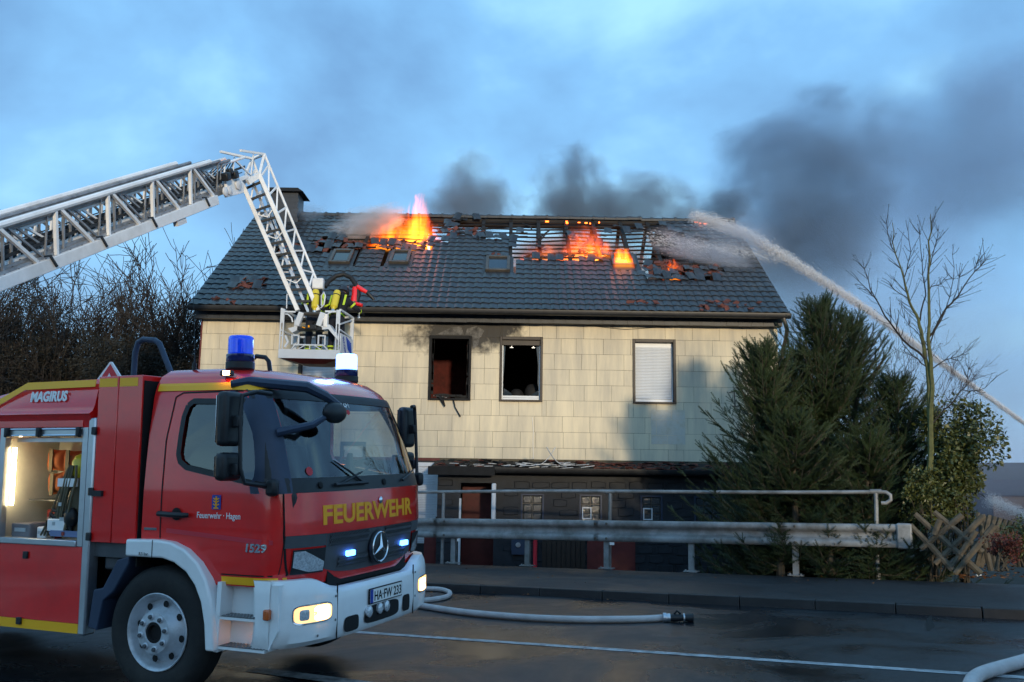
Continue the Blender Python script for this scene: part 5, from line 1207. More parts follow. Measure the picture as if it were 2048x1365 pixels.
# ------------------------------------------------------------------ firefighters in the basket
defm('turnout', (.008,.010,.018), .85, var=.35, bump=.3, bscale=40); defm('hi_vis', (.45,.62,.03), .5); defm('tank_yellow', (.62,.50,.03), .35, coat=.3)
defm('skin', (.45,.28,.20), .6); defm('boot', (.006,.006,.006), .5); defm('helmet', (.02,.022,.03), .4, coat=.3); defm('silver_tape', (.5,.52,.52), .4)
def firefighter(loc, yaw, lean, label, armsel):
    P = empty('person', loc, yaw); tag(P, label, 'person', 'firefighters in the rescue basket')
    c, s = math.cos(lean), math.sin(lean)
    def up(x, y, z):                                   # leaning about the hips
        dz = z - .95; return (x, y + dz*s, .95 + dz*c) if z > .95 else (x, y, z)
    J = {'pelvis': (0,0,.97,.150), 'waist': (0,0,1.10,.145), 'chest': (0,0,1.32,.175), 'neck0': (0,0,1.46,.10), 'neck': (0,.01,1.54,.062), 'head': (0,.02,1.64,.085), 'crown': (0,.02,1.72,.085)}
    for sg, n in ((1,'r'), (-1,'l')):
        J.update({'hip'+n: (.10*sg,0,.90,.115), 'knee'+n: (.115*sg,.03,.50,.078), 'ank'+n: (.12*sg,-.01,.12,.055), 'heel'+n: (.12*sg,-.02,.055,.050), 'toe'+n: (.13*sg,.17,.045,.042)})
        e, w = armsel[n]; J.update({'sh'+n: (.19*sg,0,1.42,.085), 'el'+n: (*e,.060), 'wr'+n: (*w,.040)})
    names = list(J); idx = {n: i for i, n in enumerate(names)}
    E = [('pelvis','waist'),('waist','chest'),('chest','neck0'),('neck0','neck'),('neck','head'),('head','crown')]
    for n in 'rl': E += [('pelvis','hip'+n),('hip'+n,'knee'+n),('knee'+n,'ank'+n),('ank'+n,'heel'+n),('heel'+n,'toe'+n),('chest','sh'+n),('sh'+n,'el'+n),('el'+n,'wr'+n)]
    V = [Vector(up(*J[n][:3])) for n in names]; Rr = [J[n][3] for n in names]; E = [(idx[a], idx[b]) for a, b in E]
    for n in 'rl':                                     # palm and five fingers
        w = V[idx['wr'+n]]; d = (w - V[idx['el'+n]]).normalized(); sd_ = d.cross(Z0).normalized(); pal = len(V); V.append(w + d*.07); Rr.append(.030); E.append((idx['wr'+n], pal))
        for k, L in enumerate((.075,.085,.08,.062)):
            off = sd_*(.027 - .018*k); a = len(V); V += [w + d*.10 + off, w + d*(.10 + L*.55) + off - Z0*.01, w + d*(.10 + L*.85) + off - Z0*.035]; Rr += [.0095,.0090,.0085]; E += [(pal, a), (a, a+1), (a+1, a+2)]
        a = len(V); sgn = 1 if n == 'l' else -1; V += [w + d*.05 + sd_*.042*sgn, w + d*.085 + sd_*.055*sgn]; Rr += [.0105,.0095]; E += [(pal, a), (a, a+1)]
    me = bpy.data.meshes.new('body'); me.from_pydata([tuple(v) for v in V], E, [])
    o = bpy.data.objects.new('body', me); COL.objects.link(o); sk = o.modifiers.new('s', 'SKIN'); 
    for i, sv in enumerate(me.skin_vertices[0].data): sv.radius = (Rr[i], Rr[i]); sv.use_root = (i == 0)
    o.modifiers.new('u', 'SUBSURF').levels = 2; bpy.context.view_layer.update()
    m2 = bpy.data.meshes.new_from_object(o.evaluated_get(bpy.context.evaluated_depsgraph_get())); bpy.data.objects.remove(o)
    m2.materials.clear(); m2.materials.append(M['turnout']); m2.materials.append(M['skin']); m2.materials.append(M['boot'])
    hd_ = Vector(up(0,.02,1.64))
    for p in m2.polygons:
        p.use_smooth = True; cc = p.center
        if cc.z > up(0,0,1.53)[2] and abs(cc.x) < .12 and (cc - hd_).length < .2: p.material_index = 1
        if cc.z < .17: p.material_index = 2
    body_ = link('body', m2, None, P)
    Rx = Matrix.Rotation(-lean, 4, 'X'); T = lambda x, y, z: Matrix.Translation(up(x, y, z)) @ Rx
    def part(mb, name, m, M4, **k): q = mb.build(name, m, P, T=M4, **k); return q
    hm = MB().lathe([(.135,-.03),(.150,-.02),(.140,.02),(.135,.07),(.105,.125),(.06,.15),(.02,.155)], (0,0,0), (0,0,1), 24); part(hm, 'helmet', M['helmet'], T(0,.02,1.69), smooth=True)
    part(MB().prism([(-.11,-.10),(.11,-.10),(.13,-.01),(-.13,-.01)], lambda a, c_: (a,.11,c_), lambda a, c_: (a,.135,c_)).sphere((0,.12,-.07), (.05,.05,.05)).cbox((0,.10,-.02),(.02,.03,.05)), 'breathing_mask', M['boot'], T(0,.02,1.66), smooth=True)
    part(MB().box((-.13,-.185,1.46),(.13,-.03,1.54)) if False else MB().sphere((0,-.10,0), (.14,.10,.06)), 'neck_flap', M['turnout'], T(0,0,1.56), smooth=True)
    # breathing apparatus: back plate, bottle, straps
    part(MB().cbox((0,-.175,0),(.26,.04,.52)), 'back_plate', M['boot'], T(0,0,1.24), bevel=.02)
    tk = MB().lathe([(.02,-.31),(.045,-.29),(.05,-.25),(.082,-.22),(.084,.16),(.07,.21),(.03,.235)], (0,-.265,0), (0,0,1), 20); part(tk, 'air_bottle', M['tank_yellow'], T(.0,0,1.30), smooth=True)
    part(MB().lathe([(.086,-.012),(.086,.012)], (0,-.265,.09), (0,0,1), 20), 'bottle_strap', M['boot'], T(0,0,1.30)); part(MB().lathe([(.04,-.36),(.045,-.30)], (0,-.265,0), (0,0,1), 12), 'bottle_valve', M['alu'], T(0,0,1.30), smooth=True)
    def band(c0, rx, ry, M4, h=.022):
        b = MB(); b.lathe([(1,-h),(1,h)], (0,0,0), (0,0,1), 22); q_ = MB(); q_.add([M4 @ Vector((c0[0] + v[0]*rx, c0[1] + v[1]*ry, c0[2] + v[2])) for v in b.v], b.f[:-2]); q_.build('reflective_band', M['hi_vis'], P)
    I4 = Matrix.Identity(4)
    for zz in (1.0, 1.07): band((0,0,0), .178, .165, T(0,0,zz))
    for sg in (-1, 1):
        q_ = MB(); q_.add([T(0,0,1.36) @ Vector(q) for q in ((.15*sg,-.172,-.16),(.195*sg,-.160,-.16),(.195*sg,-.150,.13),(.15*sg,-.165,.13))], [(0,1,2,3)]); q_.build('reflective_band', M['hi_vis'], P)
        for zz in (.22,.30): band((.12*sg,-.005,zz), .078, .078, I4, .02)
    for n in 'rl':
        a, b_ = V[idx['el'+n]], V[idx['wr'+n]]; q = (b_ - a).to_track_quat('Z', 'Y').to_matrix().to_4x4(); q.translation = a.lerp(b_, .55); band((0,0,0), .060, .060, q, .025)
        a, b_ = V[idx['sh'+n]], V[idx['el'+n]]; q = (b_ - a).to_track_quat('Z', 'Y').to_matrix().to_4x4(); q.translation = a.lerp(b_, .5); band((0,0,0), .080, .080, q, .022)
    return P
floorL = BM @ Vector((.62,.52,.052)); floorR = BM @ Vector((1.12,.55,.052))
firefighter(floorR, R(-12), R(24), 'firefighter in black turnout gear with yellow air bottle beside the red water cannon', {'r': ((.36,.20,1.22), (.36,.44,1.20)), 'l': ((-.30,.20,1.16), (-.16,.42,1.10))})
firefighter(floorL, R(10), R(14), 'firefighter in black turnout gear half hidden behind the ladder arm', {'r': ((.30,.16,1.18), (.20,.40,1.12)), 'l': ((-.30,.14,1.18), (-.20,.38,1.12))})
# ------------------------------------------------------------------ crash barrier, hand rail, log fence
def on_walk(px, py): return road_uc(ground_pt(px, py, .12))
u1_, c1_ = on_walk(907, 1127); u2_, c2_ = on_walk(1382, 1144)
RC = (c1_ + c2_)/2
def rail_u(px):                                         # where the vertical plane c = RC meets a photo column
    v = ray(px, 1080); t = RC/Vector((v.x, v.y, 0)).dot(EN); return Vector((v.x*t, v.y*t, 0)).dot(EU)
def rail_h(px, py):
    u = rail_u(px); v = ray(px, py); t = RC/Vector((v.x, v.y, 0)).dot(EN); return (CAM + v*t).z - road(u, RC, .12).z
ht, hb, hh = rail_h(1212, 1041), rail_h(1212, 1083), rail_h(1212, 984)
UE = rail_u(1815); US = -26.0
bar = empty('crash_barrier', tuple(road(UE, RC, .12))); tag(bar, 'weathered galvanised crash barrier in front of the burning house', 'barrier')
def rpart(o, mb, name, m, **k): return mb.build(name, m, o, T=Matrix.Translation(-Vector(o.location)), **k)
H_ = ht - hb
prof_w = [(.0,0),(.03,.02),(.045,.08),(.045,.22),(.03,.30),(-.02,.36),(-.035,.42),(-.035,.58),(-.02,.64),(.03,.70),(.045,.78),(.045,.92),(.03,.98),(.0,1.0)]
def wbeam(u0, u1):
    b = MB(); n = max(2, int((u1-u0)/.6)); rg = []
    for i in range(n + 1):
        u = u0 + (u1-u0)*i/n; rg.append([tuple(road(u, RC - a - .06, .12 + hb + H_*q)) for a, q in prof_w] + [tuple(road(u, RC - a - .052, .12 + hb + H_*q)) for a, q in prof_w[::-1]])
    return b.loft(rg)
seams = [US, rail_u(870) - 4.3, rail_u(870), rail_u(1190), rail_u(1560), UE - .16]
for a, c in zip(seams[:-1], seams[1:]): rpart(bar, wbeam(a + .004, c + .10), 'rail_beam', M['galv'], smooth=True)
rpart(bar, MB().box((-.14,-.02,0),(.10,.10,H_+.03), frame(road(UE - .02, RC - .12, .12 + hb - .015), EU, EN)), 'end_cap', M['galv'], bevel=.03)
upx = [rail_u(x) for x in (907, 1055, 1213, 1382, 1590)]
allu = [upx[0] - 1.9*k for k in range(6, 0, -1)] + upx
for u in allu:
    p = road(u, RC, .12); f4 = frame(p, EU, EN)
    rpart(bar, MB().box((-.05,-.02,-.3),(.05,-.013,hb + H_*.7), f4).box((-.05,.05,-.3),(.05,.057,hb + H_*.7), f4).box((-.05,-.013,-.3),(-.043,.05,hb + H_*.7), f4), 'post', M['galv'])
    rpart(bar, MB().box((-.13,-.10,.0),(.13,.12,.014), f4), 'base_plate', M['galv'])
    for du in (-.09,.09): rpart(bar, MB().lathe([(.018,0),(.018,.02),(.01,.026)], f4 @ Vector((du,-.06,.014)), (0,0,1), 8), 'bolt', M['galv'])
bolt = MB().lathe([(.024,0),(.022,.010),(.012,.014)], (0,0,0), -EN, 12).mesh('bolt'); bolt.materials.append(M['zinc'])
for us in seams[1:-1]:
    for du in (.04, .26):
        for q in (.15, .85):
            o = bpy.data.objects.new('bolt', bolt); COL.objects.link(o); o.parent = bar; o.location = road(us + du, RC - .108, .12 + hb + H_*q) - Vector(bar.location)
for (px, py, w) in ((918,1076,.05), (1222,1085,.09)): rpart(bar, MB().box((0,-.004,0),(w,0,.05), frame(road(rail_u(px), RC - .08, .12 + hb - .06), EU, EN)), 'reflector', M['letter_white'])
hr = empty('hand_rail', tuple(road(rail_u(1740), RC + .12, .12))); tag(hr, 'pale tubular hand rail with a curled end above the crash barrier', 'hand rail')
ue = rail_u(1778)
rpart(hr, MB().tube([road(u, RC + .12, .12 + hh + .012*math.sin(u*.7)) for u in np.linspace(US, ue - .1, 40)] + [road(ue - .02, RC + .12, .12 + hh - .01), road(ue + .05, RC + .12, .12 + hh - .06), road(ue + .05, RC + .12, .12 + hh - .14), road(ue - .02, RC + .12, .12 + hh - .19), road(ue - .10, RC + .12, .12 + hh - .19)], .034, 10), 'top_tube', M['galv'], smooth=True)
for px in (1217, 1755): 
    u = rail_u(px); rpart(hr, MB().tube([road(u, RC + .12, .12 + hh), road(u, RC + .12, .12 + hh - .15), road(u - .02, RC + .12, .12 + hb), road(u - .02, RC + .12, .0)], .036, 10), 'rail_post', M['galv'], smooth=True)
    rpart(hr, MB().tube([road(u - .09, RC + .12, .12 + hh), road(u + .09, RC + .12, .12 + hh)], .042, 10), 'sleeve', M['galv'], smooth=True)
for k in (3.6, 7.2, 10.8):
    u = rail_u(1217) - k; rpart(hr, MB().tube([road(u, RC + .12, .12 + hh), road(u, RC + .12, .0)], .034, 10), 'rail_post', M['galv'], smooth=True)
# crossed log fence to the right of the barrier
defm('old_wood', (.095,.080,.060), .85, var=.45, vscale=9, bump=.6, bscale=25, dirt=(.05,.055,.035), dirt_amt=.5)
fz = empty('log_fence', tuple(road(rail_u(1900), RC, .12))); tag(fz, 'old crossed half-log fence overgrown with bushes at the pavement edge', 'fence')
FC = RC - .15
def fpole(px0, py0, px1, py1, dc, r_):
    def P(px, py, c):
        v = ray(px, py); t = c/Vector((v.x, v.y, 0)).dot(EN); return CAM + v*t
    a, c_ = P(px0, py0, FC + dc), P(px1, py1, FC + dc); m_ = a.lerp(c_, .5) + Vector((0,0,random.uniform(-.01,.01)))
    rpart(fz, MB().tube([a, m_, c_], [r_*.85, r_, r_*1.05], 7), 'pole', M['old_wood'], smooth=True)
for q in ((1820,1050,1905,1140),(1830,1028,1962,1148),(1868,1024,1965,1105),(1900,1140,1952,1062),(1842,1098,1925,1030),(1868,1070,1880,1040),(1870,1128,1968,1032),(1910,1148,1990,1050)):
    fpole(*q, random.choice((0,.07)), .050)
for k in range(7):
    x = 1955 + k*10.5; fpole(x, 1026 + k*3, x + 27, 1142 - k*6, .3 + k*.35, .045)
    fpole(x + 24, 1030 + k*3, x - 4, 1140 - k*6, .36 + k*.35, .042)
# ------------------------------------------------------------------ hoses on the road
defm('hose_canvas', (.50,.47,.47), .75, var=.12, vscale=20, bump=.25, bscale=90, dirt=(.22,.20,.19), dirt_amt=.5, dscale=5)
def hose_path(pts, r_):
    out = []
    P = [ground_pt(x, y, r_ + .003) for x, y in pts]
    for i in range(len(P) - 1):
        p0, p1, p2, p3 = P[max(i-1,0)], P[i], P[i+1], P[min(i+2, len(P)-1)]
        for k in range(6):
            t = k/6.; out.append(.5*((2*p1) + (p2-p0)*t + (2*p0-5*p1+4*p2-p3)*t*t + (-p0+3*p1-3*p2+p3)*t**3))
    return out + [P[-1]]
h1 = empty('fire_hose', tuple(ground_pt(1330, 1236))); tag(h1, 'off white fire hose with black nozzle lying across the road', 'hose')
hp1 = hose_path([(700,1190),(790,1180),(862,1178),(890,1181),(900,1187),(892,1194),(868,1199),(838,1202)], .035)
rpart(h1, MB().tube(hp1, .036, 8), 'hose_loop', M['hose_canvas'], smooth=True)
hp2 = hose_path([(760,1195),(838,1211),(930,1225),(1050,1235),(1150,1239),(1240,1239),(1290,1238),(1328,1236)], .04)
rpart(h1, MB().tube(hp2, .041, 10), 'hose_run', M['hose_canvas'], smooth=True)
e0, e1, e2, e3 = (ground_pt(x, y, .05) for x, y in ((1326,1236),(1340,1236),(1366,1236),(1386,1236)))
rpart(h1, MB().tube([e0, e0.lerp(e1,.45), e0.lerp(e1,.5), e1], [.06,.06,.05,.055], 14), 'coupling', M['alu'], smooth=True)
rpart(h1, MB().tube([e1, e1.lerp(e2,.3), e2], [.045,.05,.04], 12), 'nozzle_body', M['black_plastic'], smooth=True); rpart(h1, MB().tube([e2, e2.lerp(e3,.15)], [.055,.055], 12), 'nozzle_ring', M['alu'], smooth=True); rpart(h1, MB().tube([e2.lerp(e3,.15), e3], [.045,.055], 12), 'nozzle_tip', M['black_plastic'], smooth=True)
rpart(h1, MB().tube([e1.lerp(e2,.3) + Vector((0,0,.04)), e1.lerp(e2,.5) + Vector((0,-.04,.09)), e1.lerp(e2,.8) + Vector((0,0,.05))], .014, 6), 'nozzle_grip', M['black_plastic'], smooth=True)
h2 = empty('fire_hose', tuple(ground_pt(1960, 1360))); tag(h2, 'thick white fire hose bending in at the bottom right corner', 'hose')
hp3 = hose_path([(2230,1270),(2140,1292),(2048,1322),(1985,1340),(1955,1352),(1942,1366),(1938,1392),(1950,1440)], .05)
rpart(h2, MB().tube(hp3, .058, 12), 'hose_run', M['hose_canvas'], smooth=True)
# ------------------------------------------------------------------ gear in the open locker (stands in the compartment)
def gear(name, label, cat, loc):
    e = bpy.data.objects.new(name, None); COL.objects.link(e); e.matrix_world = TM4 @ Matrix.Translation(loc); return tag(e, label, cat)
def gpart(o, mb, name, m, **k): return mb.build(name, m, o, **k)
defm('orange_cloth', (.30,.075,.015), .75, var=.2, bump=.3, bscale=20); defm('strap', (.12,.10,.06), .7, var=.3); defm('grey_case', (.16,.15,.16), .5, var=.2); defm('blue_tray', (.14,.18,.32), .4); defm('dark_red', (.22,.02,.015), .5)
def cushion(o, c, sx, sz, ry, m, name):
    b = MB(); n = 10; rg = []
    for j in range(n+1):
        v = -1 + 2*j/n; row = []
        for i in range(n+1):
            u = -1 + 2*i/n; h = .055*(1-u**4)*(1-v**4); row.append((u, v, h))
        rg.append(row)
    for s in (1, -1):
        base = len(b.v)
        for row in rg:
            for (u, v, h) in row:
                q = 1 - .10*(1-abs(u))*(abs(v) > .99) ; b.v.append(tuple(Vector(c) + Matrix.Rotation(ry, 3, 'Y') @ Vector((u*sx*(1-.08*(1-abs(v))**1), -s*h, v*sz*(1-.08*(1-abs(u)))))))
        b.f += [(base+j*(n+1)+i, base+j*(n+1)+i+1, base+(j+1)*(n+1)+i+1, base+(j+1)*(n+1)+i) for j in range(n) for i in range(n)]
    return gpart(o, b, name, m, smooth=True)
for (x, z, ry, lab) in ((-1.60,1.84,.05,'orange life vest cushion hanging high beside the locker lamp'), (-1.575,1.63,-.12,'orange cushion hanging lowest in the locker'), (-1.40,1.83,.04,'dark orange cushion hanging in the middle of the locker'), (-1.40,1.67,-.06,'dark orange cushion hanging below another in locker shade')):
    o = gear('rescue_cushion', lab, 'cushion', (x, .40, z)); o['group'] = 'orange cushions in the equipment locker'
    cushion(o, (0,0,0), .105, .098, ry, M['orange_cloth'], 'cushion'); gpart(o, MB().box((-.02,-.07,-.10),(.02,-.058,.10)), 'strap', M['strap'])
ba = gear('breathing_apparatus', 'breathing apparatus with tangled harness straps and yellow bottle in the locker', 'breathing apparatus', (-1.12,.16,1.28))
gpart(ba, MB().lathe([(.03,.42),(.07,.46),(.085,.50),(.085,.60),(.06,.65),(.02,.67)], (.04,.05,-.05), (0,0,1), 20), 'bottle_top', M['tank_yellow'], smooth=True); gpart(ba, MB().lathe([(.07,-.04),(.08,0),(.08,.44),(.07,.47)], (.04,.05,-.05), (0,0,1), 20), 'bottle', M['strap'], smooth=True)
gpart(ba, MB().box((-.10,-.075,.34),(.12,-.06,.41)), 'white_band', M['letter_white'])
stp = MB()
for k in range(22):
    x = random.uniform(-.10,.12); x1 = x - random.uniform(-.02,.16); y = random.uniform(-.06,.03)
    stp.tube([(x*.6+.02, y, .52), (x, y-.02, .40), ((x+x1)/2, y-.03, .2), (x1, y-.02, .05), (x1-random.uniform(-.05,.10), y-.03, -.08)], random.uniform(.006,.014), 5)
o = gpart(ba, stp, 'harness_straps', M['strap'], smooth=True); o['kind'] = 'stuff'
stp = MB()
for k in range(7): stp.tube([(random.uniform(-.22,.1), -.06, random.uniform(-.05,.15)) for q in range(4)], .016, 6)
gpart(ba, stp, 'hoses', M['boot'], smooth=True); gpart(ba, MB().sphere((.05,-.05,.08),(.07,.05,.09)), 'face_mask', M['boot'], smooth=True)
for k in range(5): gpart(ba, MB().cbox((random.uniform(-.2,.1), -.085, random.uniform(-.05,.3)), (.035,.012,.03)), 'buckle', M['alu'])
tr_ = gear('equipment_tray', 'blue and white sliding tray carrying the breathing apparatus', 'tray', (-1.08,.20,1.188)); gpart(tr_, MB().box((-.20,-.12,.03),(.20,.25,.05)).box((-.17,-.135,.015),(.20,-.121,.065)), 'tray', M['blue_tray']); gpart(tr_, MB().box((-.22,-.13,.055),(-.02,.2,.16)), 'white_box', M['letter_white'], bevel=.01)
for x in (-.17,.17): gpart(tr_, MB().lathe([(.018,-.01),(.018,.01)], (x,-.10,.018), (0,1,0), 12), 'roller', M['boot'])
gpart(tr_, MB().cbox((-.02,-.138,.04),(.03,.006,.03)), 'red_tab', M['dark_red'])
for nm, lab, cat, x, w, h, d, m in (('grey_case','grey case standing in the front left of the locker','case',-1.62,.22,.16,.2,'grey_case'), ('red_canister','dark red canister standing behind the grey case','canister',-1.60,.11,.26,.1,'dark_red'), ('white_carton','small white carton between grey case and tray','carton',-1.43,.11,.13,.1,'letter_white')):
    o = gear(nm, lab, cat, (x, .18 if nm != 'red_canister' else .42, 1.139)); gpart(o, MB().box((-w/2,-d/2,0),(w/2,d/2,h)), 'shell', M[m], bevel=.012)
    gpart(o, MB().box((-w*.3,-d*.5-.006,h*.55),(w*.3,-d*.5-.0005,h*.75)), 'lid_clasp' if nm != 'white_carton' else 'paper_label', M['alu'])
# ------------------------------------------------------------------ small litter: leaves at the kerb
defm('dead_leaf', (.20,.075,.02), .8, var=.5, vscale=30); defm('dry_grass', (.13,.11,.04), .9, var=.4)
lf = MB()
def leaf_at(p, s):
    m3 = Matrix.Rotation(random.uniform(0,6.3),3,'Z') @ Matrix.Rotation(random.uniform(-.5,.5),3,'X')
    lf.add([p + m3 @ Vector(q) for q in ((-s,0,.004),(0,-s*.5,.0),(s,0,.006),(0,s*.5,.012))], [(0,1,2,3)])
for k in range(420): leaf_at(ground_pt(random.gauss(1955,60), random.uniform(1122,1158), .13), random.uniform(.02,.06))
for k in range(60): leaf_at(ground_pt(random.uniform(860,2040), random.gauss(1188,6) + 0, .02), random.uniform(.01,.03))
for k in range(45): leaf_at(ground_pt(random.gauss(1180,30), random.uniform(1176,1184), .02), random.uniform(.02,.05))
for k in range(90): leaf_at(ground_pt(random.uniform(860,2040), random.uniform(1138,1168), .125), random.uniform(.008,.025))
tag(lf.build('fallen_leaves', M['dead_leaf'], fix=False), 'scattered brown leaves on pavement and in the gutter', 'leaves', kind='stuff')
gt = MB()
for (px, py, n) in ((1180,1178,40),(1920,1192,24),(860,1160,12),(1905,1184,10)):
    for k in range(n):
        p = ground_pt(px + random.gauss(0, 14 if n > 30 else 5), py + random.gauss(0,1.5), .0); q = p + Vector((random.uniform(-.08,.08), random.uniform(-.05,.05), random.uniform(.05,.14)))
        gt.add([p - EU*.006, p + EU*.006, q], [(0,1,2)])
tag(gt.build('kerb_weeds', M['dry_grass'], fix=False), 'dry tufts of weed growing in the kerb gutter', 'weeds', kind='stuff')
cn_ = tag(MB().box((-.05,-.02,0),(.05,.02,.03), frame(ground_pt(1957,1153,.125), (1,.3,0), (0,1,0))).build('litter_scrap', M['letter_white'], bevel=.005), 'small white scrap of litter under the log fence', 'litter')
# ------------------------------------------------------------------ vegetation
def np_obj(name, V, Fq, m, parent=None, smooth=False):
    me = bpy.data.meshes.new(name); V = np.asarray(V, np.float32); Fq = np.asarray(Fq, np.int32); k = Fq.shape[1]
    me.vertices.add(len(V)); me.vertices.foreach_set('co', V.ravel()); me.loops.add(Fq.size); me.loops.foreach_set('vertex_index', Fq.ravel())
    me.polygons.add(len(Fq)); me.polygons.foreach_set('loop_start', np.arange(0, Fq.size, k, dtype=np.int32)); me.polygons.foreach_set('loop_total', np.full(len(Fq), k, np.int32))
    me.update(); me.materials.append(m); o = bpy.data.objects.new(name, me); COL.objects.link(o)
    if parent is not None: o.parent = parent
    return o
def scatter(TV, TF, P, D, U, S):            # copies of a template (x along D, z along U), as arrays
    D = D/np.linalg.norm(D, axis=1, keepdims=True); U = U - D*(U*D).sum(1, keepdims=True); U /= np.maximum(np.linalg.norm(U, axis=1, keepdims=True), 1e-6); W = np.cross(U, D)
    V = P[:, None] + (TV[None, :, 0:1]*D[:, None] + TV[None, :, 1:2]*W[:, None] + TV[None, :, 2:3]*U[:, None])*S[:, None, None]
    n = len(TV); F_ = TF[None] + (np.arange(len(P))*n)[:, None, None]; return V.reshape(-1, 3), F_.reshape(-1, TF.shape[1])
def foliage_mat(name, c0, c1, rough=.6, scale=1.4):
    m = bpy.data.materials.new(name); m.use_nodes = True; t = m.node_tree; b = t.nodes['Principled BSDF']; b.inputs['Roughness'].default_value = rough
    tc = t.nodes.new('ShaderNodeTexCoord'); n = t.nodes.new('ShaderNodeTexNoise'); n.inputs['Scale'].default_value = scale; n.inputs['Detail'].default_value = 9; n.inputs['Roughness'].default_value = .75
    r = t.nodes.new('ShaderNodeValToRGB'); r.color_ramp.elements[0].position = .35; r.color_ramp.elements[1].position = .68; r.color_ramp.elements[0].color = (*c0, 1); r.color_ramp.elements[1].color = (*c1, 1)
    lk(t, tc.outputs['Object'], n.inputs['Vector']); lk(t, n.outputs['Fac'], r.inputs['Fac']); lk(t, r.outputs[0], b.inputs['Base Color']); return m
M['needles'] = foliage_mat('needles', (.013,.027,.011), (.042,.070,.022)); M['leaves'] = foliage_mat('leaves', (.035,.050,.012), (.11,.115,.030), .45, 3.0)
M['dark_leaves'] = foliage_mat('dark_leaves', (.009,.010,.008), (.026,.025,.019), .8, .6)
defm('bark', (.060,.050,.036), .9, var=.4, vscale=14, bump=.5, bscale=30); defm('bark_green', (.090,.095,.035), .8, var=.4, vscale=10, bump=.4, bscale=30); defm('twig', (.026,.022,.020), .9, var=.3); defm('twig_red', (.055,.036,.032), .9, var=.3)
# shoot: a short stem bristling with needles all round
_v, _f = [(0,-.012,0),(0,.012,0),(1,0,0)], [(0,1,2)]
for k in range(11):
    x = .04 + k*.086
    for q in range(4):
        a = q*math.pi/2 + k*.7; L = .120*(1 - .30*k/11); i = len(_v); cx_, sx_ = math.cos(a), math.sin(a); _v += [(x-.030,0,0),(x+.030,0,0),(x + .075, cx_*L, sx_*L*.8 + .02)]; _f.append((i,i+1,i+2))
NV, NF = np.array(_v, float), np.array(_f)
def conifer(px, py, Y, rad, zb, nb, label, seed, skew=(0,0), up0=.15):
    rng = np.random.default_rng(seed); top = at(px, py, Y); base = Vector((top.x + skew[0], Y + skew[1], zb)); Ht = top.z - zb
    T = empty('conifer', tuple(base)); tag(T, label, 'conifer', 'conifers beside the burning house')
    MB().tube([(0,0,-.3), (-skew[0]*.4, -skew[1]*.4, Ht*.4), (-skew[0]*.8, -skew[1]*.8, Ht*.8), (-skew[0], -skew[1], Ht*.99)], [.10,.07,.03,.006], 8).build('trunk', M['bark'], T, smooth=True)
    P, D, U, S = [], [], [], []; br = MB()
    for b in range(nb):
        h = rng.uniform(.0, .985)**.9; az = rng.uniform(0, 2*math.pi); L = rad*((1-h)**.62)*rng.uniform(.55, 1.15) + .16
        el = up0 + .10 + .70*h**1.4 + rng.normal(0,.12); d = np.array([math.cos(az)*math.cos(el), math.sin(az)*math.cos(el), math.sin(el)])
        o = np.array([-skew[0]*h, -skew[1]*h, Ht*h]); n = max(3, int(L/.17)); pts = []
        for i in range(n + 1):
            t = i/n; pts.append(o + d*L*t + np.array([0,0,-.30*L*t*(1-t) + .16*L*t*t]))
        br.tube([tuple(p) for p in pts[::2] + ([pts[-1]] if n % 2 else [])], [max(.003, .016*(1-j/ (n//2 + 2))) for j in range(len(pts[::2]) + (1 if n % 2 else 0))], 4, cap=False)
        for i in range(1, n + 1):
            p = pts[i]; tg = pts[i] - pts[i-1]; tg /= np.linalg.norm(tg); side = np.cross(tg, [0,0,1]); side /= max(1e-6, np.linalg.norm(side))
            for s in (-1, 1):
                for q in range(2):
                    dd = tg*rng.uniform(.6,1.1) + side*s*rng.uniform(.35,1.0) + np.array([0,0,rng.normal(.0,.22)]); P.append(p - tg*rng.uniform(0,.15)); D.append(dd); U.append([rng.normal(0,.5), rng.normal(0,.5), 1]); S.append(rng.uniform(.22,.40)*(1.05 - .35*i/n))
            if i == n: P.append(p - tg*.1); D.append(tg); U.append([0,0,1]); S.append(.30)
    V, F_ = scatter(NV, NF, np.array(P), np.array(D), np.array(U), np.array(S))
    br.build('branches', M['bark'], T, fix=False); np_obj('crown', V, F_, M['needles'], T); return T
conifer(1632, 622, 18.3, 2.25, -.85, 310, 'tall dark conifer, highest of the group, in front of the house corner', 11)
conifer(1524, 712, 17.8, 2.05, -.85, 260, 'dark conifer with drooping boughs reaching across the house number', 12, skew=(.30,.1))
conifer(1704, 652, 18.9, 1.9, -.85, 240, 'dark conifer with a blunt tip just right of the tallest one', 13)
conifer(1590, 720, 18.8, 1.9, -.85, 200, 'dark conifer squeezed between the tallest one and the house corner', 17)
conifer(1790, 775, 17.4, 1.55, -.85, 190, 'low dark conifer beside the bare young tree', 14)
conifer(1585, 850, 17.0, 1.70, -.85, 170, 'spreading dark yew in front of the tallest conifer', 15, up0=.0)
conifer(1730, 880, 16.7, 1.55, -.85, 170, 'spreading dark yew behind the end of the hand rail', 16, up0=.0)
for (px, py, lab, sd_) in ((1560,1085,'low yew shoots under the barrier nearest the house',21), (1660,1080,'low yew shoots under the middle of the overgrown barrier',22), (1750,1088,'low yew shoots under the barrier end cap',23)):
    u_ = rail_u(px); p_ = road(u_, RC + .22, .1); conifer(px, py, p_.y, .50, p_.z - .02, 42, lab, sd_, up0=.1)
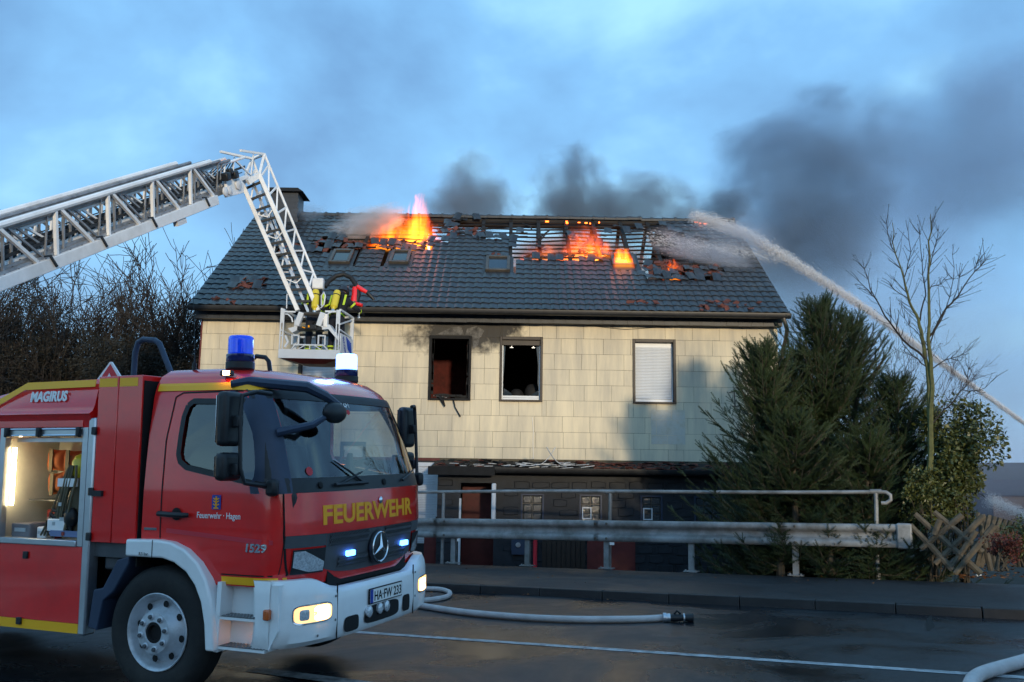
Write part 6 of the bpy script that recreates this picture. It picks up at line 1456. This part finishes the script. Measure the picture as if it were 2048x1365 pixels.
# bushes of single leaves on stems
LV = np.array([(0,0,0),(.5,.28,.04),(1,0,-.03),(.5,-.28,.04)], float); LF = np.array([(0,1,2,3)])
def bush(name, label, cat, centre, rad, n, m, seed, leaf=(.04,.08), group=None, stems=14, ground_z=None):
    rng = np.random.default_rng(seed); T = empty(name, (centre[0], centre[1], ground_z if ground_z is not None else centre[2] - rad[2])); tag(T, label, cat, group)
    off = np.array(centre) - np.array(T.location); cl = rng.normal(0, 1, (26, 3)); cl /= np.linalg.norm(cl, axis=1, keepdims=True); cl *= rng.uniform(.25,.92,(26,1)); sz = rng.uniform(.18,.42,26)
    k = rng.integers(0, 26, n); d = rng.normal(0, 1, (n, 3)); d /= np.linalg.norm(d, axis=1, keepdims=True); P = (cl[k] + d*sz[k][:, None]*rng.uniform(.5,1.05,(n,1)))*np.array(rad) + off
    P[:, 2] = np.maximum(P[:, 2], .03)
    D = rng.normal(0,1,(n,3)) + d*1.0 - np.array([0,0,.3]); V, F_ = scatter(LV, LF, P, D, rng.normal(0,1,(n,3)) + np.array([0,0,1.2]), rng.uniform(*leaf, n))
    np_obj('foliage', V, F_, m, T); b = MB()
    for i in range(stems):
        e = cl[i % 26]*np.array(rad)*.95 + off; b.tube([(rng.normal(0,.08), rng.normal(0,.08), -.1), tuple(e*np.array([.35,.35,.5]) + rng.normal(0,.05,3)), tuple(e)], [.022,.014,.005], 5, cap=False)
    b.build('stems', M['bark'], T, fix=False); return T
c_ = at(1918, 900, 16.2); bush('leafy_bush', 'broad leafy evergreen bush with sunlit leaves behind the log fence', 'bush', c_, (.80,.8,1.25), 10000, M['leaves'], 31, (.05,.10), ground_z=-.5)
c_ = at(1862, 1000, 15.9); bush('leafy_bush', 'low leafy bush at the foot of the bare young tree', 'bush', c_, (.6,.5,.6), 3800, M['leaves'], 32, (.04,.08), ground_z=-.45)
c_ = at(2005, 1095, 13.3); defm('berberis', (.085,.02,.014), .7, var=.5, vscale=20); bush('red_shrub', 'small dark red shrub at the right end of the log fence', 'shrub', c_, (.30,.3,.22), 1500, M['berberis'], 33, (.03,.05), stems=10)
c_ = at(2042, 1075, 13.6); bush('leafy_bush', 'small yellowish green bush at the right picture edge', 'bush', c_, (.30,.3,.32), 1500, M['leaves'], 34, (.03,.06))
# bare young tree drawn from its branch lines
def gz(zx, zy): return 1400 + zx/2.353, 420 + zy/2.353
rng = np.random.default_rng(5)
byt = empty('bare_tree', tuple(at(1858, 1050, 15.9) - Vector((0,0,.6)))); tag(byt, 'slender bare young tree with upright forked branches at the bush edge', 'tree')
tb, tw = MB(), MB(); off = -Vector(byt.location)
BR = [([(1075,1420),(1080,1200),(1085,1000),(1090,760),(1078,600),(1074,380),(1080,150),(1085,20)], .060, .006), ([(1085,1000),(1066,740),(1046,600),(1030,520),(985,430),(960,320),(920,200),(905,60)], .042, .005),
      ([(1078,600),(1120,545),(1180,440),(1230,385),(1290,290),(1365,210)], .022, .004), ([(1060,700),(960,610),(870,500),(800,370),(765,235)], .022, .004), ([(830,420),(770,360),(710,290)], .010, .003), ([(1066,660),(1110,560),(1165,455),(1190,330),(1195,160)], .014, .003),
      ([(1095,740),(1180,700),(1260,680)], .012, .003), ([(1090,1000),(1180,920),(1250,825),(1275,720)], .016, .003), ([(1230,845),(1320,855),(1390,790)], .009, .003), ([(1030,520),(1060,400),(1040,250),(1035,50)], .016, .003), ([(1074,380),(1130,345),(1175,300)], .010, .003),
      ([(985,430),(920,380),(870,325)], .009, .003), ([(960,320),(990,200),(980,60)], .010, .003), ([(1075,300),(1100,180),(1125,70)], .010, .003), ([(920,200),(880,120),(875,40)], .008, .003), ([(1290,290),(1310,235),(1330,225)], .006, .003), ([(1180,440),(1250,260)], .007, .003), ([(1066,740),(1000,690),(940,600),(890,460)], .012, .003), ([(1046,600),(980,540),(930,470)], .008, .003)]
for pts, r0, r1 in BR:
    dep = rng.normal(0, .25); n = len(pts); P = []
    for i, q in enumerate(pts): P.append(at(*gz(*q), 15.9 + dep*(i/n)**1.2) + off)
    fine = []
    for a, b_ in zip(P[:-1], P[1:]):
        for k in range(3): fine.append(a.lerp(b_, k/3) + Vector(rng.normal(0,.012,3)))
    fine.append(P[-1]); rr = [r0 + (r1-r0)*i/(len(fine)-1) for i in range(len(fine))]
    (tb if r0 > .03 else tw).tube(fine, rr, 7 if r0 > .02 else 5)
    for k in range(int(len(fine)*1.5)):
        i = rng.integers(len(fine)//4, len(fine)-1); d = (fine[i+1]-fine[i]).normalized(); s = d.cross(Vector(rng.normal(0,1,3))).normalized(); L = rng.uniform(.12,.45)*(1.2 if r0 > .02 else .8)
        e = fine[i] + (d*.8 + s*.6).normalized()*L + Vector((0,0,.08*L)); tw.tube([fine[i], fine[i].lerp(e,.5) + Vector(rng.normal(0,.01,3)), e], [.005,.004,.0025], 4, cap=False)
        tw.sphere(e, .009, 5, 4)
tb.build('trunk', M['bark_green'], byt, smooth=True, fix=False); tw.build('crown', M['twig'], byt, fix=False)
# recursive bare trees and shrubs
def bare(name, label, base, Ht, spread, seed, m, levels=4, rmin=.003, *, nsplit=5, group=None, r0=.12, buds=0, droop=0.0, cat='tree', stems=1):
    rng = np.random.default_rng(seed); T = empty(name, tuple(base)); tag(T, label, cat, group); tr_, cr = MB(), MB(); tips = []
    def grow(p, d, L, r, lev):
        n = 4; pts = [p]; dd = d.copy()
        for i in range(n):
            dd = dd + Vector(rng.normal(0,.13,3)) + Vector((0,0,.05 - droop*(lev >= 3))); dd.normalize(); pts.append(pts[-1] + dd*L/n)
        rr = [max(rmin, r*(1 - .6*i/n)) for i in range(n+1)]
        (tr_ if lev == 0 else cr).tube(pts, rr, 7 if lev == 0 else (5 if lev == 1 else 3), cap=False)
        if lev >= levels: tips.append(pts[-1]); tips.append(pts[2]); return
        k = nsplit + (1 if lev == 1 else 0)
        for j in range(k):
            i = rng.integers(1 if lev else 2, n+1); q = pts[i-1].lerp(pts[i], rng.uniform(0,1)); a = rng.uniform(0, 2*math.pi); s = dd.orthogonal().normalized(); s = Matrix.Rotation(a, 3, dd) @ s
            nd = (dd*rng.uniform(.7,1.1) + s*spread*rng.uniform(.5,1.1)).normalized(); grow(q, nd, L*rng.uniform(.48,.74), rr[i]*.62, lev+1)
    for s_ in range(stems):
        d0 = Vector((rng.normal(0,.08 if stems == 1 else .38), rng.normal(0,.08 if stems == 1 else .38), 1)).normalized(); grow(Vector((rng.normal(0,.02 if stems == 1 else .25), rng.normal(0,.02 if stems == 1 else .25), -.2)), d0, Ht*.46, r0, 0)
    if buds:
        P = np.array([tuple(t) for t in tips]); k = rng.integers(0, len(P), buds); V, F_ = scatter(LV, LF, P[k] + rng.normal(0,.06,(buds,3)), rng.normal(0,1,(buds,3)) - np.array([0,0,1.]), rng.normal(0,1,(buds,3)), rng.uniform(.025,.06,buds)); np_obj('withered_leaves', V, F_, M['twig'], T)
    tr_.build('trunk', M['bark'], T, smooth=True, fix=False); cr.build('crown', m, T, fix=False); return T
GR = 'bare trees behind the fire truck'
for i, (px, py, Y, sp, lab) in enumerate(((300,512,29,.62,'bare many-stemmed tree with withered leaf tufts behind the raised ladder'), (362,580,27.5,.66,'smaller bare tree leaning towards the house gable'), (235,520,31,.6,'bare tree rising just below the ladder beam'), (150,560,28,.6,'dense dark bare tree under the ladder'), (60,600,27,.6,'dense dark bare tree at the left picture edge'))):
    t_ = at(px - 30, py, Y); zb = -1.0; bare('bare_tree', lab, (t_.x, Y, zb), (t_.z - zb)*1.22, sp, 40 + i, M['twig'], 4, .010, nsplit=5, group=GR, r0=.07, buds=220, droop=.03, stems=5)
bare('twiggy_shrub', 'reddish twiggy shrub between the conifers and the bare young tree', tuple(at(1800, 1000, 20.5)), 4.8, .6, 61, M['twig_red'], 4, .003, nsplit=4, r0=.03, cat='shrub', stems=4)
for i, (px, py, Y, rx, rz, lab) in enumerate(((30,700,25.5,2.0,1.9,'dark evergreen thicket at the left picture edge behind the truck'), (140,725,26.5,2.0,1.4,'dark thicket behind the truck roof under the ladder'), (250,735,25.5,1.6,1.2,'low dark thicket behind the warning triangle'), (345,760,26.0,1.1,1.0,'low dark thicket beside the house gable'))):
    c_ = at(px, py, Y); bush('thicket', lab, 'thicket', c_, (rx, 1.4, rz), 9000, M['dark_leaves'], 70 + i, (.04,.09), 'thickets behind the fire truck', 14, ground_z=-1.0)
# hazy neighbouring roofs far right
defm('far_wall', (.07,.07,.085), .9, var=.2); defm('far_roof', (.035,.032,.035), .8, var=.3)
fh = empty('distant_building', tuple(at(2060, 1010, 40)) ); tag(fh, 'dim grey shed with dark roof in the smoke haze at the right edge', 'building')
o_ = Vector(fh.location); o_.z = 0; fh.location.z = -.6
MB().box((-1.6,0,0),(6,5,2.0)).build('wall', M['far_wall'], fh); MB().prism([(-.4,1.95),(2.5,2.65),(5.4,1.95)], lambda a, c: (-1.9, a, c), lambda a, c: (6.3, a, c)).build('roof', M['far_roof'], fh); MB().box((-.6,-.05,.5),(.5,-.001,1.4)).build('window', M['glass_sky'], fh); MB().box((1.2,-.05,.0),(2.6,-.001,1.8)).build('door', M['far_roof'], fh)
# ------------------------------------------------------------------ unseen, behind the photographer: houses added to shade the street from the low sun
defm('render_wall', (.30,.28,.25), .85, var=.15)
def sun_blocker(x0, x1, y0, y1, eave, ridge, label):
    h = empty('sun_block_house', ((x0+x1)/2, (y0+y1)/2, 0)); tag(h, label, 'house', 'unseen houses added to block the sun'); T = Matrix.Translation(-Vector(h.location))
    MB().box((x0,y0,-1),(x1,y1,eave)).build('wall', M['render_wall'], h, T=T); MB().prism([(y0-.4,eave+.001),(y1+.4,eave+.001),((y0+y1)/2,ridge)], lambda a, c: (x0-.3,a,c), lambda a, c: (x1+.3,a,c)).build('roof', M['tile'], h, T=T)
    n = int((x1-x0)/2.6)
    for i in range(n):
        for z in (.9, 3.6):
            if z + 1.4 < eave: x = x0 + 1.2 + i*2.6; w = MB().box((x,y1,z),(x+1.1,y1+.05,z+1.4)).build('window', M['white_pvc'], h, T=T); MB().box((x+.08,y1+.051,z+.08),(x+1.02,y1+.06,z+1.32)).build('pane', M['glass_sky'], w, T=T)
sun_blocker(-14, 13.4, -50, -40, 7.4, 10.8, 'tall plastered house added unseen behind the photographer to block low sun')
sun_blocker(14.2, 19.2, -48, -40, 5.8, 8.8, 'narrow low house added unseen behind the photographer to block low sun')
sun_blocker(24.6, 46, -49, -40, 5.8, 8.8, 'long low plastered house added unseen behind the photographer to block low sun')
bare('bare_tree', 'bare street tree across the road behind the photographer', (29.0,-37.0,.6), 12.5, .62, 81, M['twig'], 4, .012, nsplit=5, group='bare street trees across the road', r0=.16)
bare('bare_tree', 'second bare street tree across the road behind the photographer', (9.5,-37.5,.6), 11.5, .62, 82, M['twig'], 4, .012, nsplit=5, group='bare street trees across the road', r0=.14)
# ------------------------------------------------------------------ flames, smoke, water
def vol_nodes(name):
    m = bpy.data.materials.new(name); m.use_nodes = True; t = m.node_tree; t.nodes.clear(); o = t.nodes.new('ShaderNodeOutputMaterial'); tc = t.nodes.new('ShaderNodeTexCoord')
    def mth(op, a, b=None, c=None, clamp=False):
        q = t.nodes.new('ShaderNodeMath'); q.operation = op; q.use_clamp = clamp
        for i, z in enumerate((a, b, c)):
            if z is None: continue
            if isinstance(z, (int, float)): q.inputs[i].default_value = z
            else: lk(t, z, q.inputs[i])
        return q.outputs[0]
    def noise(scale, vec, detail=4, rough=.6, dist=0.0):
        n = t.nodes.new('ShaderNodeTexNoise'); n.inputs['Scale'].default_value = scale; n.inputs['Detail'].default_value = detail; n.inputs['Roughness'].default_value = rough; n.inputs['Distortion'].default_value = dist; lk(t, vec, n.inputs['Vector']); return n.outputs['Fac']
    def mapping(vec, loc=(0,0,0), scale=(1,1,1)):
        n = t.nodes.new('ShaderNodeMapping'); n.inputs['Location'].default_value = loc; n.inputs['Scale'].default_value = scale; lk(t, vec, n.inputs[0]); return n.outputs[0]
    return m, t, o, tc.outputs['Object'], mth, noise, mapping
def flame_mat(name, seed, power, full=.35):         # a sheet of joined, torn tongues
    m, t, o, vec, mth, noise, mapping = vol_nodes(name)
    sp = t.nodes.new('ShaderNodeSeparateXYZ'); lk(t, vec, sp.inputs[0]); X, Y_, Zc = sp.outputs
    h = mth('MULTIPLY_ADD', Zc, .5, .5, True)
    sway = mth('MULTIPLY', mth('SUBTRACT', noise(1.3, mapping(vec, (seed*2, 3, 1), (.5,.5,1.0)), 3), .5), mth('MULTIPLY', h, .9))
    xx = mth('ADD', X, sway); cx = t.nodes.new('ShaderNodeCombineXYZ'); lk(t, xx, cx.inputs[0]); lk(t, Y_, cx.inputs[1]); lk(t, mth('MULTIPLY', Zc, .35), cx.inputs[2])
    tn = noise(2.4, mapping(cx.outputs[0], (seed*1.7, seed, 0), (1.3,.8,.6)), 3, .6); fine = noise(5.0, mapping(cx.outputs[0], (seed, 5, seed), (1.6,1.2,.9)), 5, .7)
    env = mth('SUBTRACT', 1.0, mth('POWER', mth('ABSOLUTE', xx), 2.2), None, True)
    T = mth('MULTIPLY', mth('ADD', full, mth('MULTIPLY', mth('SUBTRACT', tn, .40), 3.0)), env)
    g_ = mth('SUBTRACT', mth('SUBTRACT', T, h), mth('MULTIPLY', mth('SUBTRACT', fine, .42), .75)); d = mth('MULTIPLY', g_, 4.0, None, True)
    d = mth('MULTIPLY', d, mth('SUBTRACT', 1.0, mth('MULTIPLY', Y_, Y_), None, True)); d = mth('MULTIPLY', d, mth('MULTIPLY', mth('ADD', h, .01), 14.0, None, True))
    rp = t.nodes.new('ShaderNodeValToRGB'); e = rp.color_ramp.elements; e[0].position = 0; e[0].color = (1,.05,.002,1); e[1].position = .75; e[1].color = (1,.30,.022,1); x = e.new(.35); x.color = (1,.12,.005,1)
    lk(t, mth('MULTIPLY', g_, 1.3, None, True), rp.inputs['Fac'])
    em = t.nodes.new('ShaderNodeEmission'); lk(t, rp.outputs[0], em.inputs['Color']); lk(t, mth('MULTIPLY', d, power), em.inputs['Strength']); lk(t, em.outputs[0], o.inputs['Volume']); return m
UNIT = MB().box((-1,-1,-1), (1,1,1)).mesh('flame')
def roof_hit(px, py):
    v = ray(px, py); t = (EAVE - CAM).dot(SN)/v.dot(SN); return CAM + v*t
def flame(px, pyb, pyt, wpx, back, label, power, seed, taper=.75):
    q = roof_hit(px, pyb); Yf = q.y + back; b = at(px, pyb + 4, Yf); tp_ = at(px, pyt, Yf); hw = wpx/2*Yf/F_PX
    me = UNIT.copy(); me.name = 'flame'; me.materials.clear(); me.materials.append(flame_mat('flame_%d' % seed, seed, power, taper))
    f = bpy.data.objects.new('flame', me); COL.objects.link(f); f.location = ((b.x+tp_.x)/2, Yf, (b.z+tp_.z)/2); f.scale = (hw, min(hw, .42), (tp_.z-b.z)/2); f['label'] = label; f['category'] = 'flame'; f['group'] = 'flames in the burning roof'
    return f
flame(838, 496, 392, 60, .62, 'tallest orange flame leaping above the roof ridge', 4.2, 3, .62)
flame(822, 494, 436, 150, .75, 'broad sheet of fire behind the left roof battens', 3.4, 5, .75)
flame(772, 496, 452, 80, .62, 'low flame at the edge of the white smoke', 2.6, 8, .5)
flame(1168, 528, 456, 130, .70, 'broad flame in the middle of the bare roof battens', 3.2, 12, .45)
flame(1196, 530, 486, 84, .60, 'small bright flame just left of the burning roof window', 4.2, 14, .6)
flame(1245, 545, 502, 50, .40, 'flame filling the burning roof window', 8, 17, .95)
flame(1344, 556, 520, 40, .50, 'smallest flame at the lower edge of the right hand hole', 4.5, 21, .6)
flame(1085, 528, 488, 110, .6, 'dim red flame low behind the hanging tiles', 1.3, 23, .5)
fire_pts = [(836, 470, 60, 45), (1172, 505, 60, 35), (1246, 528, 20, 12)]
for (px, py, b_, en) in fire_pts:
    q = roof_hit(px, py); L = bpy.data.lights.new('fire_light', 'POINT'); L.energy = en*1.6; L.color = (1,.32,.06); L.shadow_soft_size = .4; o = bpy.data.objects.new('fire_light', L); COL.objects.link(o); o.location = q + Vector((0,.7,-.1))
em_ = MB()
for (px, py) in ((1133,447),(1134,450),(1158,449),(1172,450),(1198,449),(1392,449),(1402,450),(1410,451),(1094,447),(1180,451)):
    q = roof_hit(px, py) + SN*.06; em_.cbox(q, (random.uniform(.04,.12), .03, random.uniform(.02,.05)))
M['ember'] = emit_mat('ember', (1,.13,.01), 5); eo = em_.build('embers', M['ember'], roof, T=Matrix.Identity(4)); eo['kind'] = 'stuff'
eo.matrix_parent_inverse = Matrix.Identity(4); eo.location = (0, 0, 0)

def smoke_mat(name, col, dens, seed, nscale=1.6, edge=1.0, stretch=(1,1,1), aniso=.2, rough=.62, hard=2.2, glow=None):
    m, t, o, vec, mth, noise, mapping = vol_nodes(name)
    ln = t.nodes.new('ShaderNodeVectorMath'); ln.operation = 'LENGTH'; lk(t, vec, ln.inputs[0])
    n1 = noise(nscale, mapping(vec, (seed, seed*1.3, seed*.4), stretch), 6, rough, .5); n2 = noise(nscale*.45, mapping(vec, (seed*3, 1, 2), stretch), 2)
    nn = mth('ADD', mth('MULTIPLY', n1, .65), mth('MULTIPLY', n2, .35))
    d = mth('SUBTRACT', mth('SUBTRACT', 1.0, ln.outputs['Value']), mth('MULTIPLY', mth('SUBTRACT', .58, nn), 3.2*edge)); d = mth('MULTIPLY', d, hard, None, True)
    fall = mth('MULTIPLY', mth('SUBTRACT', 1.0, ln.outputs['Value'], None, True), 5.0, None, True)
    d = mth('MULTIPLY', d, fall)
    pv = t.nodes.new('ShaderNodeVolumePrincipled'); pv.inputs['Color'].default_value = (*col, 1); pv.inputs['Anisotropy'].default_value = aniso; lk(t, mth('MULTIPLY', d, dens), pv.inputs['Density']); lk(t, pv.outputs[0], o.inputs['Volume']); return m
BALL = MB().sphere((0,0,0), 1.0, 20, 12)
def puff(name, c, rad, rot, m, label, group='smoke rising from the roof'):
    me = BALL.mesh(name); me.materials.append(m); o = bpy.data.objects.new(name, me); COL.objects.link(o); o.location = c; o.scale = rad; o.rotation_euler = rot; tag(o, label, 'smoke', group, 'stuff'); return o
DK = (.44,.47,.51)
puff('smoke', at(945, 412, 30.2), (2.0,1.3,2.3), (0,R(14),0), smoke_mat('smoke_a', DK, 1.7, 2.0, 1.9, 1.0, hard=1.9), 'small brownish grey smoke plume above the tallest flame')
puff('smoke', at(1140, 405, 30.4), (2.3,1.5,2.5), (0,R(-6),0), smoke_mat('smoke_b', (.40,.47,.55), 2.1, 5.0, 1.9, 1.0, hard=2.0), 'middle grey smoke plume above the roof ridge')
puff('smoke', at(1290, 432, 30.4), (2.4,1.4,1.9), (0,R(-4),0), smoke_mat('smoke_c', (.42,.49,.57), 1.8, 9.0, 1.9, 1.0, hard=1.9), 'low smoke plume right of the middle plume')
puff('smoke', at(1600, 375, 33), (6.2,2.6,4.4), (0,R(-24),0), smoke_mat('smoke_d', (.36,.47,.62), .95, 13.0, 2.4, 1.0, hard=1.8), 'large dark smoke plume drifting up to the right')
puff('smoke', at(1950, 300, 37), (9.5,3.2,7.0), (0,R(-18),0), smoke_mat('smoke_e', (.44,.56,.74), .40, 17.0, 2.2, 1.0, hard=1.6), 'thin smoke veil in the upper right sky')
puff('smoke', at(1450, 425, 30.6), (2.0,1.0,1.2), (0,R(-28),0), smoke_mat('smoke_f', (.34,.42,.52), 2.2, 21.0, 1.5, .9), 'dense dark smoke curl at the right end of the ridge')
puff('smoke', at(1560, 540, 34), (5.5,2.4,3.6), (0,R(-10),0), smoke_mat('smoke_m', (.44,.50,.60), .6, 43.0, 1.2, .6, hard=1.3), 'smoke bank behind the right end of the roof')
puff('smoke', at(1850, 740, 36), (10.5,3.5,8.0), (0,0,0), smoke_mat('smoke_g', (.66,.64,.78), .24, 25.0, 1.1, .5, hard=1.2), 'pale smoke haze hanging behind the trees')
q = roof_hit(742, 466); puff('smoke', q + SN*.32, (1.5,.48,.70), (R(36),R(-14),0), smoke_mat('smoke_h', (.95,.91,.93), 5.0, 29.0, 1.7, .8, aniso=0.0), 'white smoke drifting left from the tallest flame')
puff('smoke', at(620, 425, 28.3), (.8,.5,.45), (0,R(-10),0), smoke_mat('smoke_k', (.7,.78,.88), .8, 31.0, 1.5, .8), 'faint pale wisp beside the chimney')
q = roof_hit(1110, 480); puff('smoke', q + Vector((.6,1.3,-.35)), (2.9,.70,1.0), (R(36),0,0), smoke_mat('smoke_i', (.88,.74,.77), 2.6, 33.0, 1.2, .3, aniso=0.0, hard=3), 'pinkish smoke filling the open roof timbers')
puff('smoke', Vector((2.4,30.4,8.9)), (3.0,.8,1.5), (R(-30),0,0), smoke_mat('smoke_j', (.88,.78,.80), 2.4, 51.0, 1.2, .35, aniso=0.0, hard=3), 'pale pink smoke seen through the bare battens')
q = roof_hit(1400, 530); puff('water_mist', q + SN*.42, (2.15,.50,1.0), (R(36),R(12),0), smoke_mat('mist_a', (.86,.87,.96), 1.25, 37.0, 1.8, .9, (1,1,2.2), aniso=0.0), 'pale water mist sweeping over the right part of the roof', 'water mist over the roof')
q = roof_hit(1480, 505); puff('water_mist', q + SN*.35, (1.6,.45,1.3), (R(36),R(20),0), smoke_mat('mist_b', (.80,.83,.94), .8, 41.0, 1.5, .6, aniso=0.0), 'thin water mist at the right verge of the roof', 'water mist over the roof')
# water jets: clouds of droplets along a ballistic arc
def spray_mat():
    m = bpy.data.materials.new('water_spray'); m.use_nodes = True; t = m.node_tree; b = t.nodes['Principled BSDF']; b.inputs['Base Color'].default_value = (.96,.94,.95,1); b.inputs['Roughness'].default_value = .3; b.inputs['Alpha'].default_value = .5; return m
M['water'] = spray_mat()
def jet(label, path, r0, r1, n, seed, flat=1.0):
    rng = np.random.default_rng(seed); P = [at(px, py, Y) for px, py, Y in path]; cum = [0]
    for a, b in zip(P[:-1], P[1:]): cum.append(cum[-1] + (b-a).length)
    tt = rng.uniform(0, 1, n)**.9; xs_ = np.interp(tt*cum[-1], cum, [p.x for p in P]); ys_ = np.interp(tt*cum[-1], cum, [p.y for p in P]); zs_ = np.interp(tt*cum[-1], cum, [p.z for p in P])
    e = .01; dx = np.interp((tt+e)*cum[-1], cum, [p.x for p in P]) - xs_; dz = np.interp((tt+e)*cum[-1], cum, [p.z for p in P]) - zs_; dy = np.interp((tt+e)*cum[-1], cum, [p.y for p in P]) - ys_
    D = np.stack([dx, dy, dz], 1); D[np.linalg.norm(D, axis=1) < 1e-6] = (-1,0,.2); rad = r0 + (r1-r0)*tt**1.6; off = rng.normal(0, 1, (n,3))*rad[:, None]*np.array([1,1,1.0])*.5
    off[:, 2] -= np.abs(rng.normal(0,1,n))*rad*.35*(tt > .25)
    OV = np.array([(-1,0,0),(1,0,0),(0,.1,0),(0,-.1,0),(0,0,.1),(0,0,-.1)], float); OF = np.array([(1,2,4),(1,4,3),(1,3,5),(1,5,2),(0,4,2),(0,3,4),(0,5,3),(0,2,5)])
    V, F_ = scatter(OV, OF, np.stack([xs_,ys_,zs_],1) + off, D + rng.normal(0,.05,(n,3))*np.linalg.norm(D,axis=1,keepdims=True), rng.normal(0,1,(n,3)), rng.uniform(.014,.040,n)*(1 + .5*tt))
    o = np_obj('water_jet', V, F_, M['water']); tag(o, label, 'water jet', None, 'stuff'); return o
jet('long water jet arching from the right onto the burning roof', [(2330,1075,19.0),(2180,945,20.5),(2048,845,22),(1900,738,23.4),(1740,622,24.8),(1600,530,26.0),(1490,464,27.0),(1425,441,27.6),(1385,430,28.2)], .030, .21, 46000, 3)
jet('short low water jet at the right edge below the haze', [(2200,1090,22),(2048,1026,25),(1996,1003,27),(1975,996,28)], .10, .22, 9000, 4)
q0, q1 = roof_hit(1500, 560), roof_hit(1290, 478)
jet('spray of water sheeting across the roof from the jet', [(1560,520,26.2),(1470,500,26.4),(1380,488,26.9),(1300,474,27.3)], .20, .32, 3500, 6)
